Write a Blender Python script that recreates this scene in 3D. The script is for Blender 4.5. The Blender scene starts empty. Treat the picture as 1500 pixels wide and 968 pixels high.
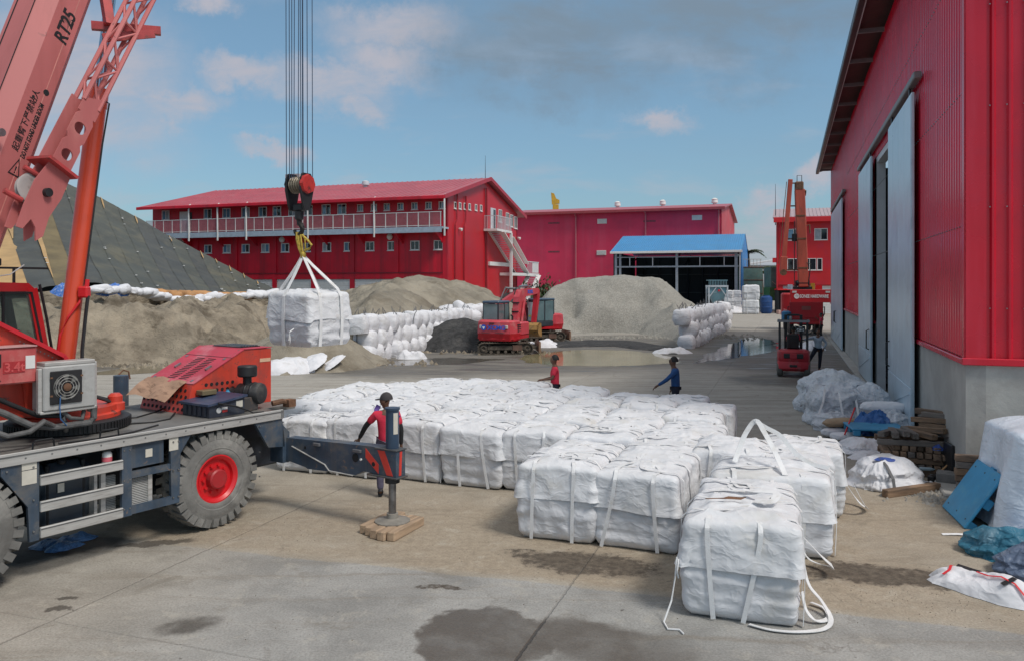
import bpy, bmesh, math, random
import numpy as np
from mathutils import Vector, Matrix, noise
R = math.radians
rng = random.Random(7)
S = bpy.context.scene
COL = S.collection
# ------------------------------------------------------------------ camera, sky, sun, exposure
F, EYE, HOR = 1167.0, 3.6, 417.0          # focal length in photo pixels, eye height, horizon row
cam = bpy.data.objects.new('camera', bpy.data.cameras.new('camera')); COL.objects.link(cam)
cam.location = (0, 0, EYE); cam.rotation_euler = (R(90), 0, 0)
cam.data.sensor_width = 36; cam.data.lens = 36 * F / 1500.0
cam.data.shift_y = -(484 - HOR) / 1500.0
cam.data.clip_end = 3000; cam.data.clip_start = 0.1
S.camera = cam
S.view_settings.view_transform = 'Standard'; S.view_settings.look = 'None'
S.view_settings.exposure = 0.30; S.view_settings.gamma = 1
SUN_EL, SUN_AZ = 54.0, 132.0              # azimuth clockwise from +Y (the viewing direction)
sl = bpy.data.lights.new('sun', 'SUN'); sl.energy = 2.0; sl.angle = R(16); sl.color = (1.0, .95, .88)
so = bpy.data.objects.new('sun', sl); COL.objects.link(so)
so.rotation_euler = (R(90 - SUN_EL), 0, R(180 - SUN_AZ))
W = bpy.data.worlds.new('World'); S.world = W; W.use_nodes = True
SKY_STRENGTH = 0.09

class NT:
    """tiny node-graph helper"""
    def __init__(s, tree): s.t = tree; s.n = tree.nodes; s.l = tree.links
    def node(s, typ, **kw):
        n = s.n.new(typ)
        for k, v in kw.items(): setattr(n, k, v)
        return n
    def put(s, sock, v):
        if isinstance(v, bpy.types.NodeSocket): s.l.new(v, sock)
        elif v is not None: sock.default_value = v
    def math(s, op, a, b=0.0, c=None, clamp=False):
        n = s.node('ShaderNodeMath', operation=op); n.use_clamp = clamp
        s.put(n.inputs[0], a); s.put(n.inputs[1], b)
        if c is not None: s.put(n.inputs[2], c)
        return n.outputs[0]
    def vmath(s, op, a, b=None):
        n = s.node('ShaderNodeVectorMath', operation=op); s.put(n.inputs[0], a)
        if b is not None: s.put(n.inputs[1], b)
        return n.outputs['Value'] if op in ('LENGTH', 'DOT_PRODUCT', 'DISTANCE') else n.outputs[0]
    def mix(s, f, a, b, blend='MIX'):
        n = s.node('ShaderNodeMix', data_type='RGBA', blend_type=blend)
        s.put(n.inputs[0], f)
        for i, v in ((6, a), (7, b)):
            if isinstance(v, tuple) and len(v) == 3: v = (*v, 1)
            s.put(n.inputs[i], v)
        return n.outputs[2]
    def noise(s, vec, scale, detail=4, rough=.55, dist=0.0, out=0):
        n = s.node('ShaderNodeTexNoise'); s.put(n.inputs['Vector'], vec)
        n.inputs['Scale'].default_value = scale; n.inputs['Detail'].default_value = detail
        n.inputs['Roughness'].default_value = rough; n.inputs['Distortion'].default_value = dist
        return n.outputs[out]
    def ramp(s, f, lo, hi):
        n = s.node('ShaderNodeMapRange', interpolation_type='SMOOTHSTEP'); s.put(n.inputs[0], f)
        s.put(n.inputs[1], lo); s.put(n.inputs[2], hi); return n.outputs[0]
    def mapping(s, vec, scale=(1, 1, 1), loc=(0, 0, 0), rot=(0, 0, 0)):
        n = s.node('ShaderNodeMapping'); s.put(n.inputs[0], vec)
        n.inputs['Scale'].default_value = scale; n.inputs['Location'].default_value = loc; n.inputs['Rotation'].default_value = rot
        return n.outputs[0]

def build_sky():
    g = NT(W.node_tree); g.n.clear()
    out = g.node('ShaderNodeOutputWorld'); bg = g.node('ShaderNodeBackground'); bg.inputs[1].default_value = SKY_STRENGTH
    sky = g.node('ShaderNodeTexSky', sky_type='NISHITA'); sky.sun_disc = False
    sky.sun_elevation = R(SUN_EL); sky.sun_rotation = R(SUN_AZ); sky.air_density = 1.0; sky.dust_density = 1.6; sky.ozone_density = 1.2
    tc = g.node('ShaderNodeTexCoord'); d = g.vmath('NORMALIZE', tc.outputs['Generated'])
    sp = g.node('ShaderNodeSeparateXYZ'); g.l.new(d, sp.inputs[0])
    zz = g.math('MAXIMUM', sp.outputs[2], 0.0)
    k = g.math('ADD', zz, 0.22)
    cb = g.node('ShaderNodeCombineXYZ')
    g.l.new(g.math('DIVIDE', sp.outputs[0], k), cb.inputs[0]); g.l.new(g.math('DIVIDE', sp.outputs[1], k), cb.inputs[1])
    p = cb.outputs[0]
    n1 = g.noise(g.mapping(p, (1.0, 1.5, 1), (3.1, 1.7, 0)), 2.1, 8, .55, .25)
    n2 = g.noise(g.mapping(p, (1.0, 1.3, 1), (8.3, 2.2, 0)), 1.0, 6, .55, .2)
    puff = g.math('MULTIPLY', g.ramp(n1, .52, .70), .62)
    grey = g.math('MULTIPLY', g.ramp(n2, .50, .66), .75)
    # the big grey bank high in the middle and the bright heaps low on the right
    def blob(px, py, rx, ry, soft=1.0):
        v = Vector(((px - 750) / F, 1, (HOR - py) / F)).normalized()
        sub = g.vmath('SUBTRACT', d, tuple(v))
        wob = g.vmath('SCALE', g.vmath('SUBTRACT', g.noise(d, 9.0, 8, .66, out=1), (.5, .5, .5))); wob.node.inputs['Scale'].default_value = .16 * soft
        q = g.vmath('MULTIPLY', g.vmath('ADD', sub, wob), (1 / (rx / F), 1 / (rx / F), 1 / (ry / F)))
        return g.ramp(g.vmath('LENGTH', q), 1.25, .25)
    dark = g.math('MAXIMUM', blob(800, 55, 210, 85), g.math('MAXIMUM', g.math('MAXIMUM', blob(1090, 20, 260, 95), g.math('MAXIMUM', blob(850, 120, 95, 60), blob(700, 60, 90, 50)))))
    tex = g.ramp(g.noise(g.mapping(p, (1.0, 1.4, 1), (1.7, 4.2, 0)), 3.4, 8, .62, .3), .36, .60)
    dark = g.math('MULTIPLY', g.math('MULTIPLY', dark, .95), g.math('ADD', .50, g.math('MULTIPLY', tex, .5)))
    lite = None
    for b in ((1105, 300, 45, 26), (560, 95, 80, 40), (570, 35, 110, 36), (470, 125, 120, 34), (265, 150, 65, 34), (520, 160, 60, 22), (360, 110, 60, 26), (395, 235, 50, 20),
              (110, 120, 150, 110), (1200, 265, 36, 26), (965, 180, 50, 20), (300, 10, 40, 20), (90, 235, 60, 60), (1105, 355, 70, 40)):
        m = blob(*b, soft=.8); lite = m if lite is None else g.math('MAXIMUM', lite, m)
    lite = g.math('MULTIPLY', g.math('MULTIPLY', lite, .95), g.math('ADD', .55, g.math('MULTIPLY', tex, .45)))
    up = g.ramp(zz, .0, .45)
    c = g.mix(.30, sky.outputs[0], (3.3, 4.5, 5.3))
    c = g.mix(1.0, c, (.78, .96, 1.03), 'MULTIPLY')
    k_ = 1 / SKY_STRENGTH
    c = g.mix(g.math('MULTIPLY', puff, .55), c, (.36 * k_, .38 * k_, .43 * k_))
    c = g.mix(g.math('MULTIPLY', grey, g.math('MULTIPLY', up, .6)), c, (.22 * k_, .29 * k_, .37 * k_))
    over = g.math('MULTIPLY', g.ramp(g.math('ADD', zz, g.math('MULTIPLY', g.math('SUBTRACT', n2, .5), .35)), .34, .72), .82)
    c = g.mix(over, c, (.50 * k_, .50 * k_, .505 * k_))      # unseen cloud deck overhead, added for a neutral fill light
    c = g.mix(lite, c, (.38 * k_, .38 * k_, .43 * k_))
    c = g.mix(dark, c, (.165 * k_, .225 * k_, .290 * k_))
    g.l.new(c, bg.inputs[0]); g.l.new(bg.outputs[0], out.inputs[0])
build_sky()

# ------------------------------------------------------------------ materials
MATS = {}
def M(name, col, rough=.6, metal=0.0, var=.12, vs=3.0, bump=0.0, bs=25.0, dirt=None, stretch=(1, 1, 1), spec=.5, coat=0.0, rvar=.1, bd=.02, streak=None, chips=None):
    """base colour with soft variation, optional dirt (colour, amount, scale) and fine relief"""
    if name in MATS: return MATS[name]
    m = bpy.data.materials.new(name); m.use_nodes = True; g = NT(m.node_tree)
    b = g.n['Principled BSDF']
    tc = g.node('ShaderNodeTexCoord'); oi = g.node('ShaderNodeObjectInfo')
    vec = g.vmath('ADD', tc.outputs['Object'], g.vmath('MULTIPLY', oi.outputs['Location'], (.37, .61, .29)))
    if stretch != (1, 1, 1): vec = g.mapping(vec, stretch)
    n = g.noise(vec, vs, 5, .6)
    c0 = tuple(max(0, x * (1 - var)) for x in col); c1 = tuple(min(1, x * (1 + var)) for x in col)
    c = g.mix(g.ramp(n, .3, .7), c0, c1)
    if dirt:
        dn = g.noise(vec, dirt[2], 7, .65, .3)
        c = g.mix(g.math('MULTIPLY', g.ramp(dn, .5, .68), dirt[1]), c, dirt[0])
    if chips:       # small knocks and flaked paint
        cn = g.noise(vec, chips[2], 3, .6, .5); c = g.mix(g.math('MULTIPLY', g.math('MULTIPLY', g.ramp(cn, .64, .68), g.ramp(n, .38, .55)), chips[1]), c, chips[0])
    if streak:      # rain streaks and faded bands running down the sheet
        sn = g.noise(g.mapping(vec, (streak[2], streak[2], streak[2] * .05)), 1.0, 6, .62)
        c = g.mix(g.math('MULTIPLY', g.ramp(sn, .47, .72), streak[1]), c, streak[0])
    g.put(b.inputs['Base Color'], c)
    g.put(b.inputs['Roughness'], g.math('ADD', g.math('MULTIPLY', g.math('SUBTRACT', n, .5), rvar * 2), rough, clamp=True))
    b.inputs['Metallic'].default_value = metal; b.inputs['Specular IOR Level'].default_value = spec
    if coat: b.inputs['Coat Weight'].default_value = coat; b.inputs['Coat Roughness'].default_value = .15
    if bump:
        bn = g.node('ShaderNodeBump'); bn.inputs['Strength'].default_value = min(1, bump); bn.inputs['Distance'].default_value = bd
        g.l.new(g.noise(vec, bs, 6, .6), bn.inputs['Height']); g.l.new(bn.outputs[0], b.inputs['Normal'])
    MATS[name] = m; return m

def glass_mat(name, col, rough=.08, spec=.8):
    if name in MATS: return MATS[name]
    m = M(name, col, rough, var=.25, vs=.8, spec=spec); return m

def cloth_mat(name, col, rough=.55, crumple=.5, weave=True, dirt=None, scale=1.0, sheer=.0):
    """woven plastic cloth: crumpled relief plus a fine weave"""
    if name in MATS: return MATS[name]
    m = bpy.data.materials.new(name); m.use_nodes = True; g = NT(m.node_tree); b = g.n['Principled BSDF']
    tc = g.node('ShaderNodeTexCoord'); oi = g.node('ShaderNodeObjectInfo')
    vec = g.vmath('ADD', tc.outputs['Object'], g.vmath('MULTIPLY', oi.outputs['Location'], (1.37, 1.61, 1.29)))
    n = g.noise(vec, 1.7, 5, .6)
    c = g.mix(g.ramp(n, .3, .7), tuple(x * .92 for x in col), tuple(min(1, x * 1.05) for x in col))
    if dirt:
        dn = g.noise(vec, dirt[2], 8, .65, .4); c = g.mix(g.math('MULTIPLY', g.ramp(dn, .5, .72), dirt[1]), c, dirt[0])
    g.put(b.inputs['Base Color'], c); b.inputs['Roughness'].default_value = rough; b.inputs['Specular IOR Level'].default_value = .35
    wv = g.vmath('ADD', vec, g.vmath('MULTIPLY', g.noise(vec, 3.0 * scale, 3, .5, out=1), (.35, .35, .35)))
    vo = g.node('ShaderNodeTexVoronoi', feature='DISTANCE_TO_EDGE'); g.put(vo.inputs['Vector'], g.mapping(wv, (1, 1, 2.1))); vo.inputs['Scale'].default_value = 4.2 * scale
    def crease(v, sc, seed):      # long soft folds with sharp crests
        q = g.noise(g.mapping(v, (1, 1, 1.9), (seed, seed, seed)), sc * scale, 2, .5)
        return g.math('POWER', g.math('SUBTRACT', 1.0, g.math('ABSOLUTE', g.math('MULTIPLY', g.math('SUBTRACT', q, .5), 3.2))), 2.0)
    h = g.math('ADD', g.math('MULTIPLY', crease(wv, 1.7, 0), .75), g.math('MULTIPLY', crease(wv, 3.9, 4), .34))
    h = g.math('ADD', h, g.math('MULTIPLY', g.math('POWER', vo.outputs[0], .7), .10))
    h = g.math('ADD', h, g.math('MULTIPLY', g.noise(vec, 16 * scale, 4, .55), .10))
    bn = g.node('ShaderNodeBump'); bn.inputs['Strength'].default_value = crumple; bn.inputs['Distance'].default_value = .05
    g.l.new(h, bn.inputs['Height']); g.l.new(bn.outputs[0], b.inputs['Normal'])
    MATS[name] = m; return m

# ------------------------------------------------------------------ mesh builder and object helpers
def basis(zdir, hint=(0, 0, 1)):
    z = Vector(zdir).normalized(); h = Vector(hint)
    if abs(z.dot(h)) > .98: h = Vector((1, 0, 0))
    x = h.cross(z).normalized(); y = z.cross(x)
    return x, y, z

class MB:
    def __init__(s): s.v = []; s.f = []
    def add(s, vs, fs):
        o = len(s.v); s.v += [Vector(p) for p in vs]; s.f += [tuple(i + o for i in f) for f in fs]; return s
    def box(s, c, size, rot=None, bev=0.0):
        """axis box (or turned by a 3x3 / Euler z angle), optional chamfer"""
        if rot is None: rot = Matrix.Identity(3)
        elif isinstance(rot, (int, float)): rot = Matrix.Rotation(rot, 3, 'Z')
        hx, hy, hz = (abs(a) / 2 for a in size); c = Vector(c)
        if bev <= 0:
            vs = [c + rot @ Vector((x * hx, y * hy, z * hz)) for z in (-1, 1) for y in (-1, 1) for x in (-1, 1)]
            return s.add(vs, [(0, 2, 3, 1), (4, 5, 7, 6), (0, 1, 5, 4), (2, 6, 7, 3), (0, 4, 6, 2), (1, 3, 7, 5)])
        b = min(bev, hx * .9, hy * .9, hz * .9); vs = []; idx = {}
        for sx in (-1, 1):
            for sy in (-1, 1):
                for sz in (-1, 1):
                    for ax in range(3):
                        p = [sx * (hx - b), sy * (hy - b), sz * (hz - b)]
                        p[ax] = (sx * hx, sy * hy, sz * hz)[ax]
                        idx[(sx, sy, sz, ax)] = len(vs); vs.append(c + rot @ Vector(p))
        fs = []
        def face(keys, nrm):
            pts = [vs[idx[k]] for k in keys]; n = (pts[1] - pts[0]).cross(pts[2] - pts[0])
            ids = [idx[k] for k in keys]
            fs.append(tuple(ids if n.dot(rot @ Vector(nrm)) > 0 else ids[::-1]))
        for ax in range(3):
            o = [a for a in range(3) if a != ax]
            for sg in (-1, 1):
                ks = []
                for a, b2 in ((-1, -1), (1, -1), (1, 1), (-1, 1)):
                    t = [0, 0, 0]; t[ax] = sg; t[o[0]] = a; t[o[1]] = b2; ks.append((*t, ax))
                nn = [0, 0, 0]; nn[ax] = sg; face(ks, nn)
        for ax in range(3):
            o = [a for a in range(3) if a != ax]
            for a in (-1, 1):
                for b2 in (-1, 1):
                    t0 = [0, 0, 0]; t1 = [0, 0, 0]
                    t0[ax], t1[ax] = -1, 1; t0[o[0]] = t1[o[0]] = a; t0[o[1]] = t1[o[1]] = b2
                    nn = [0, 0, 0]; nn[o[0]] = a; nn[o[1]] = b2
                    face([(*t0, o[0]), (*t1, o[0]), (*t1, o[1]), (*t0, o[1])], nn)
        for sx in (-1, 1):
            for sy in (-1, 1):
                for sz in (-1, 1): face([(sx, sy, sz, 0), (sx, sy, sz, 1), (sx, sy, sz, 2)], (sx, sy, sz))
        return s.add(vs, fs)
    def span(s, lo, hi, bev=0.0):
        lo = Vector(lo); hi = Vector(hi); return s.box((lo + hi) / 2, hi - lo, None, bev)
    def bar(s, p0, p1, w, h, hint=(0, 0, 1), bev=0.0):
        p0 = Vector(p0); p1 = Vector(p1); x, y, z = basis(p1 - p0, hint)
        return s.box((p0 + p1) / 2, (w, h, (p1 - p0).length), Matrix((x, y, z)).transposed(), bev)
    def cyl(s, p0, p1, r0, r1=None, n=14, caps=True):
        r1 = r0 if r1 is None else r1; p0 = Vector(p0); p1 = Vector(p1); x, y, z = basis(p1 - p0); vs = []
        for p, r in ((p0, r0), (p1, r1)):
            for i in range(n):
                a = 2 * math.pi * i / n; vs.append(p + x * (math.cos(a) * r) + y * (math.sin(a) * r))
        fs = [(i, (i + 1) % n, n + (i + 1) % n, n + i) for i in range(n)]
        if caps: fs += [tuple(range(n))[::-1], tuple(range(n, 2 * n))]
        return s.add(vs, fs)
    def lathe(s, prof, p0, axis, n=20, caps=True):
        """prof: (radius, height along the axis)"""
        x, y, z = basis(axis); p0 = Vector(p0); vs = []; fs = []
        for r, h in prof:
            for i in range(n):
                a = 2 * math.pi * i / n; vs.append(p0 + z * h + x * (math.cos(a) * r) + y * (math.sin(a) * r))
        for k in range(len(prof) - 1):
            for i in range(n): j = (i + 1) % n; fs.append((k * n + i, k * n + j, (k + 1) * n + j, (k + 1) * n + i))
        if caps and prof[0][0] > 1e-4: fs.append(tuple(range(n))[::-1])
        if caps and prof[-1][0] > 1e-4: fs.append(tuple(range((len(prof) - 1) * n, len(prof) * n)))
        return s.add(vs, fs)
    def tube(s, path, r, n=7):
        P = [Vector(p) for p in path]; vs = []; fs = []; hint = Vector((.13, .21, 1)).normalized()
        for k, p in enumerate(P):
            t = P[min(k + 1, len(P) - 1)] - P[max(k - 1, 0)]; x, y, z = basis(t, hint); rr = r[k] if isinstance(r, (list, tuple)) else r
            for i in range(n):
                a = 2 * math.pi * i / n; vs.append(p + x * (math.cos(a) * rr) + y * (math.sin(a) * rr))
        for k in range(len(P) - 1):
            for i in range(n): j = (i + 1) % n; fs.append((k * n + i, k * n + j, (k + 1) * n + j, (k + 1) * n + i))
        fs += [tuple(range(n))[::-1], tuple(range((len(P) - 1) * n, len(P) * n))]
        return s.add(vs, fs)
    def prism(s, poly, o, ux, uy, depth):
        """polygon in the plane (o, ux, uy) pushed along depth"""
        o = Vector(o); ux = Vector(ux); uy = Vector(uy); dp = Vector(depth); n = len(poly)
        a = [o + ux * p[0] + uy * p[1] for p in poly]; b = [p + dp for p in a]
        area = sum(poly[i][0] * poly[(i + 1) % n][1] - poly[(i + 1) % n][0] * poly[i][1] for i in range(n))
        flip = (ux.cross(uy).dot(dp) > 0) == (area > 0)
        fs = [(i, (i + 1) % n, n + (i + 1) % n, n + i) for i in range(n)] + [tuple(range(n))[::-1], tuple(range(n, 2 * n))]
        if not flip: fs = [f[::-1] for f in fs]
        return s.add(a + b, fs)
    def strip(s, path, normals, w, th=.006):
        """flat webbing along path; normals point away from what it lies on"""
        P = [Vector(p) for p in path]; vs = []; fs = []
        for k, p in enumerate(P):
            t = (P[min(k + 1, len(P) - 1)] - P[max(k - 1, 0)]); n = Vector(normals[k])
            sd = t.cross(n)
            sd = sd.normalized() if sd.length > 1e-6 else Vector((1, 0, 0)); n = sd.cross(t).normalized()
            for a, b in ((-1, 0), (1, 0), (1, 1), (-1, 1)): vs.append(p + sd * (a * w / 2) + n * (b * th))
        for k in range(len(P) - 1):
            for i in range(4): j = (i + 1) % 4; fs.append((k * 4 + i, k * 4 + j, (k + 1) * 4 + j, (k + 1) * 4 + i))
        fs += [(3, 2, 1, 0), tuple(len(P) * 4 - 4 + i for i in range(4))]
        return s.add(vs, fs)
    def grid(s, nu, nv, fn, closed=False):
        vs = [fn(i, j) for j in range(nv) for i in range(nu)]; fs = []
        for j in range(nv - 1):
            for i in range(nu if closed else nu - 1):
                k = (i + 1) % nu; fs.append((j * nu + i, j * nu + k, (j + 1) * nu + k, (j + 1) * nu + i))
        return s.add(vs, fs)
    def mesh(s, name, mat, smooth=35):
        me = bpy.data.meshes.new(name); me.from_pydata([tuple(p) for p in s.v], [], s.f); me.update()
        if mat: me.materials.append(mat)
        if smooth:
            me.polygons.foreach_set('use_smooth', [True] * len(me.polygons))
            if smooth < 180: me.set_sharp_from_angle(angle=R(smooth))
        return me

def top_of(o):
    while o.parent: o = o.parent
    return o
def link(name, me, parent=None):
    o = bpy.data.objects.new(name, me); COL.objects.link(o)
    if parent: o.parent = parent
    return o
def part(mb, name, mat, parent, smooth=35, world=False, kind=None):
    if world:
        inv = RM[top_of(parent).name].inverted(); mb.v = [inv @ p for p in mb.v]
    o = link(name, mb.mesh(name, mat, smooth), parent)
    if kind: o['kind'] = kind
    return o
RM = {}
def tag(o, label, cat, group=None):
    o['label'] = label; o['category'] = cat
    if group: o['group'] = group
    return o
def thing(name, label, cat, loc=(0, 0, 0), rz=0.0, group=None):
    o = link(name, None); o.location = loc; o.rotation_euler = (0, 0, rz)
    RM[o.name] = Matrix.Translation(Vector(loc)) @ Matrix.Rotation(rz, 4, 'Z')
    o.empty_display_size = .2
    return tag(o, label, cat, group)
def single(mb, name, mat, label, cat, group=None, smooth=35, loc=None, rz=0.0):
    """a thing that is one mesh; geometry given in world space is re-based at loc"""
    if loc is None:
        lo = Vector((min(p[i] for p in mb.v) for i in range(3))); hi = Vector((max(p[i] for p in mb.v) for i in range(3)))
        loc = Vector(((lo.x + hi.x) / 2, (lo.y + hi.y) / 2, lo.z)); mb.v = [p - loc for p in mb.v]
    o = link(name, mb.mesh(name, mat, smooth)); o.location = loc; o.rotation_euler = (0, 0, rz)
    return tag(o, label, cat, group)
def structure(mb, name, mat, smooth=35):
    o = link(name, mb.mesh(name, mat, smooth)); o['kind'] = 'structure'; return o
def copy_tree(o, parent=None):
    c = o.copy(); COL.objects.link(c); c.parent = parent
    for ch in o.children: copy_tree(ch, c)
    return c
def gnd(x, y):
    """ground point seen at photo pixel x, y"""
    Y = EYE * F / (y - HOR); return Vector(((x - 750) / F * Y, Y, 0))
def at(x, y, Y): return Vector(((x - 750) / F * Y, Y, EYE - (y - HOR) / F * Y))
UA = Vector((.328, .945, 0)); RA = Vector((.945, -.328, 0)); ANG = math.atan2(-.328, .945)   # yard axes: away, right
def nz(p, sc=1.0, seed=0.0): return noise.noise(Vector((p[0] * sc + seed, p[1] * sc + seed * .7, p[2] * sc - seed * .3)))
def fbm(p, sc=1.0, seed=0.0, o=4): return noise.fractal(Vector((p[0] * sc + seed, p[1] * sc - seed, p[2] * sc + seed * .5)), .9, 2.1, o)
def ridge(p, sc=1.0, seed=0.0): return 1 - abs(nz(p, sc, seed)) * 2.2
def text_mesh(body, size, depth=.004, shear=0.0, bold=0.0, align='LEFT'):
    cu = bpy.data.curves.new('lettering', 'FONT'); cu.body = body; cu.size = size; cu.extrude = depth; cu.shear = shear; cu.offset = bold; cu.align_x = align
    cu.resolution_u = 3
    o = bpy.data.objects.new('lettering', cu); COL.objects.link(o)
    dg = bpy.context.evaluated_depsgraph_get(); me = bpy.data.meshes.new_from_object(o.evaluated_get(dg))
    bpy.data.objects.remove(o); bpy.data.curves.remove(cu); return me
def lettering(body, size, mat, parent, o, ux, uy, depth=.004, shear=0.0, bold=0.0, align='LEFT', sx=1.0, name='lettering'):
    """raised letters in the plane (o, ux, uy), given in the frame of the thing"""
    me = text_mesh(body, size, depth, shear, bold, align); ux = Vector(ux).normalized(); uy = Vector(uy).normalized(); uz = ux.cross(uy)
    mt = Matrix((ux * sx, uy, uz)).transposed().to_4x4(); mt.translation = Vector(o); me.transform(mt)
    me.materials.clear(); me.materials.append(mat); return link(name, me, parent)
# ------------------------------------------------------------------ palette
crim = M('crimson_wall', (.62, .011, .032), .42, var=.12, vs=.4, dirt=((.36, .03, .05), .4, .5), spec=.4, streak=((.28, .02, .032), .62, 1.6))
crim2 = M('crimson_sheet', (.62, .011, .042), .24, var=.10, vs=.7, dirt=((.36, .02, .05), .3, 1.2), spec=.7, streak=((.34, .02, .05), .5, 1.3))
crim_end = M('red_sheet', (.54, .011, .030), .27, var=.08, vs=.6, dirt=((.42, .02, .05), .3, 1.1), spec=.5, streak=((.62, .06, .10), .35, 2.6))
pinkwall = M('hazy_crimson', (.60, .028, .085), .6, var=.10, vs=.22, dirt=((.42, .03, .08), .4, .35), streak=((.58, .07, .13), .45, .8))  # distance haze and shade put into the pink wall colour
roofred = M('faded_skylit_roof', (.42, .085, .11), .42, var=.12, vs=.6, dirt=((.40, .17, .18), .5, .9))  # faded red, with sky reflection mixed into the pinkish colour
white = M('white_paint', (.74, .73, .71), .5, var=.06, dirt=((.45, .42, .38), .35, 3))
greyw = M('grey_white_trim', (.55, .57, .6), .45, var=.06)
alu = M('aluminium_trim', (.52, .51, .49), .45, .35, var=.1, vs=6, dirt=((.30, .28, .26), .5, 9), stretch=(.3, 1, 3))
galv = M('pale_door_sheet', (.55, .67, .76), .32, .25, var=.07, vs=.6, dirt=((.36, .44, .52), .5, 1.0))
conc_wall = M('concrete_wall', (.36, .35, .33), .85, var=.12, vs=1.2, bump=.3, bs=12, dirt=((.24, .23, .22), .55, .9))
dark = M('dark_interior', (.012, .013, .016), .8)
black = M('black_rubber', (.016, .016, .018), .55, var=.3)
blackm = M('black_metal', (.022, .023, .026), .4, .3, var=.3)
steel = M('worn_steel', (.30, .30, .30), .35, .8, var=.2, vs=8)
rust = M('rusty_steel', (.16, .08, .045), .8, var=.4, vs=6, bump=.4)
navy = M('navy_chassis', (.045, .070, .105), .45, var=.25, vs=2.5, dirt=((.15, .145, .135), .6, 3.0), streak=((.13, .12, .11), .5, 6.0), chips=((.20, .14, .10), .7, 10))
craneR = M('crane_red', (.60, .055, .030), .45, var=.14, vs=1.4, dirt=((.30, .06, .05), .6, 2.6), coat=.1, streak=((.22, .05, .04), .45, 5.0), chips=((.09, .06, .05), .75, 9))
boomR = M('faded_boom_pink', (.52, .15, .145), .55, var=.10, vs=.8, dirt=((.58, .23, .20), .75, 1.0), stretch=(.6, .6, .35), streak=((.30, .08, .07), .45, 4.0), chips=((.13, .07, .06), .7, 7))
hoodR = M('faded_hood_crimson', (.50, .04, .07), .5, var=.10, vs=1.5, dirt=((.60, .22, .25), .7, 1.6), chips=((.16, .08, .07), .7, 10))
brightR = M('rim_red', (.62, .012, .018), .38, var=.08, coat=.2)
glassB = glass_mat('skylit_glass', (.10, .22, .34), .06, 1.0)  # reflected sky put into the blue base colour of the panes
glassD = glass_mat('dark_glass', (.014, .018, .024), .06, .9)
bluesheet = M('blue_roof_sheet', (.05, .25, .50), .4, var=.08, vs=.6)
bluep = M('blue_paint', (.03, .24, .44), .5, var=.15, vs=2, dirt=((.10, .30, .42), .5, 4))
wood = M('weathered_timber', (.17, .115, .08), .85, var=.35, vs=3, bump=.5, bs=10, dirt=((.07, .055, .045), .7, 4), stretch=(.4, 3, 3))
woodl = M('pale_timber', (.38, .27, .18), .85, var=.25, vs=3, bump=.4, bs=10, dirt=((.2, .15, .11), .6, 5), stretch=(.4, 3, 3))
bagW = cloth_mat('white_bulk_bag', (.70, .705, .725), .5, .32, dirt=((.55, .52, .46), .5, 1.8))
bagL = cloth_mat('white_bulk_bag_lower', (.66, .665, .69), .55, .36, dirt=((.50, .47, .42), .5, 2.0))
webW = M('white_webbing', (.74, .74, .745), .6, var=.09, dirt=((.52, .49, .44), .5, 5), bump=.2, bs=90)
bagS = cloth_mat('small_white_sack', (.72, .72, .75), .6, .45, dirt=((.42, .40, .36), .55, 1.6), scale=.8)
webD = M('dark_loop', (.12, .12, .125), .7)
sand = M('damp_sand', (.275, .232, .175), .95, var=.30, vs=.8, bump=1, bs=2.2, bd=.25, dirt=((.095, .075, .052), .9, .6))
sand2 = M('grey_brown_sand', (.265, .235, .185), .95, var=.26, vs=.5, bump=1, bs=2.6, bd=.18, dirt=((.15, .125, .09), .75, .35))
gravel = M('grey_gravel', (.295, .282, .25), .95, var=.22, vs=9, bump=1, bs=10, bd=.07, dirt=((.21, .20, .175), .7, .5))
coal = M('dark_aggregate', (.035, .035, .036), .9, var=.5, vs=5, bump=1, bs=7, bd=.08, dirt=((.09, .085, .08), .7, .8))
skin = M('brown_skin', (.13, .065, .04), .55, var=.1)
ink = M('black_ink', (.012, .012, .014), .6)
whiteink = M('white_ink', (.8, .8, .8), .5)
blueink = M('blue_ink', (.02, .10, .55), .5)

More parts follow.
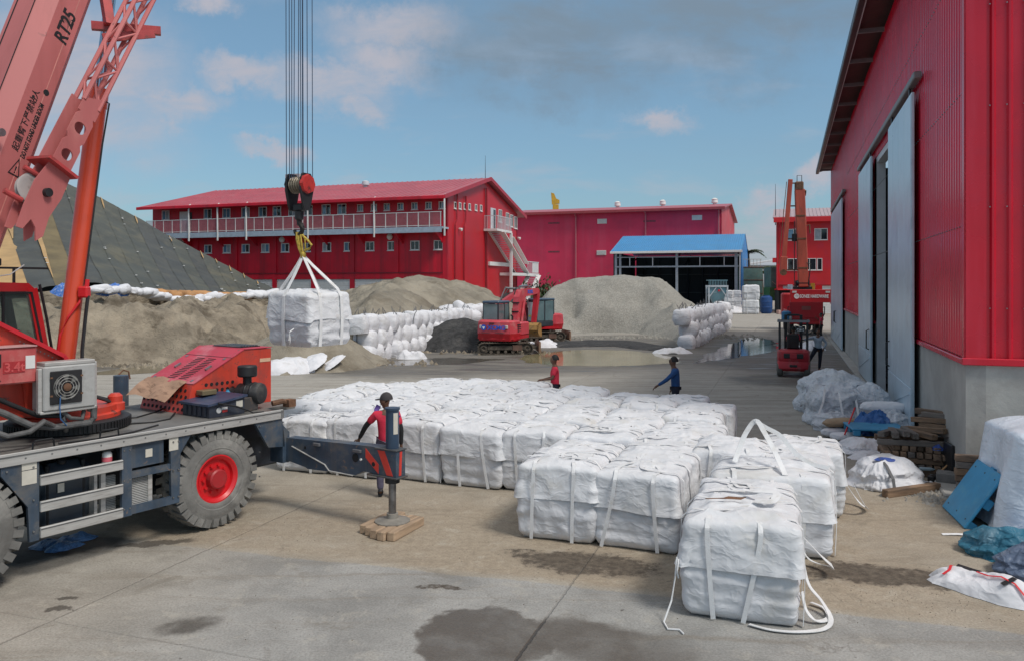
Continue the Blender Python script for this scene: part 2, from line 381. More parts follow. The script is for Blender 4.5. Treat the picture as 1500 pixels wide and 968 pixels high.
# ------------------------------------------------------------------ ground
def ground_material():
    m = bpy.data.materials.new('yard_concrete'); m.use_nodes = True; g = NT(m.node_tree); b = g.n['Principled BSDF']
    geo = g.node('ShaderNodeNewGeometry'); p = geo.outputs['Position']
    def wob(sc, amt): return g.vmath('ADD', p, g.vmath('MULTIPLY', g.vmath('SUBTRACT', g.noise(p, sc, 6, .62, out=1), (.5, .5, .5)), (amt, amt, 0)))
    pw = wob(1.1, 1.0); pw2 = wob(.35, 4.5); pw3 = wob(4.0, .45); pw4 = wob(1.7, .55)
    def blob(x, y, rx, ry, ang=0.0, q=pw, lo=1.15, hi=.75):
        v = g.mapping(g.vmath('SUBTRACT', q, (x, y, 0)), (1 / rx, 1 / ry, 0), rot=(0, 0, 0)) if not ang else \
            g.vmath('MULTIPLY', g.mapping(g.vmath('SUBTRACT', q, (x, y, 0)), rot=(0, 0, -ang)), (1 / rx, 1 / ry, 0))
        return g.ramp(g.vmath('LENGTH', v), lo, hi)
    def mx(*a):
        r = a[0]
        for k in a[1:]: r = g.math('MAXIMUM', r, k)
        return r
    big = g.noise(p, .16, 6, .62); mid = g.noise(p, .8, 7, .65, .2); fine = g.noise(p, 9, 5, .65); streak = g.noise(g.mapping(p, (.35, 2.2, 1), rot=(0, 0, .3)), 1.0, 6, .65)
    base = g.mix(g.ramp(mid, .3, .72), (.29, .255, .205), (.42, .375, .31))
    base = g.mix(g.math('MULTIPLY', g.ramp(big, .42, .62), .5), base, (.33, .305, .265))
    # paler swept slab beyond the bags, browner soil-washed slab in front of them
    sx = g.node('ShaderNodeSeparateXYZ'); g.l.new(pw, sx.inputs[0]); sx0 = g.node('ShaderNodeSeparateXYZ'); g.l.new(p, sx0.inputs[0])
    far = g.ramp(sx.outputs[1], 15, 23)
    base = g.mix(g.math('MULTIPLY', far, .75), base, g.mix(g.ramp(streak, .3, .7), (.275, .258, .232), (.42, .398, .362)))
    edge = g.math('SUBTRACT', g.math('SUBTRACT', 9.72, g.math('MULTIPLY', sx0.outputs[0], .28)), sx0.outputs[1])
    edge = g.math('ADD', edge, g.math('ADD', g.math('MULTIPLY', g.math('SUBTRACT', mid, .5), .22), g.math('MULTIPLY', g.math('SUBTRACT', fine, .5), .10)))
    slab = g.ramp(edge, -.03, .04)
    lo_x = g.ramp(sx0.outputs[0], -5.2, -2.4)
    slabc = g.mix(g.ramp(mid, .32, .7), (.235, .232, .222), (.365, .36, .345))
    tan = g.math('MULTIPLY', g.math('MULTIPLY', g.ramp(edge, .0, -.25), g.ramp(sx.outputs[1], 15.5, 12.5)), g.ramp(big, .30, .55))
    base = g.mix(g.math('MULTIPLY', tan, .7), base, g.mix(g.ramp(fine, .3, .7), (.27, .21, .145), (.39, .315, .225)))
    base = g.mix(g.math('MULTIPLY', slab, g.math('ADD', .35, g.math('MULTIPLY', lo_x, .6))), base, slabc)
    # tyre tracks and dusty smears across the slab, blotches and hairline cracks
    tr = g.noise(g.mapping(wob(.5, .6), (.10, 1.9, 1), rot=(0, 0, .42)), 1.6, 5, .6); tr2 = g.noise(g.mapping(wob(.5, .6), (.12, 1.5, 1), rot=(0, 0, -.75)), 1.5, 5, .6)
    base = g.mix(g.math('MULTIPLY', g.math('MAXIMUM', g.ramp(tr, .54, .70), g.math('MULTIPLY', g.ramp(tr2, .56, .72), .8)), .42), base, (.20, .165, .125))
    base = g.mix(g.math('MULTIPLY', g.ramp(g.noise(p, 2.6, 8, .7, .4), .52, .70), .35), base, (.50, .46, .39))
    base = g.mix(g.math('MULTIPLY', g.ramp(g.noise(p, 1.35, 9, .72, .6), .56, .68), .40), base, (.17, .145, .112))
    cr = g.node('ShaderNodeTexVoronoi', feature='DISTANCE_TO_EDGE'); g.put(cr.inputs['Vector'], wob(1.3, 1.1)); cr.inputs['Scale'].default_value = .22
    base = g.mix(g.math('MULTIPLY', g.math('MULTIPLY', g.ramp(cr.outputs[0], .007, .001), g.ramp(mid, .48, .62)), .36), base, (.12, .10, .08))
    # damp and soiled patches with shapes of their own
    wet = mx(blob(-.25, 8.15, .74, .78, 0, pw, 1.06, .92), blob(.85, 8.0, 1.2, .55, -.3, pw, 1.15, .6))
    base = g.mix(g.math('MULTIPLY', wet, g.math('ADD', .50, g.math('MULTIPLY', g.ramp(mid, .35, .6), .42))), base, (.090, .070, .050))
    soil = mx(blob(1.0, 10.35, 1.6, .55, -.3, pw4, 1.25, .35), blob(4.8, 9.85, 1.9, .45, -.22, pw4, 1.25, .35), blob(7.4, 8.9, 1.6, .22, -.3, pw, 1.3, .5), blob(-.9, 9.6, .28, .12, 0, pw, 1.3, .6))
    grain = g.noise(p, 38, 4, .7)
    soil = g.ramp(g.math('ADD', soil, g.math('ADD', g.math('MULTIPLY', g.math('SUBTRACT', fine, .5), 1.5), g.math('ADD', g.math('MULTIPLY', g.math('SUBTRACT', mid, .5), 2.2), g.math('MULTIPLY', g.math('SUBTRACT', grain, .5), 1.3)))), .42, .95)
    base = g.mix(g.math('MULTIPLY', soil, g.math('ADD', .74, g.math('MULTIPLY', g.ramp(fine, .35, .65), .24))), base, (.070, .054, .040))
    oil = mx(blob(-5.05, 8.85, .17, .07, 0, pw3), blob(-5.1, 9.15, .1, .06, 0, pw3), blob(-6.35, 10.9, 1.0, .5, .4, pw), blob(-5.0, 11.1, .55, .12, .3, pw3), blob(-3.4, 8.4, .35, .2, .5, pw3, 1.3, .3))
    spots = g.math('MULTIPLY', g.ramp(g.noise(p, 5.5, 3, .5), .70, .76), g.ramp(big, .45, .55))
    base = g.mix(g.math('MULTIPLY', mx(oil, spots), .75), base, (.045, .036, .028))
    # muddy, damp yard between the heaps
    mud = mx(blob(-2, 39.5, 13, 8.5, .1, pw2), blob(10, 50, 9, 8, 0, pw2), blob(14.5, 40, 5.5, 10, -.3, pw2), blob(-15, 35.5, 9, 2.5, 0, pw2), blob(12, 30, 4, 2.2, 0, pw2), blob(13.2, 26.5, 2.4, 6.5, -.35, pw2))
    base = g.mix(g.math('MULTIPLY', mud, g.math('ADD', .42, g.math('MULTIPLY', g.ramp(streak, .35, .6), .5))), base, (.075, .066, .056))
    grit = g.math('MULTIPLY', g.ramp(g.noise(p, 26, 2, .5), .66, .70), g.ramp(mid, .5, .62))
    base = g.mix(g.math('MULTIPLY', grit, .6), base, (.07, .06, .05))
    # saw-cut joints of the slabs
    rt = g.mapping(p, rot=(0, 0, -ANG)); sj = g.node('ShaderNodeSeparateXYZ'); g.l.new(rt, sj.inputs[0])
    def joint(sock, per, off, w):
        sock = g.math('ADD', sock, g.math('MULTIPLY', g.math('SUBTRACT', fine, .5), .05))
        a = g.math('ABSOLUTE', g.math('SUBTRACT', g.math('FRACT', g.math('ADD', g.math('DIVIDE', sock, per), off)), .5)); return g.ramp(a, w / per, w / per * .35)
    j = mx(joint(sj.outputs[0], 5.0, .995, .022), g.math('MULTIPLY', joint(sj.outputs[1], 5.0, .21, .016), .6))
    base = g.mix(g.math('MULTIPLY', g.math('MULTIPLY', j, g.ramp(mid, .42, .62)), .42), base, (.13, .115, .095))
    base = g.mix(g.math('MULTIPLY', g.math('MULTIPLY', j, wet), .75), base, (.035, .027, .020))
    base = g.mix(g.ramp(grain, .32, .68), g.mix(1.0, base, (.80, .795, .785), 'MULTIPLY'), g.mix(1.0, base, (1.12, 1.12, 1.115), 'MULTIPLY'))
    g.put(b.inputs['Base Color'], base)
    rr = g.math('SUBTRACT', .86, g.math('MULTIPLY', mx(wet, g.math('MULTIPLY', mud, g.ramp(streak, .45, .62))), .50)); g.put(b.inputs['Roughness'], rr)
    bn = g.node('ShaderNodeBump'); bn.inputs['Strength'].default_value = .55; bn.inputs['Distance'].default_value = .02
    g.l.new(g.math('ADD', g.math('ADD', g.math('ADD', fine, g.math('MULTIPLY', grain, .45)), g.math('MULTIPLY', mid, 2.0)), g.math('MULTIPLY', j, -2.0)), bn.inputs['Height']); g.l.new(bn.outputs[0], b.inputs['Normal'])
    return m
mb = MB(); mb.grid(81, 81, lambda i, j: Vector((-1500 + 37.5 * i, -300 + 37.5 * j, 0)))
structure(mb, 'ground', ground_material(), 0)

# loose grit lying on the concrete
def grit(name, mat, spots, seed, smin, smax):
    rr = random.Random(seed); mb = MB()
    for (x, y, rx, ry, n) in spots:
        for _ in range(n):
            a = rr.gauss(0, .5); b = rr.gauss(0, .5); s = rr.uniform(smin, smax)
            c = Vector((x + a * rx, y + b * ry, s * .3)); rot = Matrix.Rotation(rr.uniform(0, 6.28), 3, 'Z')
            mb.add([c + rot @ Vector(q) * s for q in ((-.6, -.4, -.3), (.6, -.5, -.3), (.5, .5, -.3), (-.5, .6, -.3), (.05, .0, .45))], [(0, 1, 4), (1, 2, 4), (2, 3, 4), (3, 0, 4)])
    o = link(name, mb.mesh(name, mat, 0)); o['kind'] = 'stuff'
grit('grit', M('dark_grit', (.14, .12, .095), .9, var=.4), [(4.6, 9.4, 1.6, .8, 180), (6.0, 8.9, 1.4, .7, 140), (1.2, 10.4, 1.5, .5, 160), (-2.6, 11.6, 2.0, 1.2, 90), (-1, 8.9, 3.0, 1.0, 50), (7.6, 9.6, .8, 1.2, 160)], 3, .004, .013)
grit('rubble', M('pale_rubble', (.30, .28, .25), .9, var=.3), [(7.35, 13.6, .8, .7, 420), (8.3, 11.5, .5, .9, 120)], 5, .02, .07)
grit('loose_stones', gravel, [(6, 54.0, 8, 1.4, 420), (14, 55, 3, 3, 160), (0, 55, 3, 2, 120)], 7, .05, .20)
grit('sand_clods', sand, [(-17, 35.5, 9, 1.3, 420), (-9, 36.3, 4, 1.3, 260), (-2.5, 42.5, 4, 1.0, 200)], 8, .05, .22)

def puddle(pts, seed, col, z, wob=.25, rough=.07, n=160):
    """irregular sheet of standing water"""
    P = [gnd(*q) for q in pts]; k = len(P); out = []
    for i in range(n):
        t = i / n * k; a = int(t); f = t - a
        p0, p1, p2, p3 = P[(a - 1) % k], P[a % k], P[(a + 1) % k], P[(a + 2) % k]
        q = .5 * ((2 * p1) + (p2 - p0) * f + (2 * p0 - 5 * p1 + 4 * p2 - p3) * f * f + (3 * p1 - p0 - 3 * p2 + p3) * f ** 3)
        w = wob * fbm(q, .9, seed); out.append(Vector((q.x + w, q.y + wob * 3.0 * fbm(q, .45, seed + 9), z)))
    c = sum(out, Vector()) / n; mb = MB(); mb.add(out + [c], [(i, (i + 1) % n, n) for i in range(n)])
    m = M('puddle_water_%d' % seed, col, rough, var=.2, vs=.4, spec=.5, rvar=.01, bump=.05, bs=3)
    structure(mb, 'puddle', m, 0)
puddle([(770, 521), (820, 514), (880, 512), (930, 514), (975, 520), (1000, 529), (950, 535), (860, 536), (800, 535), (765, 529)], 1, (.26, .225, .13), .005)
puddle([(1030, 524), (1062, 508), (1095, 495), (1126, 497), (1139, 508), (1120, 517), (1080, 523), (1020, 531)], 2, (.035, .038, .042), .006)
puddle([(130, 548), (190, 538), (270, 531), (300, 533), (270, 540), (200, 547)], 3, (.15, .13, .085), .005, .12)
puddle([(520, 536), (600, 528), (700, 522), (735, 527), (640, 533)], 4, (.11, .10, .085), .005, .3, .12)

# ------------------------------------------------------------------ right-hand warehouse
def rib_sheet(w, z0, z1, pitch, depth, n_out, along, rib=.35):
    """trapezoid-ribbed sheet from 0..w along `along`, ribs towards n_out"""
    along = Vector(along); n_out = Vector(n_out); prof = [(0, 0)]; k = max(1, round(w / pitch)); p = w / k
    for i in range(k):
        a = i * p; c = a + p / 2; h = p * rib / 2
        prof += [(c - h - .02, 0), (c - h + .012, depth), (c + h - .012, depth), (c + h + .02, 0)]
    prof.append((w, 0)); vs = []
    for z in (z0, z1):
        for x, d in prof: vs.append(along * x + n_out * d + Vector((0, 0, z)))
    n = len(prof); m = MB(); fl = along.cross(Vector((0, 0, 1))).dot(n_out) > 0
    m.add(vs, [(i, i + 1, n + i + 1, n + i) if fl else (i + 1, i, n + i, n + i + 1) for i in range(n - 1)]); return m

def right_warehouse():
    L, Wd, Z0, Z1 = 45.6, 22.0, 2.3, 11.65
    t = thing('warehouse', 'tall crimson ribbed-metal warehouse with pale sliding doors, filling the right edge', 'warehouse', (7.69, 13.5, 0), ANG)
    # local: x right (into the building), y away along the yard wall
    openings = [(9.0, 14.8, 7.9)]
    # plinth
    m = MB()
    for a, b in ((0.0, 9.0), (14.8, L)): m.span((.0, a, -.3), (.3, b, Z0))
    part(m, 'plinth', conc_wall, t)
    m = MB(); m.span((.3, -.0, -.3), (Wd, .3, Z0)); part(m, 'plinth', M('concrete_pale', (.43, .42, .39), .85, var=.1, vs=1.0, bump=.3, bs=14, dirt=((.3, .28, .26), .5, 1.3)), t)
    m = MB(); m.span((-.35, -.2, -.2), (.0, L, .07), .02); part(m, 'kerb', conc_wall, t)
    # yard wall: ribbed sheets, 0.96 m each, sharing two meshes
    w = .95; full = rib_sheet(w, Z0 + .06, Z1, .237, .03, (-1, 0, 0), (0, 1, 0)).mesh('wall_sheet', crim2, 0)
    short = rib_sheet(w, 7.95, Z1, .237, .03, (-1, 0, 0), (0, 1, 0)).mesh('wall_sheet', crim2, 0)
    for i in range(48):
        y = i * w
        me = short if (y + w > 9.05 and y < 14.7) else full
        o = link('wall_sheet', me, t); o.location = (.02 + .004 * (i % 2), y, 0)
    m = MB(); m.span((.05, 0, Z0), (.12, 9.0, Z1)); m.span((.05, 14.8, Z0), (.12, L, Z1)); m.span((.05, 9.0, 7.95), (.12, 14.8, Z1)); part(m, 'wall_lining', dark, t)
    # end wall sheets facing the camera
    e = rib_sheet(1.0, Z0 + .06, 15.2, .25, .035, (0, -1, 0), (1, 0, 0), .22).mesh('wall_sheet', crim_end, 0)
    for i in range(21):
        o = link('wall_sheet', e, t); o.location = (.28 + i * 1.0, .03 + .004 * (i % 2), 0)
    m = MB(); m.span((-.03, -.035, Z0 + .05), (.30, .0, 15.0)); m.span((-.035, -.035, Z0 + .05), (-.005, .14, Z1)); part(m, 'corner_flashing', crim_end, t)
    m = MB(); m.span((-.07, -.09, Z0 - .05), (Wd, -.0, Z0 + .07), .012); part(m, 'base_flashing', crim_end, t)
    m = MB(); m.span((-.07, 0, Z0 - .05), (-.0, 9.0, Z0 + .05), .012); m.span((-.07, 14.8, Z0 - .05), (0, L, Z0 + .05), .012); part(m, 'base_flashing', crim2, t)
    m = MB()
    for z in (3.2, 4.9, 6.6, 8.3, 10.0, 11.7):
        for i in range(40): m.cyl((.33 + i * .25 + .02, -.042, z), (.33 + i * .25 + .02, -.02, z), .012, n=5)
    for z in (4.6, 6.9, 9.2):
        for i in range(120): m.cyl((-.022, .22 + i * .237, z), (-.0, .22 + i * .237, z), .014, n=5)
    part(m, 'screw', steel, t, 0, kind='stuff')
    # roof, soffit, gutter, brackets
    m = MB(); m.prism([(-.80, Z1), (-.80, Z1 + .14), (Wd / 2, Z1 + 3.3), (Wd + .8, Z1 + .14), (Wd + .8, Z1), (Wd / 2, Z1 + 3.15)], (0, -.9, 0), (1, 0, 0), (0, 0, 1), (0, L + 1.5, 0)); part(m, 'roof', M('soffit_brown', (.09, .04, .04), .7, var=.2), t, 0)
    m = MB(); m.span((-.98, -.9, Z1 - .12), (-.80, L + .6, Z1 + .15), .02); part(m, 'gutter', blackm, t)
    m = MB(); m.span((-.80, -.9, Z1 - .10), (-.765, L + .6, Z1 + .0)); part(m, 'fascia_strip', greyw, t)
    for i in range(13):
        m = MB(); m.span((-.765, 1.2 + i * 3.6, Z1 - .14), (-.0, 1.32 + i * 3.6, Z1 - .012)); part(m, 'eaves_bracket', M('bracket_grey', (.17, .16, .18), .6), t)
    # inside seen through the open door
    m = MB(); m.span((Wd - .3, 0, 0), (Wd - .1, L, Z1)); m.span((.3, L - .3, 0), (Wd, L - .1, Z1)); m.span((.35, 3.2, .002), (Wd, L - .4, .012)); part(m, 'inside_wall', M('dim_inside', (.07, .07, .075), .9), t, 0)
    m = MB(); m.span((.02, 14.62, 0), (.3, 14.8, 7.95)); m.span((.02, 9.0, 0), (.3, 9.15, 7.95)); m.span((.02, 9.15, 7.75), (.3, 14.62, 7.95)); part(m, 'door_frame', greyw, t)
    # sliding doors: sheet panels hung on a track
    def door(y0, y1, ztop, dx, handle_y):
        d = MB(); d.span((-.10 - dx, y0, .12), (-.035 - dx, y1, ztop), .01); dd = part(d, 'sliding_door', galv, t)
        k = 4
        for i in range(k):
            a = y0 + (y1 - y0) * i / k + .012; b = y0 + (y1 - y0) * (i + 1) / k - .012
            d = MB(); d.span((-.118 - dx, a, 1.25), (-.10 - dx, b, ztop - .05), .006); part(d, 'door_sheet', galv, dd)
        d = MB(); d.span((-.118 - dx, y0 + .012, .16), (-.10 - dx, y1 - .012, 1.22), .006); part(d, 'door_sheet', galv, dd)
        d = MB(); d.bar((-.125 - dx, y0 + .15, 1.1), (-.125 - dx, y1 - .3, .35), .02, .05); part(d, 'door_brace', galv, dd)
        d = MB(); hy = handle_y; d.tube([(-.11 - dx, hy, 1.35), (-.2 - dx, hy, 1.4), (-.2 - dx, hy, 2.0), (-.11 - dx, hy, 2.05)], .022); part(d, 'handle', blackm, dd)
        for yy in (y0 + .5, y1 - .5):
            d = MB(); d.span((-.09 - dx, yy - .06, ztop), (-.05 - dx, yy + .06, ztop + .22)); part(d, 'door_hanger', blackm, dd)
    door(4.95, 9.35, 8.0, .08, 9.0); door(14.55, 19.4, 8.0, .08, 15.0)
    door(30.5, 35.7, 8.2, .08, 35.3); door(35.75, 41.2, 8.2, .08, 36.1)
    for a, b, z in ((4.4, 19.9, 8.18), (29.3, 41.6, 8.38)):
        m = MB(); m.span((-.21, a, z), (-.045, b, z + .16), .02); part(m, 'door_track', M('track_grey', (.22, .22, .22), .5, .5), t)
    m = MB(); m.tube([(-.14, .0 + .16, .0), (-.14, .16, 2.2)], .0); m = None
    m = MB(); m.span((.02, .02, .0), (.24, .2, .0)); m = None
    return t
right_warehouse()

# ------------------------------------------------------------------ long red building with the gallery
LB = Vector((-5.86, 72, 0))
def lb_t(px, off=0.0):
    """distance left of the corner at which the front wall meets photo column px"""
    k = (px - 750) / F; X0 = LB.x - UA.x * off; Y0 = LB.y - UA.y * off
    return (X0 - k * Y0) / (.945 + k * .328)
def lb_y(px, off=0.0):
    k = (px - 750) / F; X0 = LB.x + RA.x * off; Y0 = LB.y + RA.y * off
    return (k * Y0 - X0) / (.328 - k * .945)
curtain = M('curtain_pane', (.30, .33, .36), .3, var=.2, vs=3)
def window(t, o, ux, n, w, h, glass, frame=white, leaf=2, fr=.07):
    """frame proud of the wall, mullions, panes set back in it; o = lower middle"""
    o = Vector(o); ux = Vector(ux); n = Vector(n); uz = Vector((0, 0, 1)); m = MB()
    def bx(mm, a, b, c, d, e, f): # ux a..b, z c..d, n e..f
        mm.prism([(a, c), (b, c), (b, d), (a, d)], o + n * e, ux, uz, n * (f - e))
    bx(m, -w / 2, -w / 2 + fr, 0, h, .0, .06); bx(m, w / 2 - fr, w / 2, 0, h, .0, .06)
    bx(m, -w / 2 + fr, w / 2 - fr, 0, fr, .0, .058); bx(m, -w / 2 + fr, w / 2 - fr, h - fr, h, .0, .058)
    for k in range(1, leaf): a = -w / 2 + w * k / leaf; bx(m, a - fr * .4, a + fr * .4, fr, h - fr, .0, .05)
    f = part(m, 'window', frame, t)
    for k in range(leaf):
        a = -w / 2 + fr + (w - 2 * fr) * k / leaf + .02; b = -w / 2 + fr + (w - 2 * fr) * (k + 1) / leaf - .02
        m = MB(); bx(m, a, b, fr + .01, h - fr - .01, .0, .02); part(m, 'pane', glass if not isinstance(glass, (list, tuple)) else (curtain if rng.random() < .16 else glass[k % len(glass)] if rng.random() < .75 else rng.choice(glass)), f)
    m = MB(); bx(m, -w / 2 - .05, w / 2 + .05, -.06, 0, .0, .10); part(m, 'sill', frame, f)
    return f

def long_building():
    L, D, ZE, ZR = 33.4, 19.7, 11.6, 14.15
    t = thing('red_building', 'long red two-storey building with a railed white gallery behind the sand heaps', 'building', LB, ANG)
    X, Y, Z = Vector((1, 0, 0)), Vector((0, 1, 0)), Vector((0, 0, 1))
    m = MB(); m.span((-L, .0, 4.1), (0, .3, ZE)); 
    m.span((-L, .3, 0), (-L + .3, D, ZE)); m.span((-L, D - .3, 0), (0, D, ZE))
    part(m, 'front_wall', crim, t, 0)
    m = MB(); m.prism([(.0, 0), (D, 0), (D, ZE), (D / 2, ZR - .12), (.0, ZE)], (-.3, 0, 0), Y, Z, (.3, 0, 0)); part(m, 'gable_wall', M('bright_red_gable', (.50, .010, .018), .38, var=.08, vs=.4, dirt=((.42, .03, .05), .4, .5)), t, 0)
    for x0, x1 in ((-.38, .1), (-5.3, -4.85), (-9.95, -9.5), (-14.2, -13.75), (-18.6, -18.15), (-23.2, -22.75), (-28.0, -27.55), (-L, -32.9)):
        m = MB(); m.span((x0, -.13, 0), (x1, .0, 8.45)); part(m, 'pilaster', crim, t, 0)
    m = MB(); m.span((-L, -.10, 4.1), (-.4, -.005, 4.62)); part(m, 'band', crim, t, 0)
    m = MB(); m.span((-L, -.16, 4.62), (-.4, -.005, 4.72)); part(m, 'band', M('dark_crimson', (.22, .01, .02), .5), t, 0)
    # roller doors of the ground floor
    xs = [(-4.85, -.4, False), (-9.5, -5.3, True), (-13.75, -9.95, True), (-18.15, -14.2, True), (-22.75, -18.6, True), (-27.55, -23.2, True), (-32.9, -28, True)]
    for a, b, shut in xs:
        if shut:
            m = MB(); m.span((a, .05, 0), (b, .08, 4.1)); r = part(m, 'roller_door', white, t, 0)
            for k in range(20):
                m = MB(); m.span((a, .01, k * .205 + .01), (b, .05, k * .205 + .19), .012); part(m, 'slat', white, r, 0)
        else:
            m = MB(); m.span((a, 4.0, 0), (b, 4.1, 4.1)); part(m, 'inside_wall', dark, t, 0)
            m = MB(); m.cyl((a, .3, 3.98), (b, .3, 3.98), .14, n=10); part(m, 'roller_door', white, t)
    # windows
    two = [glassB, glassD]
    for px in (305, 332.5, 360, 389, 418, 451, 479, 510.5, 542, 574.5, 608, 642.5):
        dk = px > 530
        window(t, (-lb_t(px), 0, 6.75), X, -Y, .92, .85, glassD if dk else two, leaf=2)
    for px in (243, 304.6, 332, 360, 385, 406, 429, 452, 478, 501): window(t, (-lb_t(px), 0, 10.25), X, -Y, .95, .98, two if px not in (332,) else [glassD, glassB])
    for px in (528, 548, 567, 587, 607.5, 628, 647.6): window(t, (-lb_t(px), 0, 10.45), X, -Y, .62, .66, [glassD, glassB])
    # gallery
    gz, gd = 8.75, 1.5
    m = MB(); m.span((-L + .6, -gd, gz - .16), (.15, -.0, gz)); m.span((-L + .6, -gd - .12, gz - .52), (.15, -gd, gz - .02)); g = part(m, 'gallery', M('pale_blue_steel', (.40, .47, .55), .45, .2, var=.1), t, 0)
    m = MB(); m.span((-L + .6, -gd - .06, gz + 1.27), (.12, -gd + .0, gz + 1.33)); m.span((-L + .6, -gd - .05, gz + .08), (.12, -gd - .01, gz + .13)); rl = part(m, 'railing', white, t, 0)
    nb = 30
    for k in range(nb + 1):
        x = -L + .65 + (L - .6) * k / nb
        m = MB(); m.span((x - .03, -gd - .065, gz), (x + .03, -gd + .005, gz + 1.27)); part(m, 'railing_post', white, rl, 0)
    m = MB()
    for k in range(330):
        x = -L + .7 + (L - .65) * k / 330; m.span((x - .012, -gd - .04, gz + .13), (x + .012, -gd - .02, gz + 1.27))
    for k in range(9): z = gz + .24 + k * .115; m.span((-L + .65, -gd - .032, z), (.1, -gd - .028, z + .012))
    part(m, 'railing_mesh', M('railing_pink', (.50, .22, .25), .6), rl, 0, kind='stuff')
    for px in (362, 452, 549, 652, 278, 320):
        x = -lb_t(px, gd)
        m = MB(); m.tube([(x, -gd - .15, gz - .85), (x, -gd - .15, ZE - .15), (x, -gd + .1, ZE - .05)], .085, 8); part(m, 'downpipe', white, t)
    for k in range(9):
        x = -.5 - k * 4.0
        m = MB(); m.prism([(0, 0), (gd, 0), (gd, -.9)], (x, -gd, gz - .52), Y, Z, (.1, 0, 0)); part(m, 'gallery_bracket', crim, t, 0)
    # white gallery door and the things beside it
    x0 = -lb_t(272)
    m = MB(); m.span((x0 - .75, -.05, gz), (x0 + .35, .0, gz + 2.3), .01); d = part(m, 'gallery_door', white, t)
    m = MB(); m.span((x0 + .4, -.04, gz), (x0 + .8, .0, gz + 2.2)); part(m, 'door_opening', glassD, t, 0)
    # wall lamps / fans under the gallery
    for px, z in ((264, 8.0), (412, 7.95), (570, 8.0)):
        x = -lb_t(px, .3); m = MB(); m.lathe([(.05, 0), (.26, .12), (.30, .22), (.22, .36), (.0, .42)], (x, -.0, z), (0, -1, 0), 14); part(m, 'wall_lamp', white, t)
    # roof with ribs, ridge, gutter
    m = MB(); sl_ = (ZR - ZE) / (D / 2 + 0); e = 1.75
    for sgn in (0, 1):
        y0, y1 = (-e, D / 2) if sgn == 0 else (D + e, D / 2)
        z0 = ZE - sl_ * (e if sgn == 0 else e) + .30
        ys = [(y0, z0), (y1, ZR + .30)]
        m.add([(-L - .3, y0, z0), (.5, y0, z0), (.5, y1, ZR + .3), (-L - .3, y1, ZR + .3)] + [(-L - .3, y0, z0 - .12), (.5, y0, z0 - .12), (.5, y1, ZR + .18), (-L - .3, y1, ZR + .18)],
              [(0, 1, 2, 3), (7, 6, 5, 4), (1, 0, 4, 5), (2, 1, 5, 6), (0, 3, 7, 4)] if sgn == 0 else [(3, 2, 1, 0), (4, 5, 6, 7), (5, 4, 0, 1), (6, 5, 1, 2), (4, 7, 3, 0)])
        for k in range(56):
            x = -L - .1 + k * .6; m.add([(x, y0, z0 + .001), (x + .07, y0, z0 + .001), (x + .07, y1, ZR + .301), (x, y1, ZR + .301), (x + .015, y0, z0 + .05), (x + .055, y0, z0 + .05), (x + .055, y1, ZR + .35), (x + .015, y1, ZR + .35)],
                  [(4, 5, 6, 7), (0, 4, 7, 3), (5, 1, 2, 6), (1, 5, 4, 0)] if sgn == 0 else [(7, 6, 5, 4), (3, 7, 4, 0), (6, 2, 1, 5)])
    rf = part(m, 'roof', roofred, t, 0)
    z0 = ZE - sl_ * e + .3
    m = MB(); m.span((-L - .35, -e - .16, z0 - .28), (.55, -e - .01, z0 + .02), .03); part(m, 'gutter', crim, t)
    m = MB()
    for sg in (0, 1):
        a = Vector((.54, -e if not sg else D + e, z0 - .1)); b = Vector((.54, D / 2, ZR + .2)); m.bar(a, b, .08, .36)
    part(m, 'barge_board', M('barge_red', (.42, .03, .05), .45), t, 0)
    for px, py in ((525, 6.0), ):
        x = -lb_t(px); m = MB(); m.lathe([(.22, -.3), (.22, .35), (.40, .38), (.36, .75), (.15, .85)], (x - 3.2, 7.0, ZE + 7.0 * sl_ + .1), (0, 0, 1), 14); part(m, 'roof_vent', greyw, rf)
    m = MB(); x = -lb_t(403) - 5; m.span((x - .5, 9.5, ZR - .4), (x + .1, 10.4, ZR + 1.7)); m.span((x + .1, 9.5, ZR + 1.3), (x + 1.2, 10.4, ZR + 1.72)); m.span((x + .9, 9.55, ZR - .3), (x + 1.1, 10.35, ZR + 1.3)); part(m, 'chimney', M('stack_grey', (.38, .37, .36), .8), rf, 0)
    m = MB(); m.cyl((-.1, D / 2, ZR), (-.1, D / 2, ZR + 2.6), .035, .012, 6); part(m, 'aerial', blackm, t)
    # gable face
    for px in (666.4, 673.4, 680.6, 687.4, 696.8, 704.3): window(t, (0, lb_y(px), 10.6 + (px - 666) * .009), Y, X, .55, .62, glassD, leaf=1)
    dy = lb_y(722); m = MB(); m.span((.0, dy - .75, 9.2), (.06, dy + .75, 11.55), .01); d = part(m, 'door', greyw, t); m = MB(); m.span((.06, dy + .0, 9.3), (.09, dy + .6, 11.4)); part(m, 'door_glass', glassD, d, 0)
    for px, w_, z0_ in ((732.5, 1.0, 10.25), (743, 1.0, 10.1), (749, .95, 10.0), (755, 1.0, 9.9)): window(t, (0, lb_y(px), z0_), Y, X, w_, 1.35, glassD, leaf=2)
    for px in (668, 681):
        y = lb_y(px); m = MB(); m.tube([(.12, y, 12.0), (.12, y, 9.6), (.12, y - .4, 9.1), (.12, y - .4, 0)], .07, 6); part(m, 'downpipe', M('pipe_red', (.40, .01, .02), .4), t)
    m = MB(); m.cyl((.14, lb_y(711), 0), (.14, lb_y(711), 13.4), .10, n=8); part(m, 'downpipe', M('pipe_dark', (.30, .012, .02), .4), t)
    m = MB(); m.span((.0, lb_y(715), 5.55), (.2, lb_y(744), 5.95)); part(m, 'white_beam', white, t, 0)
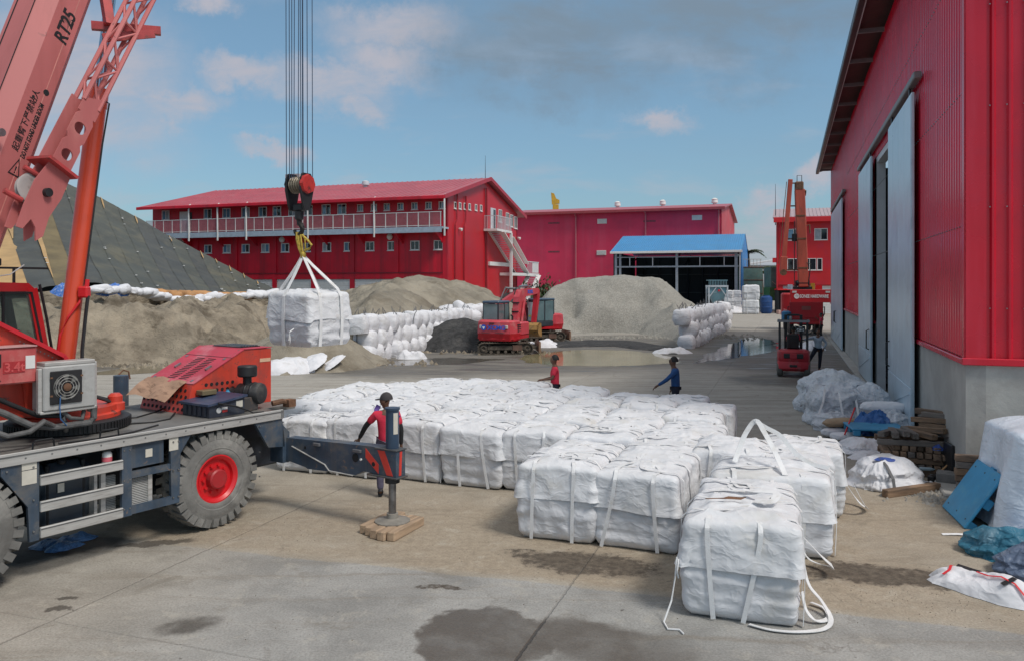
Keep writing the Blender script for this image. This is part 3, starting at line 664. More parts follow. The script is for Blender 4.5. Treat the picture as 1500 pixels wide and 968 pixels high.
    for px, z in ((672, 8.8), (758, 8.9)):
        m = MB(); m.lathe([(.10, 0), (.16, .3), (.12, .35)], (.05, lb_y(px), z), (1, -.3, -.3), 10); part(m, 'wall_lamp', white, t)
    # outside stair
    st = part(MB().span((.05, 9.0, 9.0), (1.5, 13.6, 9.22)), 'stair_landing', white, t, 0)
    m = MB(); m.span((1.3, 13.35, 0), (1.55, 13.6, 9.0)); part(m, 'stair_post', white, t, 0)
    m = MB(); m.span((1.3, 22.6, 0), (1.55, 22.85, 4.6)); part(m, 'stair_post', white, t, 0)
    m = MB(); m.span((.1, 13.6, 4.55), (1.6, 23.0, 4.85)); part(m, 'stair_landing', white, t, 0)
    P0, P1 = Vector((0, 10.4, 9.0)), Vector((0, 18.6, 4.85))
    for x in (.12, 1.5):
        m = MB(); m.bar(P0 + X * x, P1 + X * x, .09, .55 if x > 1 else .3, X); part(m, 'stringer', white, t, 0)
    for k in range(24):
        p = P0.lerp(P1, (k + .5) / 24); m = MB(); m.span((.17, p.y - .15, p.z - .02), (1.45, p.y + .15, p.z + .03)); part(m, 'step', greyw, t, 0)
    Q0, Q1 = Vector((0, 20.4, 4.6)), Vector((0, 15.0, 1.2))
    for x in (.5, 1.75):
        m = MB(); m.bar(Q0 + X * (x + .6), Q1 + X * (x + .6), .09, .5, X); part(m, 'stringer', white, t, 0)
    for k in range(16):
        p = Q0.lerp(Q1, (k + .5) / 16); m = MB(); m.span((1.15, p.y - .15, p.z - .02), (2.3, p.y + .15, p.z + .03)); part(m, 'step', greyw, t, 0)
    m = MB()
    for k in range(24): m.span((1.44, 9.05 + k * .19, 9.22), (1.47, 9.075 + k * .19, 10.5))
    m.span((1.43, 9.0, 10.5), (1.48, 13.6, 10.56)); m.span((.1, 13.5, 10.5), (1.43, 13.56, 10.56)); m.span((.1, 9.0, 10.5), (1.43, 9.06, 10.56))
    for k in range(8): m.span((.1 + k * .17, 13.5, 9.22), (.13 + k * .17, 13.53, 10.5)); m.span((.1 + k * .17, 9.0, 9.22), (.13 + k * .17, 9.03, 10.5))
    part(m, 'landing_railing', greyw, t, 0, kind='stuff')
    m = MB()
    for k in range(14): m.span((1.52, 18.7 + k * .3, 4.85), (1.55, 18.74 + k * .3, 6.1))
    m.span((1.5, 18.6, 6.1), (1.57, 22.95, 6.2)); part(m, 'landing_railing', greyw, t, 0, kind='stuff')
    m = MB(); m.bar((1.5, 13.5, 8.6), (1.5, 18.6, 5.9), .05, .5, X); part(m, 'stair_guard', white, t, 0)
    m = MB(); m.span((1.5, 20.6, 4.95), (1.53, 22.9, 6.1)); part(m, 'stair_guard', white, t, 0)
    return t
long_building()
# ------------------------------------------------------------------ red warehouse farther back, haze put into its wall colour
def far_warehouse():
    o = Vector(((1057 - 750) / F * 135, 135, 0)); L = 40.0; D = 34.0; ZE, ZR = 16.6, 18.9
    t = thing('far_warehouse', 'wide pinkish crimson warehouse with roof vents behind the blue-roofed shed', 'warehouse', o, ANG)
    X, Y, Z = Vector((1, 0, 0)), Vector((0, 1, 0)), Vector((0, 0, 1))
    def xt(px):
        k = (px - 750) / F; return -(o.x - k * o.y) / (.945 + k * .328)
    m = MB(); m.span((-L, 0, 0), (0, .3, ZE)); m.span((-L, D - .3, 0), (0, D, ZE)); part(m, 'front_wall', pinkwall, t, 0)
    m = MB(); m.prism([(.0, 0), (D, 0), (D, ZE), (D / 2, ZR - .1), (0, ZE)], (-.3, 0, 0), Y, Z, (.3, 0, 0)); part(m, 'end_wall', M('faded_end_wall', (.52, .05, .07), .6, var=.1, vs=.3, dirt=((.58, .2, .2), .5, .5)), t, 0)
    m = MB()
    for sg in (0, 1):
        y0 = -1.0 if not sg else D + 1; m.add([(-L - .5, y0, ZE + .1), (.6, y0, ZE + .1), (.6, D / 2, ZR), (-L - .5, D / 2, ZR), (-L - .5, y0, ZE - .1), (.6, y0, ZE - .1), (.6, D / 2, ZR - .2), (-L - .5, D / 2, ZR - .2)],
              [(0, 1, 2, 3), (7, 6, 5, 4), (1, 0, 4, 5), (2, 1, 5, 6), (0, 3, 7, 4)] if not sg else [(3, 2, 1, 0), (4, 5, 6, 7), (5, 4, 0, 1), (6, 5, 1, 2), (4, 7, 3, 0)])
    rf = part(m, 'roof', roofred, t, 0)
    m = MB(); m.span((-L - .4, -1.2, ZE - .35), (.65, -1.0, ZE + .12), .03); part(m, 'gutter', M('gutter_red', (.34, .05, .06), .5), t)
    m = MB(); m.span((-L, -.98, ZE - .35), (.2, -.92, ZE - .25)); part(m, 'fascia_strip', greyw, t, 0)
    m = MB()
    for k in range(24): m.span((-L + k * 1.7, -1.0, ZE - .3), (-L + k * 1.7 + .1, -.02, ZE - .15))
    part(m, 'eaves_bracket', M('br_red', (.30, .05, .07), .6), t, 0, kind='stuff')
    for px in (844, 946, 1053):
        x = xt(px); m = MB(); m.tube([(x, -1.0, ZE - .4), (x, -.25, ZE - .9), (x, -.25, 0)], .14, 7); part(m, 'downpipe', M('pipe_pink', (.45, .12, .15), .5), t)
    for px, z in ((882, 14.4), (1021, 14.6), (881, 8.8)):
        x = xt(px); f = part(MB().span((x - .85, -.1, z), (x + .85, -.0, z + .85)), 'louvre', white, t, 0)
        for k in range(6): m = MB(); m.box((x, -.13, z + .1 + k * .13), (1.6, .05, .09), Matrix.Rotation(.5, 3, 'X')); part(m, 'louvre_blade', white, f, 0)
    for px, z in ((811, 14.6), (811, 9.4), (951, 14.5)):
        x = xt(px)
        for k in range(8): m = MB(); m.span((x - 1.0 + k * .27, -.03, z), (x - 1.0 + k * .27 + .2, -.005, z + .28)); part(m, 'vent_slot', M('slot_grey', (.12, .05, .06), .7), t, 0)
    for px in (846, 917, 999):
        x = xt(px) ; m = MB(); m.lathe([(.35, -1.0), (.35, .1), (.62, .15), (.55, .75), (.62, .8), (.25, 1.05)], (x + 4.2, D / 2 - 2, ZR - .1), Z, 14); part(m, 'roof_vent', white, rf)
far_warehouse()

# yellow crane tip that shows over that roof
def yellow_tip():
    p = at(814, 300, 190); t = thing('yellow_crane', 'yellow crane tip sticking up behind the faded crimson roof', 'crane', (p.x, p.y, 0))
    yel = M('crane_yellow', (.55, .33, .03), .5)
    m = MB(); m.span((-.7, -.5, 0), (.7, .5, p.z), .05); part(m, 'mast', yel, t, 0)
    m = MB(); m.prism([(-.9, 0), (.9, .2), (.9, 1.0), (.1, 1.4), (-.4, 2.6), (-1.1, 2.8)], (0, -.4, p.z), (1, 0, 0), (0, 0, 1), (0, .8, 0)); part(m, 'mast_head', yel, t, 0)
yellow_tip()

# ------------------------------------------------------------------ blue-roofed open shed
def blue_shed():
    o = Vector((32.3, 113.5, 0)); L, D, ZE, ZR = 17.8, 17.5, 8.35, 11.3
    t = thing('open_shed', 'open-fronted shed with a bright blue ribbed roof and dark inside', 'shed', o, ANG)
    m = MB(); 
    def slope(y0, z0, y1, z1):
        n = 58; prof = []
        vs = []; fs = []
        for k in range(n):
            x = -L - .6 + (L + 1.1) * k / n; w = (L + 1.1) / n
            for dx, dz in ((0, 0), (w * .72, 0), (w * .78, .07), (w * .94, .07), (w, 0)): prof.append((x + dx, dz))
        for y, z in ((y0, z0), (y1, z1)):
            for x, dz in prof: vs.append((x, y, z + dz))
        k = len(prof); m.add(vs, [((i, i + 1, k + i + 1, k + i) if y1 > y0 else (i + 1, i, k + i, k + i + 1)) for i in range(k - 1)])
    slope(-.9, ZE + .1, D / 2, ZR); slope(D + .9, ZE + .1, D / 2, ZR)
    part(m, 'roof', bluesheet, t, 0)
    m = MB(); m.prism([(-.6, ZE - .1), (D / 2, ZR - .1), (D + .6, ZE - .1), (D + .6, 0), (-.6, 0)], (.35, 0, 0), (0, 1, 0), (0, 0, 1), (.1, 0, 0)); part(m, 'side_wall', M('blue_side', (.03, .20, .55), .45), t, 0)
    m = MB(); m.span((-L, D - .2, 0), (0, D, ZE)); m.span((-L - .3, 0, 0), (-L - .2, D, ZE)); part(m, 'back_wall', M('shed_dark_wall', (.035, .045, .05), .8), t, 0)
    m = MB(); m.span((-L - .6, -1.1, ZE - .2), (.55, -.9, ZE + .12), .03); part(m, 'gutter', white, t)
    for px, w in ((-L + .1, .34), (-L + .75, .3), (-L / 2 + .2, .34), (-.35, .42)):
        m = MB(); m.span((px - w / 2, -.2, 0), (px + w / 2, .2, ZE - .2)); part(m, 'post', M('post_blue_grey', (.33, .37, .42), .5, .2), t, 0)
    for z, h in ((7.55, .14), (6.1, .22)):
        m = MB(); m.span((-L, -.26, z), (.0, -.2, z + h)); part(m, 'rail', M('post_blue_grey', (.33, .37, .42), .5, .2), t, 0)
    for k in range(5):
        x = -L + 2.2 + k * 3.4; m = MB(); m.span((x - .06, -.19, 6.32), (x + .06, -.1, 7.55)); part(m, 'strut', greyw, t, 0)
    m = MB()
    for k in range(2):
        for xx in (-L / 2 + .2, -L + .4, -.4): m.bar((xx, 0, 6.3), (xx, D / 2, ZR - .3), .15, .15); m.bar((xx, 8, 6.3), (xx, D, ZE), .15, .15)
    part(m, 'truss', blackm, t, 0)
    m = MB(); m.tube([(.3, -1.0, ZE), (.2, -.5, ZE - .6), (.2, -.45, 0)], .12, 7); part(m, 'downpipe', greyw, t)
    for k in range(7): m = MB(); m.cyl((-L + 1.5 + k * 2.4, D - .5, 0), (-L + 1.5 + k * 2.4, D - .5, ZE), .15, n=8); part(m, 'back_post', M('inner_post', (.03, .04, .05), .7), t)
    for z in (2.2, 5.2): m = MB(); m.span((-L, D - .4, z), (0, D - .3, z + .12)); part(m, 'back_rail', M('inner_rail', (.10, .12, .13), .7), t, 0)
blue_shed()

def hopper():
    p = gnd(1050, 462); t = thing('hopper', 'pale blue steel hopper on four braced legs in front of the open shed', 'hopper', p, -.1)
    hb = M('hopper_blue', (.16, .30, .36), .5, var=.15, vs=1.5, dirt=((.25, .25, .24), .4, 2))
    fr = M('frame_grey', (.42, .46, .50), .5)
    for x in (-1.05, 1.05):
        for y in (-1, 1): part(MB().span((x - .08, y - .08, 0), (x + .08, y + .08, 3.3)), 'leg', fr, t, 0)
    for y in (-1, 1):
        part(MB().span((-1.15, y - .09, 3.3), (1.15, y + .09, 3.5)), 'rail', fr, t, 0)
        for s in (-1, 1): part(MB().bar((s * .97, y, 2.2), (s * .2, y, 3.28), .1, .1), 'brace', fr, t, 0)
    m = MB(); m.add([(-.3, -.3, .9), (.3, -.3, .9), (.3, .3, .9), (-.3, .3, .9), (-.95, -.88, 2.6), (.95, -.88, 2.6), (.95, .88, 2.6), (-.95, .88, 2.6), (-.95, -.88, 3.3), (.95, -.88, 3.3), (.95, .88, 3.3), (-.95, .88, 3.3)],
          [(0, 3, 2, 1)] + [(a + i, a + (i + 1) % 4, a + 4 + (i + 1) % 4, a + 4 + i) for a in (0, 4) for i in range(4)]); part(m, 'bin', hb, t, 0)
    for k in range(12):
        part(MB().span((-1.05 + k * .18, -1.02, 3.5), (-1.0 + k * .18, -.97, 4.05)), 'rail_post', hb, t, 0)
    part(MB().span((-1.08, -1.04, 4.05), (1.08, -.95, 4.12)).span((-1.08, .95, 4.05), (1.08, 1.04, 4.12)), 'guard_rail', hb, t, 0)
    m = MB(); m.lathe([(0, 0), (.13, .03), (.13, .06), (0, .09)], (.1, -.93, 2.9), (0, -1, 0), 10); part(m, 'red_badge', brightR, t)
hopper()

# ------------------------------------------------------------------ square red building beyond the yard
def square_building():
    Yb = 102.0; x0 = (1137 - 750) / F * Yb; t = thing('office_building', 'square bright red building with white windows at the far end of the yard', 'building', (x0, Yb, 0), ANG)
    W_, ZE = 14.0, 12.2; X, Y, Z = Vector((1, 0, 0)), Vector((0, 1, 0)), Vector((0, 0, 1))
    br = M('bright_red_wall', (.55, .012, .018), .5, var=.10, vs=.35, dirt=((.45, .02, .06), .5, .5))
    m = MB(); m.span((0, 0, 3.45), (W_, 12, ZE)); m.span((0, 0, 0), (.8, 12, 3.45)); m.span((7.2, 0, 0), (W_, 12, 3.45)); part(m, 'wall', br, t, 0)
    m = MB(); m.add([(-.4, -.9, ZE - .05), (W_, -.9, ZE - .05), (W_, 6, ZE + 1.55), (-.4, 6, ZE + 1.55), (-.4, -.9, ZE - .25), (W_, -.9, ZE - .25)], [(0, 1, 2, 3), (4, 5, 1, 0)])
    for k in range(32): m.bar((k * .45, -.9, ZE - .02), (k * .45, 6, ZE + 1.58), .08, .06)
    part(m, 'roof', M('grey_pink_roof', (.42, .32, .34), .5), t, 0)
    m = MB(); m.span((-.3, -1.1, ZE - .75), (W_, -.9, ZE - .12), .03); part(m, 'gutter', br, t)
    m = MB(); m.span((.3, -.06, 3.45), (7.4, -.0, 3.6)); part(m, 'lintel', M('lintel_red', (.30, .01, .015), .5), t, 0)
    m = MB(); m.span((.8, .2, 0), (7.2, .25, 3.45)); rd = part(m, 'roller_door', white, t, 0)
    for k in range(16): m = MB(); m.span((.8, .14, k * .215), (7.2, .2, k * .215 + .19), .015); part(m, 'slat', white, rd, 0)
    window(t, (2.1, 0, 9.2), X, -Y, 1.55, 1.45, [glassB, glassD]); window(t, (5.35, 0, 9.2), X, -Y, 1.55, 1.45, [glassD, glassD])
    window(t, (2.1, 0, 5.4), X, -Y, 1.5, 1.5, glassD); window(t, (4.0, 0, 5.4), X, -Y, 1.6, 1.5, glassD); window(t, (5.2, 0, 5.4), X, -Y, .6, 1.5, glassD, leaf=1)
    m = MB(); m.tube([(.5, -.9, ZE - .7), (.4, -.15, ZE - 1.0), (.1, -.15, ZE - 1.3), (.1, -.15, 0)], .11, 7); part(m, 'downpipe', M('pipe_red2', (.45, .02, .03), .5), t)
    m = MB(); m.cyl((-.1, .3, ZE - 1), (-.1, .3, ZE + 4.3), .06, .02, 6); part(m, 'aerial', blackm, t)
    m = MB(); m.span((-.45, -.2, 6.4), (.0, .1, 7.0)); part(m, 'junction_box', br, t, 0)
square_building()

# ------------------------------------------------------------------ things in the gap between shed and square building
def gap():
    grn = M('tank_green', (.10, .19, .17), .6, var=.2, vs=1, dirt=((.2, .13, .08), .4, 1.5)); grn2 = M('skip_green', (.05, .16, .06), .6, var=.2)
    p = gnd(1104, 450)
    t = thing('storage_tank', 'grey green sheet-metal storage tank beside the blue shed wall', 'tank', (33.8, 117, 0))
    m = MB(); m.span((0, 0, 0), (3.0, 3, 6.2), .06); part(m, 'body', grn, t)
    for z in (2.2, 4.2, 6.1): part(MB().span((-.05, -.05, z), (3.05, 3.05, z + .1)), 'band', rust, t, 0)
    m = MB()
    for k in range(6): m.bar((.2 + k * .5, .1, 6.2), (.2 + k * .5, .1, 7.3), .05, .05)
    m.bar((.1, .1, 7.3), (2.9, .1, 7.3), .06, .06); part(m, 'railing', M('rail_cream', (.45, .42, .33), .6), t, 0)
    t = thing('green_skip', 'two-tone green steel container left of the square red building', 'container', (34.8, 108, 0))
    m = MB(); m.span((.3, 0, 3.2), (3.3, 3, 5.9), .05); part(m, 'upper_box', grn, t)
    m = MB(); m.span((.1, -.1, 1.4), (3.2, 2.6, 3.2), .05); part(m, 'lower_box', grn2, t)
    for x in (.3, 2.9): part(MB().span((x, .1, 0), (x + .15, .25, 1.4)), 'leg', blackm, t, 0)
    part(MB().bar((.4, -.2, 4.0), (3.0, -.2, 1.9), .06, .06), 'pole', M('rail_cream', (.45, .42, .33), .6), t, 0)
    t = thing('barrel', 'dark blue plastic drum right of the tall white bag stack', 'barrel', (31.6, 99, 0))
    m = MB(); m.lathe([(.55, 0), (.72, .25), (.74, 1.6), (.7, 2.0), (.45, 2.15), (.45, 2.25)], (0, 0, 0), (0, 0, 1), 18); part(m, 'shell', M('drum_blue', (.012, .06, .20), .5), t)
    for z in (.7, 1.4): m = MB(); m.lathe([(.74, 0), (.78, .04), (.78, .1), (.74, .14)], (0, 0, z), (0, 0, 1), 18); part(m, 'hoop', M('drum_blue', (.012, .06, .20), .5), t)
    t = thing('site_booth', 'small dark booth with a red top edge beside the square building', 'booth', (33.4, 100.6, 0))
    part(MB().span((-.2, 0, 0), (2.4, .1, 2.9)), 'back_panel', dark, t, 0); part(MB().span((-.25, -1.2, 2.9), (2.45, .1, 3.05)), 'roof', brightR, t, 0)
    for x in (-.2, 2.3): part(MB().span((x, -1.1, 0), (x + .1, -.1, 2.9)), 'side_panel', dark, t, 0)
    t = thing('white_chair', 'white metal chair standing in the dark booth', 'chair', (34.6, 100.0, 0))
    for x in (-.3, .3): part(MB().tube([(x, -.2, 0), (x, -.1, 1.0), (x * .9, .0, 1.9)], .045, 6), 'leg', white, t)
    part(MB().span((-.3, -.2, .9), (.3, .3, 1.0)), 'seat', white, t, 0)
    for z in (1.3, 1.6, 1.85): part(MB().span((-.3, -.04, z), (.3, .02, z + .08)), 'back_slat', white, t, 0)
    m = MB(); m.lathe([(0, 0), (.3, 0), (.32, .4), (0, .45)], (0, 0, 0), (0, 0, 1), 10)
    single(MB().box((32.6, 97, .25), (.7, .5, .5), .3, .05), 'cardboard_box', M('box_pink', (.45, .28, .24), .8), 'pinkish cardboard box on the ground by the square building', 'box')
    # pale shed and palms beyond
    t = thing('pale_shed', 'pale grey roof of a far shed between the blue shed and square building', 'shed', (66, 190, 0))
    part(MB().span((-9, 0, 0), (6, 12, 8.2)), 'wall', M('far_grey', (.40, .42, .43), .8), t, 0)
    part(MB().prism([(-10, 8.2), (7, 10.6), (7, 10.9), (-10, 8.5)], (0, -1, 0), (1, 0, 0), (0, 0, 1), (0, 14, 0)), 'roof', M('far_roof', (.52, .53, .54), .6), t, 0)
gap()

def frond(mb, o, az, ln, droop, rr):
    p0 = Vector(o); d = Vector((math.cos(az), math.sin(az), 0)); pts = []
    for k in range(9):
        s = k / 8; pts.append(p0 + d * (ln * s) + Vector((0, 0, ln * (.5 * s - droop * s * s))))
    sd = Vector((-d.y, d.x, 0))
    for k in range(1, 9):
        for sg in (-1, 1):
            for f in (0, .5):
                a = pts[k - 1].lerp(pts[k], f); l = ln * .30 * (1 - (k / 9) ** 2) + .15
                tip = a + sd * (sg * l) + d * (l * .5) + Vector((0, 0, -l * .35 + rr.uniform(-.1, .1))); w = d * .09
                mb.add([a - w, a + w, tip], [(0, 1, 2)])
    mb.tube(pts, [.06 - .006 * k for k in range(9)], 4)
leafm = M('palm_leaf', (.055, .085, .03), .6, var=.4, vs=.6)
leafd = M('shrub_leaf', (.035, .065, .02), .6, var=.5, vs=2)
barkm = M('palm_bark', (.14, .11, .08), .9, bump=.4)
def palm(x, y, h, label, seed):
    rr = random.Random(seed); t = thing('palm_tree', label, 'tree', (x, y, 0), 0, 'palms beyond the shed')
    part(MB().tube([(0, 0, 0), (.2, 0, h * .5), (.1, .1, h)], [.3, .22, .16], 8), 'trunk', barkm, t)
    m = MB()
    for k in range(16): frond(m, (.1, .1, h), k * 6.283 / 16 + rr.uniform(-.2, .2), rr.uniform(2.2, 3.0), rr.uniform(.45, 1.0), rr)
    part(m, 'crown', leafm, t, 0)
palm(38.5, 130, 8.9, 'slender palm rising just right of the blue shed roof', 1)
palm(43.5, 134, 6.4, 'low palm showing above the green container', 2)
palm(41.0, 131, 5.6, 'short palm between the taller palm and green container', 5)
def shrub(p, r, label, seed, mat, n=500):
    rr = random.Random(seed); t = thing('shrub', label, 'shrub', p)
    m = MB()
    for k in range(6): a = rr.uniform(0, 6.28); m.tube([(0, 0, 0), (math.cos(a) * r * .3, math.sin(a) * r * .3, r * .8), (math.cos(a) * r * .6, math.sin(a) * r * .6, r * 1.4)], [.05, .03, .012], 5)
    part(m, 'stems', barkm, t)
    m = MB()
    for k in range(n):
        v = Vector((rr.gauss(0, .45), rr.gauss(0, .45), rr.gauss(.95, .38))) * r
        if v.z < .05: continue
        a = Vector((rr.gauss(0, 1), rr.gauss(0, 1), rr.gauss(0, 1))).normalized(); x, y, z = basis(a); s = rr.uniform(.08, .17) * r * .8
        m.add([v - x * s * .5, v + y * s, v + x * s * .5, v - y * s], [(0, 1, 2, 3)])
    part(m, 'foliage', mat, t, 0)
shrub((3.5, 88, 0), 2.1, 'dark green shrub at the foot of the white stairs', 3, leafd, 1500)
shrub((6.2, 89, 0), 1.75, 'small reddish bush right of the dark shrub', 4, M('red_leaf', (.12, .05, .02), .7, var=.5, vs=3), 800)

# ------------------------------------------------------------------ heaps
def poly_dist(px, py, poly):
    """signed distance of grid points to a polygon, positive inside"""
    d = np.full(px.shape, 1e9); ins = np.zeros(px.shape, bool); n = len(poly)
    for i in range(n):
        ax, ay = poly[i][:2]; bx, by = poly[(i + 1) % n][:2]; ex, ey = bx - ax, by - ay
        t = np.clip(((px - ax) * ex + (py - ay) * ey) / (ex * ex + ey * ey + 1e-9), 0, 1)
        d = np.minimum(d, np.hypot(px - ax - t * ex, py - ay - t * ey))
        c = ((ay > py) != (by > py)) & (px < (bx - ax) * (py - ay) / (by - ay + 1e-12) + ax); ins ^= c
    return np.where(ins, d, -d)
def heap(name, label, cat, mat, poly, hfun, step, rough, seed, sc=.5, kind=None):
    """heap of loose material standing on a ground outline; hfun(distance inside, x, y) gives the height"""
    xs = [p[0] for p in poly]; ys = [p[1] for p in poly]; nx = int((max(xs) - min(xs) + 1) / step) + 1; ny = int((max(ys) - min(ys) + 1) / step) + 1
    gx = min(xs) - .5 + np.arange(nx) * step; gy = min(ys) - .5 + np.arange(ny) * step; PX, PY = np.meshgrid(gx, gy)
    wob = np.array([[.9 * fbm((x, y, 0), .35, seed) for x in gx] for y in gy])
    Dm = poly_dist(PX, PY, poly) + wob * .55
    m = MB(); vs = []
    for j in range(ny):
        for i in range(nx):
            x, y, dd = gx[i], gy[j], Dm[j, i]; h = hfun(max(dd, 0), x, y) if dd > 0 else 0
            q = (x, y, h * .7); f = min(1, h / .6)
            h += rough * f * (fbm(q, sc, seed, 5) * .9 + .45 * ridge(q, sc * 1.7, seed + 3) * max(0, nz(q, sc * .4, seed)))
            jx = .25 * step * nz((x * 3, y * 3, 1), 1, seed); vs.append(Vector((x + jx, y, h if dd > 0 else -.06)))
    fs = []
    for j in range(ny - 1):
        for i in range(nx - 1):
            a = j * nx + i
            if max(Dm[j, i], Dm[j, i + 1], Dm[j + 1, i], Dm[j + 1, i + 1]) > -step * .5: fs.append((a, a + 1, a + nx + 1, a + nx))
    m.add(vs, fs); me = m.mesh(name, mat, 180); bm = bmesh.new(); bm.from_mesh(me)
    bmesh.ops.delete(bm, geom=[v for v in bm.verts if not v.link_faces], context='VERTS'); bm.to_mesh(me); bm.free()
    c = Vector((sum(xs) / len(xs), sum(ys) / len(ys), 0)); me.transform(Matrix.Translation(-c))
    o = link(name, me); o.location = c; return tag(o, label, cat)
G2 = lambda x, y: tuple(gnd(x, y)[:2])
def smin(a, b, k=.4):
    h = max(0, min(1, .5 + .5 * (b - a) / k)); return b + (a - b) * h - k * h * (1 - h)
# bank of damp sand on the left, steep dug face
def h_left(d, x, y):
    crest = 2.02 + .25 * nz((x, y, 0), .25, 4) + (.2 if x < -12 else 0)
    return smin(d * (1.25 + .35 * nz((x, y, 0), .22, 8)), crest, .6)
heap('sand_bank', 'long bank of damp brown sand with a steep dug face on the left', 'sand heap', sand,
     [(-48, 33), G2(-60, 545), G2(60, 541), G2(150, 536), G2(250, 531), G2(330, 528), G2(385, 518), G2(430, 508), (-10.5, 46), (-9, 50), (-6, 60), (-14, 66), (-50, 62)], h_left, .17, 1.0, 11, .55)
def h_mid(d, x, y):
    return smin(1.35 + d * .42, 3.75 + .25 * nz((x, y, 0), .3, 2), .6) if d > .05 else 0
heap('sand_heap', 'broad grey brown sand heap behind the long row of stacked white bags', 'sand heap', sand2,
     [(-7.0, 38.9), (-2.9, 50.2), (-2.0, 53), (.6, 57), (1.8, 62), (.8, 67), (-6, 70), (-20, 70), (-14, 55), (-11.5, 45)], h_mid, .2, .5, 23, .45)
def cone(cx, cy, h, sl):
    def f(d, x, y): return smin(min(d * sl * 1.3, 99), max(0.02, h - sl * math.hypot(x - cx, y - cy) * .95), .35)
    return f
def circle(cx, cy, rx, ry, n=22, a=0.0): return [(cx + rx * math.cos(i * 6.2832 / n) * math.cos(a) - ry * math.sin(i * 6.2832 / n) * math.sin(a), cy + rx * math.cos(i * 6.2832 / n) * math.sin(a) + ry * math.sin(i * 6.2832 / n) * math.cos(a)) for i in range(n)]
heap('dark_heap', 'low pile of blackish aggregate left of the nearer excavator', 'aggregate heap', coal, circle(-2.9, 45.2, 3.4, 3.1), lambda d, x, y: smin(d * .62, 1.75, .6), .16, .10, 31, .9)
spill = heap('spill_heap', 'small sand spill under the hanging white bag', 'sand heap', sand2, [G2(330, 548), G2(420, 548), G2(500, 544), G2(548, 538), G2(560, 530), (-7.2, 40.5), (-9.8, 42), (-13.5, 38.5)], lambda d, x, y: smin(d * .62, 1.45 + .1 * nz((x, y, 0), .5, 1), .5), .15, .10, 37, .7)
def h_grav(d, x, y):
    u = (x - 9.5) * .328 + (y - 44) * .945
    return smin(d * .74, 4.15 + .22 * nz((x, y, 0), .2, 3) - max(0, x - 13.4) * .24, .45) - sum(dp * math.exp(-((x - sx_) / wx) ** 2 - ((y - sy_) / wy) ** 2) for sx_, sy_, wx, wy, dp in ((6.7, 59.6, 2.0, .65, 1.7), (4.6, 61.2, .6, .8, 1.0), (12.0, 60.2, .6, .8, .9), (8.6, 58.6, .9, .5, .7)))
heap('gravel_heap', 'large pale grey gravel heap in front of the blue-roofed shed', 'gravel heap', gravel,
     [G2(745, 492), G2(850, 489), G2(930, 489), G2(975, 494), G2(1000, 505), (11.2, 48), (13.5, 55), (18.0, 66), (17.5, 74), (9, 75), (.8, 71), (-1.2, 64), (-.6, 58)], h_grav, .2, .26, 41, .45)
heap('mud_ridge', 'thin dark mud ridge along the foot of the gravel heap', 'mud', coal, [G2(800, 503), G2(860, 499), G2(930, 500), G2(1000, 512), G2(985, 518), G2(900, 508), G2(820, 509)], lambda d, x, y: smin(d * .22, .13, .06), .14, .09, 43, 1.1)
heap('scrap_heap', 'dark heap of rubble below the white stairs', 'rubble heap', M('rubble_dark', (.04, .035, .036), .9, var=.6, vs=2, bump=1, bs=8), circle(.4, 76, 3.4, 2.0), lambda d, x, y: smin(d * 1.3, 3.7, .6), .25, .45, 47, 1.3)

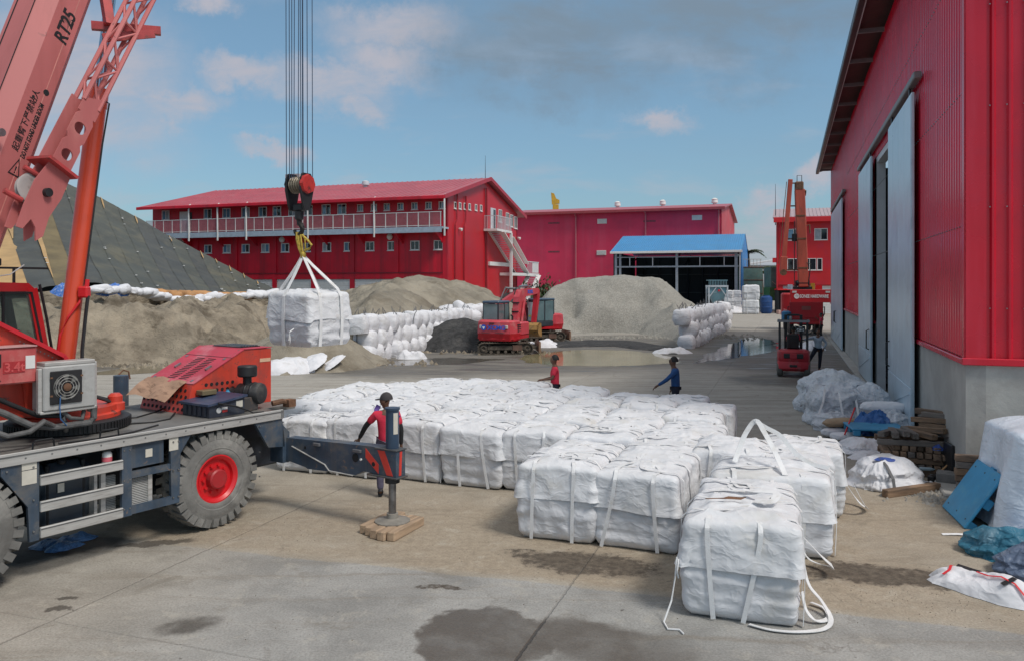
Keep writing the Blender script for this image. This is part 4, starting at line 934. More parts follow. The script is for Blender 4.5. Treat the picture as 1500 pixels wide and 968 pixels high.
# ------------------------------------------------------------------ sheeted hill on the left
def sheeted_hill():
    t = thing('sheeted_heap', 'huge heap under dark grey green tarpaulin strips on the left', 'covered heap', (-25, 52, 0))
    off = Vector((25, -52, 0))
    top = [((-420, 200), 66), ((-250, 215), 66), ((-90, 240), 66), ((20, 257), 66), ((90, 266), 66), ((150, 293), 66), ((205, 322), 66), ((260, 350), 66), ((310, 376), 66), ((355, 401), 65), ((400, 424), 64), ((445, 441), 62)]
    bot = [((-330, 560), 33), ((-190, 500), 38), ((-40, 447), 42), ((70, 418), 45), ((150, 418), 47), ((215, 427), 49), ((265, 433), 51), ((310, 434), 53), ((345, 434), 55), ((375, 433), 57), ((402, 433), 59), ((447, 446), 60)]
    def samp(c, s):
        k = s * (len(c) - 1); a = min(int(k), len(c) - 2); f = k - a
        (p, Yp), (q, Yq) = c[a], c[a + 1]; return at(p[0], p[1], Yp).lerp(at(q[0], q[1], Yq), f)
    cols = [M('tarp_green', (.062, .067, .056), .55, var=.2, vs=.5, bump=.4, bs=3, dirt=((.125, .115, .075), .8, .35), stretch=(1, 1, .4), streak=((.105, .10, .075), .6, 1.1)), M('tarp_grey', (.060, .063, .058), .55, var=.2, vs=.5, bump=.4, bs=3, dirt=((.075, .075, .065), .6, .4), streak=((.11, .105, .08), .55, 1.2)),
            M('tarp_dark', (.053, .057, .052), .5, var=.25, vs=.5, bump=.4, bs=3, dirt=((.065, .062, .05), .5, .4), streak=((.10, .095, .07), .55, 1.2))]
    tan = M('tarp_tan', (.42, .27, .12), .6, var=.15, vs=.8, bump=.3, bs=3); ol = M('tarp_olive', (.15, .115, .055), .6, var=.25, vs=.6, bump=.3, bs=3)
    N = 26; rr = random.Random(5)
    def surf(s, v, lift=0.0):
        a = samp(top, s); b = samp(bot, s); p = a.lerp(b, v)
        p.z += -.9 * math.sin(v * math.pi) * .6 + .22 * fbm(p, .16, 3) + .06 * nz(p, .9, 5) + lift
        return p + off
    edges = [0, .09, .155, .21, .25, .285] + [.285 + (.985 - .285) * k / 17 for k in range(1, 18)]
    for k in range(len(edges) - 1):
        s0, s1 = edges[k], edges[k + 1]; nu, nv = 6, 34; m = MB()
        lap = .022
        def fn(i, j):
            f = i / (nu - 1); s = s0 + (s1 - s0) * f + (.006 if i == nu - 1 else 0)
            return surf(min(s, 1), j / (nv - 1), lap * (1 - f) + .05 * math.sin(f * 3.14) * nz((k * 3, j * .35, 0), 1, 2))
        m.grid(nu, nv, fn)
        mt = tan if k in (1, 3) else (ol if k == 5 else cols[rr.choice((0, 0, 1, 2) if k > 5 else (2, 1))])
        part(m, 'tarp_strip', mt, t, 60)
    # tan lengths of under-sheet that show along some seams
    for s, v0, v1, w in ((edges[4], .02, .6, .012), (edges[5], .3, .95, .008), (edges[2] + .012, .2, .9, .02), (edges[20], .42, .62, .006), (edges[20], .70, .95, .006), (edges[7], .0, .1, .004), (edges[9], .0, .12, .004), (edges[11], .0, .1, .004), (edges[13], .02, .12, .004), (edges[15], 0, .14, .004), (edges[16], 0, .1, .004), (edges[17], .0, .12, .004), (edges[18], .0, .14, .004), (edges[19], .02, .16, .004)):
        m = MB(); n = 14
        m.grid(3, n, lambda i, j: surf(s + w * (i / 2 - .2) * math.sin(math.pi * (j + .6) / n), v0 + (v1 - v0) * j / (n - 1), .12)); part(m, 'tan_sheet', tan, t, 60)
    m = MB()
    for k in range(46):
        s = rr.choice(edges[4:]); v = rr.uniform(.03, .97); p = surf(s, v, .13); m.box(p, (.12, .12, .04), rr.uniform(0, 3))
    part(m, 'tie', white, t, 0, kind='stuff')
    m = MB(); m.grid(24, 8, lambda i, j: (lambda a: Vector((a.x + j * .9 + off.x, a.y + j * 2.2 + off.y, a.z * (1 - j / 7) - (.3 if j else .12))))(samp(top, i / 23))); part(m, 'back_slope', cols[1], t, 60)
    m = MB(); m.grid(24, 5, lambda i, j: (lambda a: Vector((a.x + off.x, a.y + off.y, (a.z - .25) * (1 - j / 4))))(samp(bot, i / 23))); part(m, 'foot', sand, t, 60)
sheeted_hill()

# ------------------------------------------------------------------ sacks along the top of the sand bank
def lump(a, b, c, seed, nu=16, nv=10, wr=.16, sq=.75):
    """slumped filled sack, half sizes a b c, standing on z = 0"""
    m = MB()
    def fn(i, j):
        th = 2 * math.pi * i / nu; ph = -math.pi / 2 + math.pi * j / (nv - 1)
        sg = lambda v, e: math.copysign(abs(v) ** e, v)
        p = Vector((sg(math.cos(ph), sq) * sg(math.cos(th), sq), sg(math.cos(ph), sq) * sg(math.sin(th), sq), sg(math.sin(ph), sq)))
        w = 1 + wr * (ridge(p, 1.7, seed) * .6 + nz(p, 3.0, seed)); return Vector((p.x * a * w, p.y * b * w, max(0, (p.z * w * .95 + .9)) * c))
    m.grid(nu, nv, fn, True); return m
sackmesh = [lump(.55, .34, .24, 10 + k).mesh('sandbag', bagS, 60) for k in range(4)]
sacktan = lump(.8, .36, .26, 33).mesh('sandbag', M('sack_orange', (.46, .24, .10), .7, var=.2, vs=2, bump=.3), 60)
rr = random.Random(12)
row = [(x, float(np.interp(x, (138, 200, 222, 240, 290, 335, 365, 414), (428, 431, 435, 441, 443, 440, 436, 434)))) for x in range(138, 416, 9)]
ordw = ['first', 'second', 'third', 'fourth', 'fifth', 'sixth', 'seventh', 'eighth', 'ninth', 'tenth', 'eleventh', 'twelfth', 'thirteenth', 'fourteenth', 'fifteenth', 'sixteenth', 'seventeenth', 'eighteenth', 'nineteenth', 'twentieth', 'twenty-first', 'twenty-second', 'twenty-third', 'twenty-fourth', 'twenty-fifth', 'twenty-sixth', 'twenty-seventh', 'twenty-eighth', 'twenty-ninth', 'thirtieth', 'thirty-first', 'thirty-second']
def Yrow(x): return 43.5 + (x - 100) / 310 * 13.0
for k, (x, y) in enumerate(row):
    p = at(x, y + 1, Yrow(x) - .6); o = link('sandbag', sackmesh[k % 4]); o.location = p; o.rotation_euler = (rr.uniform(-.3, .3), rr.uniform(-.3, .3), rr.uniform(-1.2, 1.2)); s = rr.uniform(.8, 1.15); o.scale = (s, s, s * rr.uniform(.8, 1.15))
    tag(o, '%s white sandbag from the left along the foot of the dark tarpaulin' % ordw[k], 'sandbag', 'sandbags along the foot of the tarpaulin')
for k, (x, y) in enumerate([(230, 434), (250, 436), (270, 436), (291, 436), (314, 439), (326, 438), (352, 437)]):
    p = at(x, y + 3, Yrow(x) + .35); o = link('orange_sandbag', sacktan); o.location = p; o.rotation_euler = (0, 0, ANG + rr.uniform(-.3, .3)); o.scale = (1.1, 1, 1.2)
    tag(o, '%s orange sandbag from the left at the foot of the tarpaulin' % ordw[k], 'sandbag', 'orange sandbags at the tarpaulin foot')
def crumple_sheet(a, b, c, seed, nu=30, nv=30, sc=3.0, edge=.12, amp=1.0):
    """cloth thrown down in folds over a footprint 2a by 2b, up to c high"""
    m = MB()
    def fn(i, j):
        x = -1 + 2 * i / (nu - 1); y = -1 + 2 * j / (nv - 1); r = max(abs(x), abs(y)); q = Vector((x, y, 0)); s = q.length or 1
        q2 = q * (r / s * (.85 + .2 * (s / (r or 1))) if r else 1)
        wx = q2.x * (1 + edge * nz((x, y, 0), 2.3, seed)); wy = q2.y * (1 + edge * nz((x, y, 3), 2.3, seed + 1)); p = (x, y * b / a, seed)
        dome = max(0, 1 - r ** 2.6); f = .66 + .42 * nz((x, y, 0), 1.3, seed + 5) + amp * (.17 * ridge(p, sc * .8, seed) + .075 * ridge(p, sc * 1.7, seed + 7) + .03 * ridge(p, sc * 3.6, seed + 9))
        return Vector((wx * a + .09 * a * nz(p, sc, 3), wy * b + .09 * b * nz(p, sc, 8), c * dome * max(.08, f) + .006 * (1 - dome)))
    m.grid(nu, nv, fn); return m
def drape_strip(mat, x0, x1, y, label, seed):
    p0, p1 = at(x0, y, Yrow(x0) - .2), at(x1, y, Yrow(x1) - .2); c = (p0 + p1) / 2; m = crumple_sheet((p1 - p0).length / 2, .55, .65, seed)
    o = link('blue_tarp', m.mesh('blue_tarp', mat, 60)); o.location = c - Vector((0, 0, .2)); o.rotation_euler = (.35, 0, math.atan2(p1.y - p0.y, p1.x - p0.x)); tag(o, label, 'tarpaulin', 'blue tarpaulins on the sand bank')
bt = cloth_mat('blue_striped_tarp', (.06, .17, .50), .5, .8, dirt=((.60, .62, .66), .9, 7.0))
drape_strip(bt, 79, 105, 426, 'crumpled blue and white tarp left of the red lift cylinder', 3); drape_strip(bt, 140, 185, 425, 'crumpled blue and white tarp right of the red lift cylinder', 4)
from mathutils.bvhtree import BVHTree
def on_heap(o, px, py):
    """point of a heap's surface seen at a photo pixel"""
    bv = BVHTree.FromPolygons([v.co[:] for v in o.data.vertices], [p.vertices[:] for p in o.data.polygons]); d = Vector(((px - 750) / F, 1, (HOR - py) / F)); h = bv.ray_cast(Vector((0, 0, EYE)) - o.location, d)
    return (h[0] + o.location) if h[0] else gnd(px, py)
# torn white sheets lying on the spill under the hanging bag
for k, (x, y, a, b, rz) in enumerate([(408, 540, .75, .55, .2), (434, 537, .8, .6, .5), (458, 532, .55, .6, -.5), (487, 533, .35, .6, -.8)]):
    p = on_heap(spill, x, y); m = crumple_sheet(a, b, .22, 50 + k, 18, 18); o = link('torn_sack', m.mesh('torn_sack', bagS, 60)); o.location = p + Vector((0, 0, .03)); o.rotation_euler = (.55, 0, rz)
    tag(o, ['leftmost torn white sack on the sand spill beside the red engine hood', 'wide torn white sack second on the sand spill', 'torn white sack third from the left on the sand spill', 'narrow torn white sack highest on the sand spill'][k], 'sack', 'torn sacks on the sand spill')

# ------------------------------------------------------------------ retaining walls of stacked bags
def jumbo(seed, w=.455, d=.455, h=.80):
    m = MB(); nu, nv = 22, 11
    def fn(i, j):
        th = 2 * math.pi * i / nu; f = j / (nv - 1); sg = lambda v, e: math.copysign(abs(v) ** e, v)
        if f < .72: r = .90 + .17 * math.sin(f / .72 * math.pi) ; z = f / .72 * .9
        else: g = (f - .72) / .28; r = .93 * (1 - g) ** .5 + .02; z = .9 + .10 * math.sin(g * 1.57)
        p = Vector((sg(math.cos(th), .5) * r * w, sg(math.sin(th), .5) * r * d, z * h)); k = .035 * ridge((p.x * 3, p.y * 3, p.z * 1.2), 1.6, seed) + .03 * nz(p, 4, seed)
        n = Vector((math.cos(th), math.sin(th), .3)); return p + n * k - Vector((0, 0, .05 * (1 - f)))
    m.grid(nu, nv, fn, True); m.f.append(tuple(range(nu))[::-1]); return m
jm = [jumbo(60 + k).mesh('jumbo_bag', bagS, 60) for k in range(5)]
def loop_mesh(seed):
    rr = random.Random(seed); m = MB(); h = rr.uniform(.3, .55)
    m.strip([(-.12, 0, 0), (-.1, .02, h * .5), (rr.uniform(-.08, .08), .03, h), (.06, .02, h * .45), (.12, 0, .0)], [(0, -1, .1)] * 5, .045, .01); return m.mesh('lifting_loop', webD, 0)
lm = [loop_mesh(k) for k in range(4)]
sm = MB(); sm.strip([(0, -.475, .10), (0, -.535, .35), (.01, -.50, .66), (.02, -.36, .80)], [(0, -1, 0), (0, -1, 0), (0, -1, .3), (0, -.6, 1)], .03, .012); sme = sm.mesh('side_strap', webD, 0)
def bag_wall(base, direction, n, tiers, pitch, hgt, front, words, group, seed):
    rr = random.Random(seed); d = Vector(direction).normalized(); out = Vector(front)
    for tr in range(tiers):
        for k in range(n):
            if rr.random() < .04 and tr == tiers - 1: continue
            p = Vector(base) + d * ((k + (.5 if tr % 2 else 0)) * pitch) - out * (.10 * tr) + Vector((rr.uniform(-.10, .12), rr.uniform(-.10, .10), tr * hgt + rr.uniform(-.06, .04)))
            o = link('jumbo_bag', jm[rr.randrange(5)]); o.location = p; s = rr.uniform(.94, 1.12); o.scale = (s, s * .86, rr.uniform(.95, 1.08)); o.rotation_euler = (rr.uniform(-.13, .13), rr.uniform(-.13, .13), ANG + rr.uniform(-.3, .3))
            tag(o, '%s, %s tier, %s from the near end' % (words, ('bottom', 'middle', 'top')[tr], ordw[k]), 'bulk bag', group)
            if tr == tiers - 1:
                for q in range(2):
                    l = link('lifting_loop', lm[rr.randrange(4)], o); l.location = (rr.uniform(-.35, .35), rr.uniform(-.35, .3), .60); l.rotation_euler = (rr.uniform(-.5, .5), rr.uniform(-.3, .3), rr.uniform(0, 3))
            if rr.random() < .4: l = link('side_strap', sme, o); l.location = (rr.uniform(-.25, .25), 0, 0); 
p0, p1 = gnd(528, 532), gnd(692, 499)
bag_wall(p0 + Vector((0, .5, 0)), p1 - p0, 15, 3, 1.0, .68, (.945, -.328, 0), 'white bag of the long wall', 'bags stacked along the sand heap', 2)
# the left wall shows a second face towards the camera at its near end
q0, q1 = gnd(1012, 511), gnd(1066, 483)
bag_wall(q0 + Vector((-.1, .6, 0)), q1 - q0, 17, 3, 1.30, .70, (.945, -.328, 0), 'white bag of the right wall', 'bags stacked beside the puddle', 3)
for k, (x, y, s) in enumerate([(603, 525, .75), (665, 467, .9)]):
    p = gnd(x, y) if k == 0 else at(x, y, 52); o = link('slumped_bag', crumple_sheet(.95, .6, .62, 80 + k).mesh('slumped_bag', bagS, 60)); o.location = p; o.scale = (s, s, s)
    tag(o, ['slumped white bag lying in front of the long bag wall', 'loose white bag thrown on top behind the long bag wall'][k], 'sack')
for k, (x, y, Y) in enumerate([(678, 470, 50.5), (690, 462, 52), (702, 462, 53), (655, 464, 51), (672, 458, 53), (690, 470, 51)]):
    o = link('slumped_bag', jm[k % 5]); o.location = at(x, y, Y); o.rotation_euler = (rr.uniform(-.6, .6), rr.uniform(-.5, .5), k); o.scale = (1.1, 1.1, .9)
    tag(o, ['tilted white bag at the far end of the long bag wall', 'white bag heaped above the dark aggregate pile', 'white bag nearest the rear of the excavator cab', 'leaning white bag on the crest of the long wall', 'highest white bag above the dark pile', 'white bag half buried by the dark pile'][k], 'bulk bag', 'loose bags behind the excavator')
for k, (x, y, a, b, c, lab) in enumerate([(985, 517, 1.0, .5, .35, 'flat crumpled white sheet at the puddle edge by the right bag wall'), (790, 508, 1.0, .7, .45, 'crumpled white sheets between the two excavators'), (800, 506, .7, .5, .4, 'small white crumpled sheet beside the dozer blade'),
                                  (1075, 458, 1.6, 1.0, .9, 'heap of white sacks at the foot of the tall white bag stack'), (1062, 461, .9, .5, .3, 'yellowish wrapping on the ground before the open shed')]):
    p = gnd(x, y); o = link('crumpled_sheet', crumple_sheet(a, b, c, 90 + k, 24, 24).mesh('crumpled_sheet', bagS if k < 4 else M('yellow_wrap', (.45, .30, .10), .6), 60)); o.location = p; tag(o, lab, 'sheet')
# tall stacks by the shed
def stack(x, y, n, w, h, lab, seed):
    p = gnd(x, y); rr = random.Random(seed)
    for k in range(n):
        o = yard_bag(FAR[(seed + k) % 6], p + Vector((rr.uniform(-.08, .08), 0, k * h * .98)), ANG + rr.uniform(-.15, .15), 'x', 'x', (w / 1.16, w / 1.16, h / 1.03), straps=(0, 1)); tag(o, lab % ('bottom', 'second', 'third', 'top')[k if k < n - 1 else 3], 'bulk bag', 'bag stacks at the shed')
STACKS = ((1099, 460, 2, 1.9, 1.75, 'big white bag, %s of the tall stack right of the shed post', 5),
          (1068, 458, 3, 1.15, .95, 'white bag, %s of the stack left inside the shed post', 8), (1080, 457, 3, 1.1, .95, 'white bag, %s of the stack just left of the shed post', 9))
# ------------------------------------------------------------------ filled bulk bags in the yard
BW, BD, BH, BR = .562, .575, 1.0, .065          # half width, half depth, height, edge radius
def ring(s, a, b, r):
    """point and outward normal of a rounded rectangle at s in 0..1"""
    L1, L2, Lc = 2 * (a - r), 2 * (b - r), math.pi / 2 * r; per = 2 * L1 + 2 * L2 + 4 * Lc; d = (s % 1) * per
    segs = [('l', L1, Vector((-(a - r), -b, 0)), Vector((1, 0, 0)), Vector((0, -1, 0))), ('c', Lc, Vector((a - r, -(b - r), 0)), -math.pi / 2, None), ('l', L2, Vector((a, -(b - r), 0)), Vector((0, 1, 0)), Vector((1, 0, 0))), ('c', Lc, Vector((a - r, b - r, 0)), 0, None),
            ('l', L1, Vector((a - r, b, 0)), Vector((-1, 0, 0)), Vector((0, 1, 0))), ('c', Lc, Vector((-(a - r), b - r, 0)), math.pi / 2, None), ('l', L2, Vector((-a, b - r, 0)), Vector((0, -1, 0)), Vector((-1, 0, 0))), ('c', Lc, Vector((-(a - r), -(b - r), 0)), math.pi, None)]
    for kind, ln, p, q, n in segs:
        if d <= ln or (kind, ln) == (segs[-1][0], segs[-1][1]) and p is segs[-1][2]:
            if kind == 'l': return p + q * d, n, d / ln
            an = q + d / r; n = Vector((math.cos(an), math.sin(an), 0)); return p + n * r, n, -1
        d -= ln
def bag_surface(p, off=0.0):
    """nearest point and normal on the plain bag shape (for laying webbing)"""
    p = Vector(p); q = Vector((max(-(BW - BR), min(BW - BR, p.x)), max(-(BD - BR), min(BD - BR, p.y)), max(0.0, min(BH - BR, p.z)))); n = p - q
    if n.length < 1e-5: n = Vector((0, 0, 1))
    n.normalize(); s = q + n * BR
    bulge = .018 * math.sin(max(0, min(1, p.z / BH)) * math.pi) * (1 - n.z ** 2)
    return s + n * (off + bulge), n
def wr_side(x, z, per, seed):
    a = (x * 2.1 + z * 1.3, z * 5.2 - x * .4, seed); b = (x * 3.0 - z * 1.0, z * 2.4 + x, seed + 4)
    return .026 * ridge(a, 1.0, seed) * (.4 + 1.2 * nz((x, z, 0), 1.6, seed + 1)) + .020 * ridge(b, 1.1, seed + 2) * (.6 + .8 * nz((x, z, 4), 1.2, seed + 6)) + .012 * nz((x, z, 0), 2.0, seed + 3)
def make_bag_cover(seed, nu, q):
    hem = BH * (.50 + .03 * (seed % 3)); per = 4 * (BW + BD); m = MB(); rows = []
    ns, na, ntp = (int(9 * q), 5, int(12 * q))
    for k in range(ns + 1): rows.append(('s', hem + (BH - BR - hem) * k / ns))
    for k in range(1, na + 1): rows.append(('a', math.pi / 2 * k / na))
    for k in range(1, ntp + 1): rows.append(('t', k / ntp))
    lx, ly = .05 * nz((seed * 3.7, 1, 0)), .05 * nz((seed * 5.1, 2, 0))
    def fn(i, j):
        q = fn0(i, j); return q + Vector((lx * q.z + .030 * nz((q.y * 1.3, q.z * 1.5, seed), 1.0), ly * q.z + .030 * nz((q.x * 1.3, q.z * 1.5, seed + 5), 1.0), .035 * nz((q.x, q.y, 0), 1.0, seed + 2) * q.z))
    def fn0(i, j):
        s = i / nu; kind, t = rows[j]; p, n, lf = ring(s, BW, BD, BR); u = s * per
        wob = .018 * math.sin(u * 2 + seed) + .03 * nz((u, 0, 0), 1.2, seed)
        if kind == 's':
            f = (t - hem) / (BH - BR - hem); z = t + wob * (1 - f)
            o = .008 + .016 * math.sin(z / BH * math.pi) + wr_side(u, z, per, seed) + .012 * (1 - f) ** 2 + (.035 * (1 - f) ** 2 * (1 if lf < 0 else 0))
            o += .012 * nz((u * 1.2, 0, 1), 1.5, seed + 2)
            return p + n * o + Vector((0, 0, z))
        if kind == 'a':
            o = .008 + .016 * math.sin((BH - BR) / BH * math.pi) * math.cos(t) + wr_side(u, BH - BR + t * .1, per, seed) * math.cos(t)
            return p - n * (BR * (1 - math.cos(t))) + n * (o * math.cos(t)) + Vector((0, 0, BH - BR + (BR + .025) * math.sin(t) + .02 * nz((p.x, p.y, 0), 2.2, seed + 6)))
        inn = p - n * BR; c = Vector((inn.x * (1 - t), inn.y * (1 - t), 0)); x, y = c.x, c.y
        e = min(1, t * 3)
        z = BH + .025 + .02 * nz((p.x, p.y, 0), 2.2, seed + 6) * (1 - e) + e * (.05 * nz((x, y, 0), 1.6, seed + 7) + .030 * ridge((x, y, 1), 2.3, seed + 8) + .022 * ridge((x * 1.4, y * 3.0, 1), 2.0, seed + 9) + .012 * ridge((x, y, 2), 7.0, seed + 11) + .008 * math.sin(t * 2.2))
        return Vector((x + .02 * nz((x, y, 3), 4, seed), y + .02 * nz((x, y, 5), 4, seed), z))
    m.grid(nu, len(rows), fn, True); return m.mesh('cover', bagW, 70)
def make_bag_body(seed, nu, q):
    per = 4 * (BW + BD); m = MB(); nr = int(13 * q); top = BH * .64; lx, ly = .05 * nz((seed * 3.7, 1, 0)), .05 * nz((seed * 5.1, 2, 0))
    def fn(i, j):
        q = fn0(i, j); return q + Vector((lx * q.z + .030 * nz((q.y * 1.3, q.z * 1.5, seed), 1.0), ly * q.z + .030 * nz((q.x * 1.3, q.z * 1.5, seed + 5), 1.0), 0))
    def fn0(i, j):
        s = i / nu; z = top * j / (nr - 1); p, n, lf = ring(s, BW * .985, BD * .985, BR); u = s * per
        o = .018 * math.sin(z / BH * math.pi) - .012 + 1.15 * wr_side(u, z, per, seed + 20) + .020 * ridge((u * .7, z * 7.5, 2), 1.0, seed + 21) * min(1, z / .1)
        if z < .12: o -= .06 * (1 - z / .12) ** 2 + .0
        return p + n * o + Vector((0, 0, z + (.015 * nz((u, 0, 0), 1.5, seed) if j == 0 else 0) + (.01 if j == 0 else 0)))
    m.grid(nu, nr, fn, True); m.f.append(tuple(range(nu))[::-1]); return m.mesh('lower_body', bagL, 70)
def make_strap(seed, side):
    """one webbing loop: up a face, across the top and down again"""
    r = random.Random(seed * 7 + side); m = MB(); ctrl = []
    a0, a1 = -.26 + r.uniform(-.12, .08), .26 + r.uniform(-.08, .12); lean0, lean1 = r.uniform(-.20, .20), r.uniform(-.20, .20)
    ctrl += [(a0 + lean0, -1, .02), (a0 + lean0 * .6, -1, .35), (a0 + lean0 * .2, -1, .7), (a0, -1, 1.0), (a0 + r.uniform(-.05, .1), -.55, 1.2), (a0 * .6 + r.uniform(-.1, .1), r.uniform(-.15, .15), 1.2)]
    ctrl += [(r.uniform(-.2, .2), r.uniform(.0, .45), 1.2), (a1 * .6 + r.uniform(-.1, .1), r.uniform(-.15, .15), 1.2), (a1 + r.uniform(-.1, .05), -.55, 1.2), (a1, -1, 1.0), (a1 + lean1 * .2, -1, .7), (a1 + lean1 * .6, -1, .35), (a1 + lean1, -1, .02)]
    path = []; nm = []; n = len(ctrl); c = [Vector(q) for q in ctrl]
    for k in range(n - 1):
        for s in range(5):
            f = s / 5; p0, p1, p2, p3 = c[max(k - 1, 0)], c[k], c[k + 1], c[min(k + 2, n - 1)]
            q = .5 * ((2 * p1) + (p2 - p0) * f + (2 * p0 - 5 * p1 + 4 * p2 - p3) * f * f + (3 * p1 - p0 - 3 * p2 + p3) * f ** 3)
            path.append(q)
    path.append(c[-1]); pts = []
    for q in path:
        q = Vector((q.x, q.y * BD if q.y > -1 else -BD - .2, q.z))
        if q.z <= 1.0 and q.y < -BD: q = Vector((q.x, -BD - .3, q.z * .98))
        p, nn = bag_surface(q, .024 + (.008 + .007 * side if nn_top(q) else .008)); pts.append(p); nm.append(nn)
    for k in range(len(pts)):
        if pts[k].z > BH: pts[k].z += .016 * max(0, nz((k * .35, seed, side), 1.0)) + .0
    m.strip(pts, nm, .048, .006); m.v = [Matrix.Rotation(side * math.pi / 2, 3, 'Z') @ p for p in m.v]; return m.mesh('strap', webW, 0)
def nn_top(q): return q.z > 1.05
NEAR = [(make_bag_body(s, 150, 2.0), make_bag_cover(s, 150, 2.0), [make_strap(s, k) for k in range(4)]) for s in (1, 2, 3, 4, 5)]
FAR = [(make_bag_body(s, 84, 1.1), make_bag_cover(s, 84, 1.1), [make_strap(s, k) for k in range(4)]) for s in (11, 12, 13, 14, 15, 16)]
def yard_bag(kit, pos, rz, label, group, sc=(1, 1, 1), straps=(0, 1, 2, 3)):
    t = thing('bulk_bag', label, 'bulk bag', pos, rz, group); t.scale = sc
    link('lower_body', kit[0], t); link('cover', kit[1], t)
    for k in straps: link('strap', kit[2][k], t)
    return t
O0 = Vector((.07, 11.35, 0)); rr = random.Random(21)
def cell(r, u): return O0 + RA * r + UA * u
GB = 'white bulk bags packed in rows on the yard'
def cls(r, u): return cell(r + BW, u + BD)
def put(r, u, label, near=True, k=0, jit=.03, **kw):
    kit = NEAR[k % 5] if near else FAR[k % 6]
    s = rr.uniform(.985, 1.02)
    return yard_bag(kit, cls(r, u) + Vector((rr.uniform(-jit, jit), rr.uniform(-jit, jit), 0)), ANG + rr.uniform(-.05, .05) + (math.pi if rr.random() < .5 else 0), label, GB, (s, s, rr.uniform(.96, 1.07)), **kw)
# front group
b_a = yard_bag(NEAR[0], Vector((1.87, 8.70, 0)) + RA * .59 + UA * .57, ANG, 'nearest white bulk bag with a brown leaf on its top', GB, (1.05, 1.02, 1.04))
b_a2 = yard_bag(NEAR[1], Vector((2.15, 9.86, 0)) + RA * (BW + .14) + UA * BD, ANG + .03, 'white bulk bag directly behind the nearest one, loose loop trailing right', GB, (1, 1, .97))
b_b1 = yard_bag(NEAR[2], Vector((2.66, 10.95, 0)) + RA * .86 + UA * .54, ANG - .02, 'white bulk bag with two loops standing up from its top', GB, (1.32, 1, 1.04))
yard_bag(NEAR[4], Vector((2.70, 10.95, 0)) + RA * 1.02 + UA * 1.68, ANG + .03, 'white bulk bag hidden mostly behind the bag with upright loops', GB, (1, 1, 1.02))
b_b2 = yard_bag(NEAR[3], Vector((2.66, 10.95, 0)) + RA * 1.30 + UA * 2.66, ANG + .02, 'rightmost front white bulk bag beside the folded bags on the concrete', GB, (1, 1.1, 1.0))
put(0, 0, 'left of the two white bulk bags standing forward on the sandy concrete', True, 1, 0)
put(1.15, 0, 'right of the two white bulk bags standing forward on the sandy concrete', True, 3, 0)
b_c1 = put(.05, 1.18, 'white bulk bag directly behind the left forward bag', True, 4); b_c2 = put(1.2, 1.2, 'white bulk bag directly behind the right forward bag', True, 2)
put(2.3, 1.75, 'white bulk bag at the right edge behind the forward pair', True, 0)
# main block: rows from the front, columns from the left
words = ['front', 'second', 'third', 'fourth', 'fifth', 'back']
layout = [(2.42, -5.75, 6.9 / 1.16), (3.62, -6.75, 8), (4.80, -6.85, 8), (5.98, -6.8, 8), (7.14, -6.2, 7), (8.1, -5.6, 0)]
idx = 0
for j, (u, r0, n_) in enumerate(layout):
    cols = []
    r = r0
    end = (2.9, 3.1, 3.0, 2.6, 2.3, -1.2)[j]
    while r + 1.12 < end: cols.append(r); r += 1.165
    for k, r in enumerate(cols):
        idx += 1; uu = u + rr.uniform(-.06, .06)
        lab = '%s white bulk bag from the left in the %s row of the packed block' % (ordw[k], words[j])
        put(r, uu, lab, near=(j == 0), k=idx, jit=.04)
for a_ in STACKS: stack(*a_)
# loose webbing on and beside the front bags
def loose(parent, pts, w=.075, name='loose_strap', nrm=None):
    P = [Vector(p) for p in pts]; out = []; n = len(P)
    for k in range(n - 1):
        for s in range(6):
            f = s / 6; p0, p1, p2, p3 = P[max(k - 1, 0)], P[k], P[k + 1], P[min(k + 2, n - 1)]
            out.append(.5 * ((2 * p1) + (p2 - p0) * f + (2 * p0 - 5 * p1 + 4 * p2 - p3) * f * f + (3 * p1 - p0 - 3 * p2 + p3) * f ** 3))
    out.append(P[-1]); m = MB(); nn = Vector(nrm or (0, -.5, 1)).normalized(); m.strip(out, [nn if p.z > .2 and not nrm is None else (nn if p.z > .2 else nn.lerp(Vector((.15 * math.sin(i * .5), .1, 1)), 1 - p.z / .2)) for i, p in enumerate(out)], w, .007); return part(m, name, webW, parent, 0)
# local frame of a bag: x right, y away, z up
loose(b_a, [(.10, -.63, .02), (.30, -.69, .018), (.55, -.66, .02), (.80, -.50, .02), (.88, -.25, .03), (.80, -.02, .12), (.68, .06, .24), (.63, .12, .40), (.60, .18, .62)], .05, nrm=(1, -.5, .5))
loose(b_a, [(.60, -.30, .30), (.64, -.32, .12), (.74, -.34, .03), (.86, -.20, .02), (.84, .05, .02), (.70, .16, .03)], .055, nrm=(1, -.4, .4))
loose(b_a2, [(.66, -.3, .55), (.86, -.35, .35), (1.0, -.2, .18), (.95, .1, .08), (.72, .3, .12), (.62, .45, .5)], .058, nrm=(1, 0, .4))
loose(b_b2, [(.72, -.3, .5), (.86, -.35, .22), (.95, -.1, .06), (.85, .2, .08), (.62, .35, .4)], .058, nrm=(1, 0, .4))
loose(b_b1, [(-.38, -.1, 1.06), (-.33, .02, 1.25), (-.27, .10, 1.44), (-.17, .13, 1.60), (-.08, .04, 1.46), (.02, -.14, 1.27), (.10, -.36, 1.10), (.14, -.52, 1.02)], .055, nrm=(.3, -1, .2))
loose(b_b1, [(-.17, .13, 1.585), (-.06, .18, 1.50), (.08, .2, 1.40), (.24, .14, 1.18), (.40, .04, 1.08), (.56, .0, 1.05)], .055, nrm=(0, -1, .4))
loose(b_a, [(.05, .42, 1.10), (.1, .25, 1.16), (.34, .2, 1.17), (.30, .0, 1.12), (.12, .05, 1.10)], .085, nrm=(0, -.2, 1))
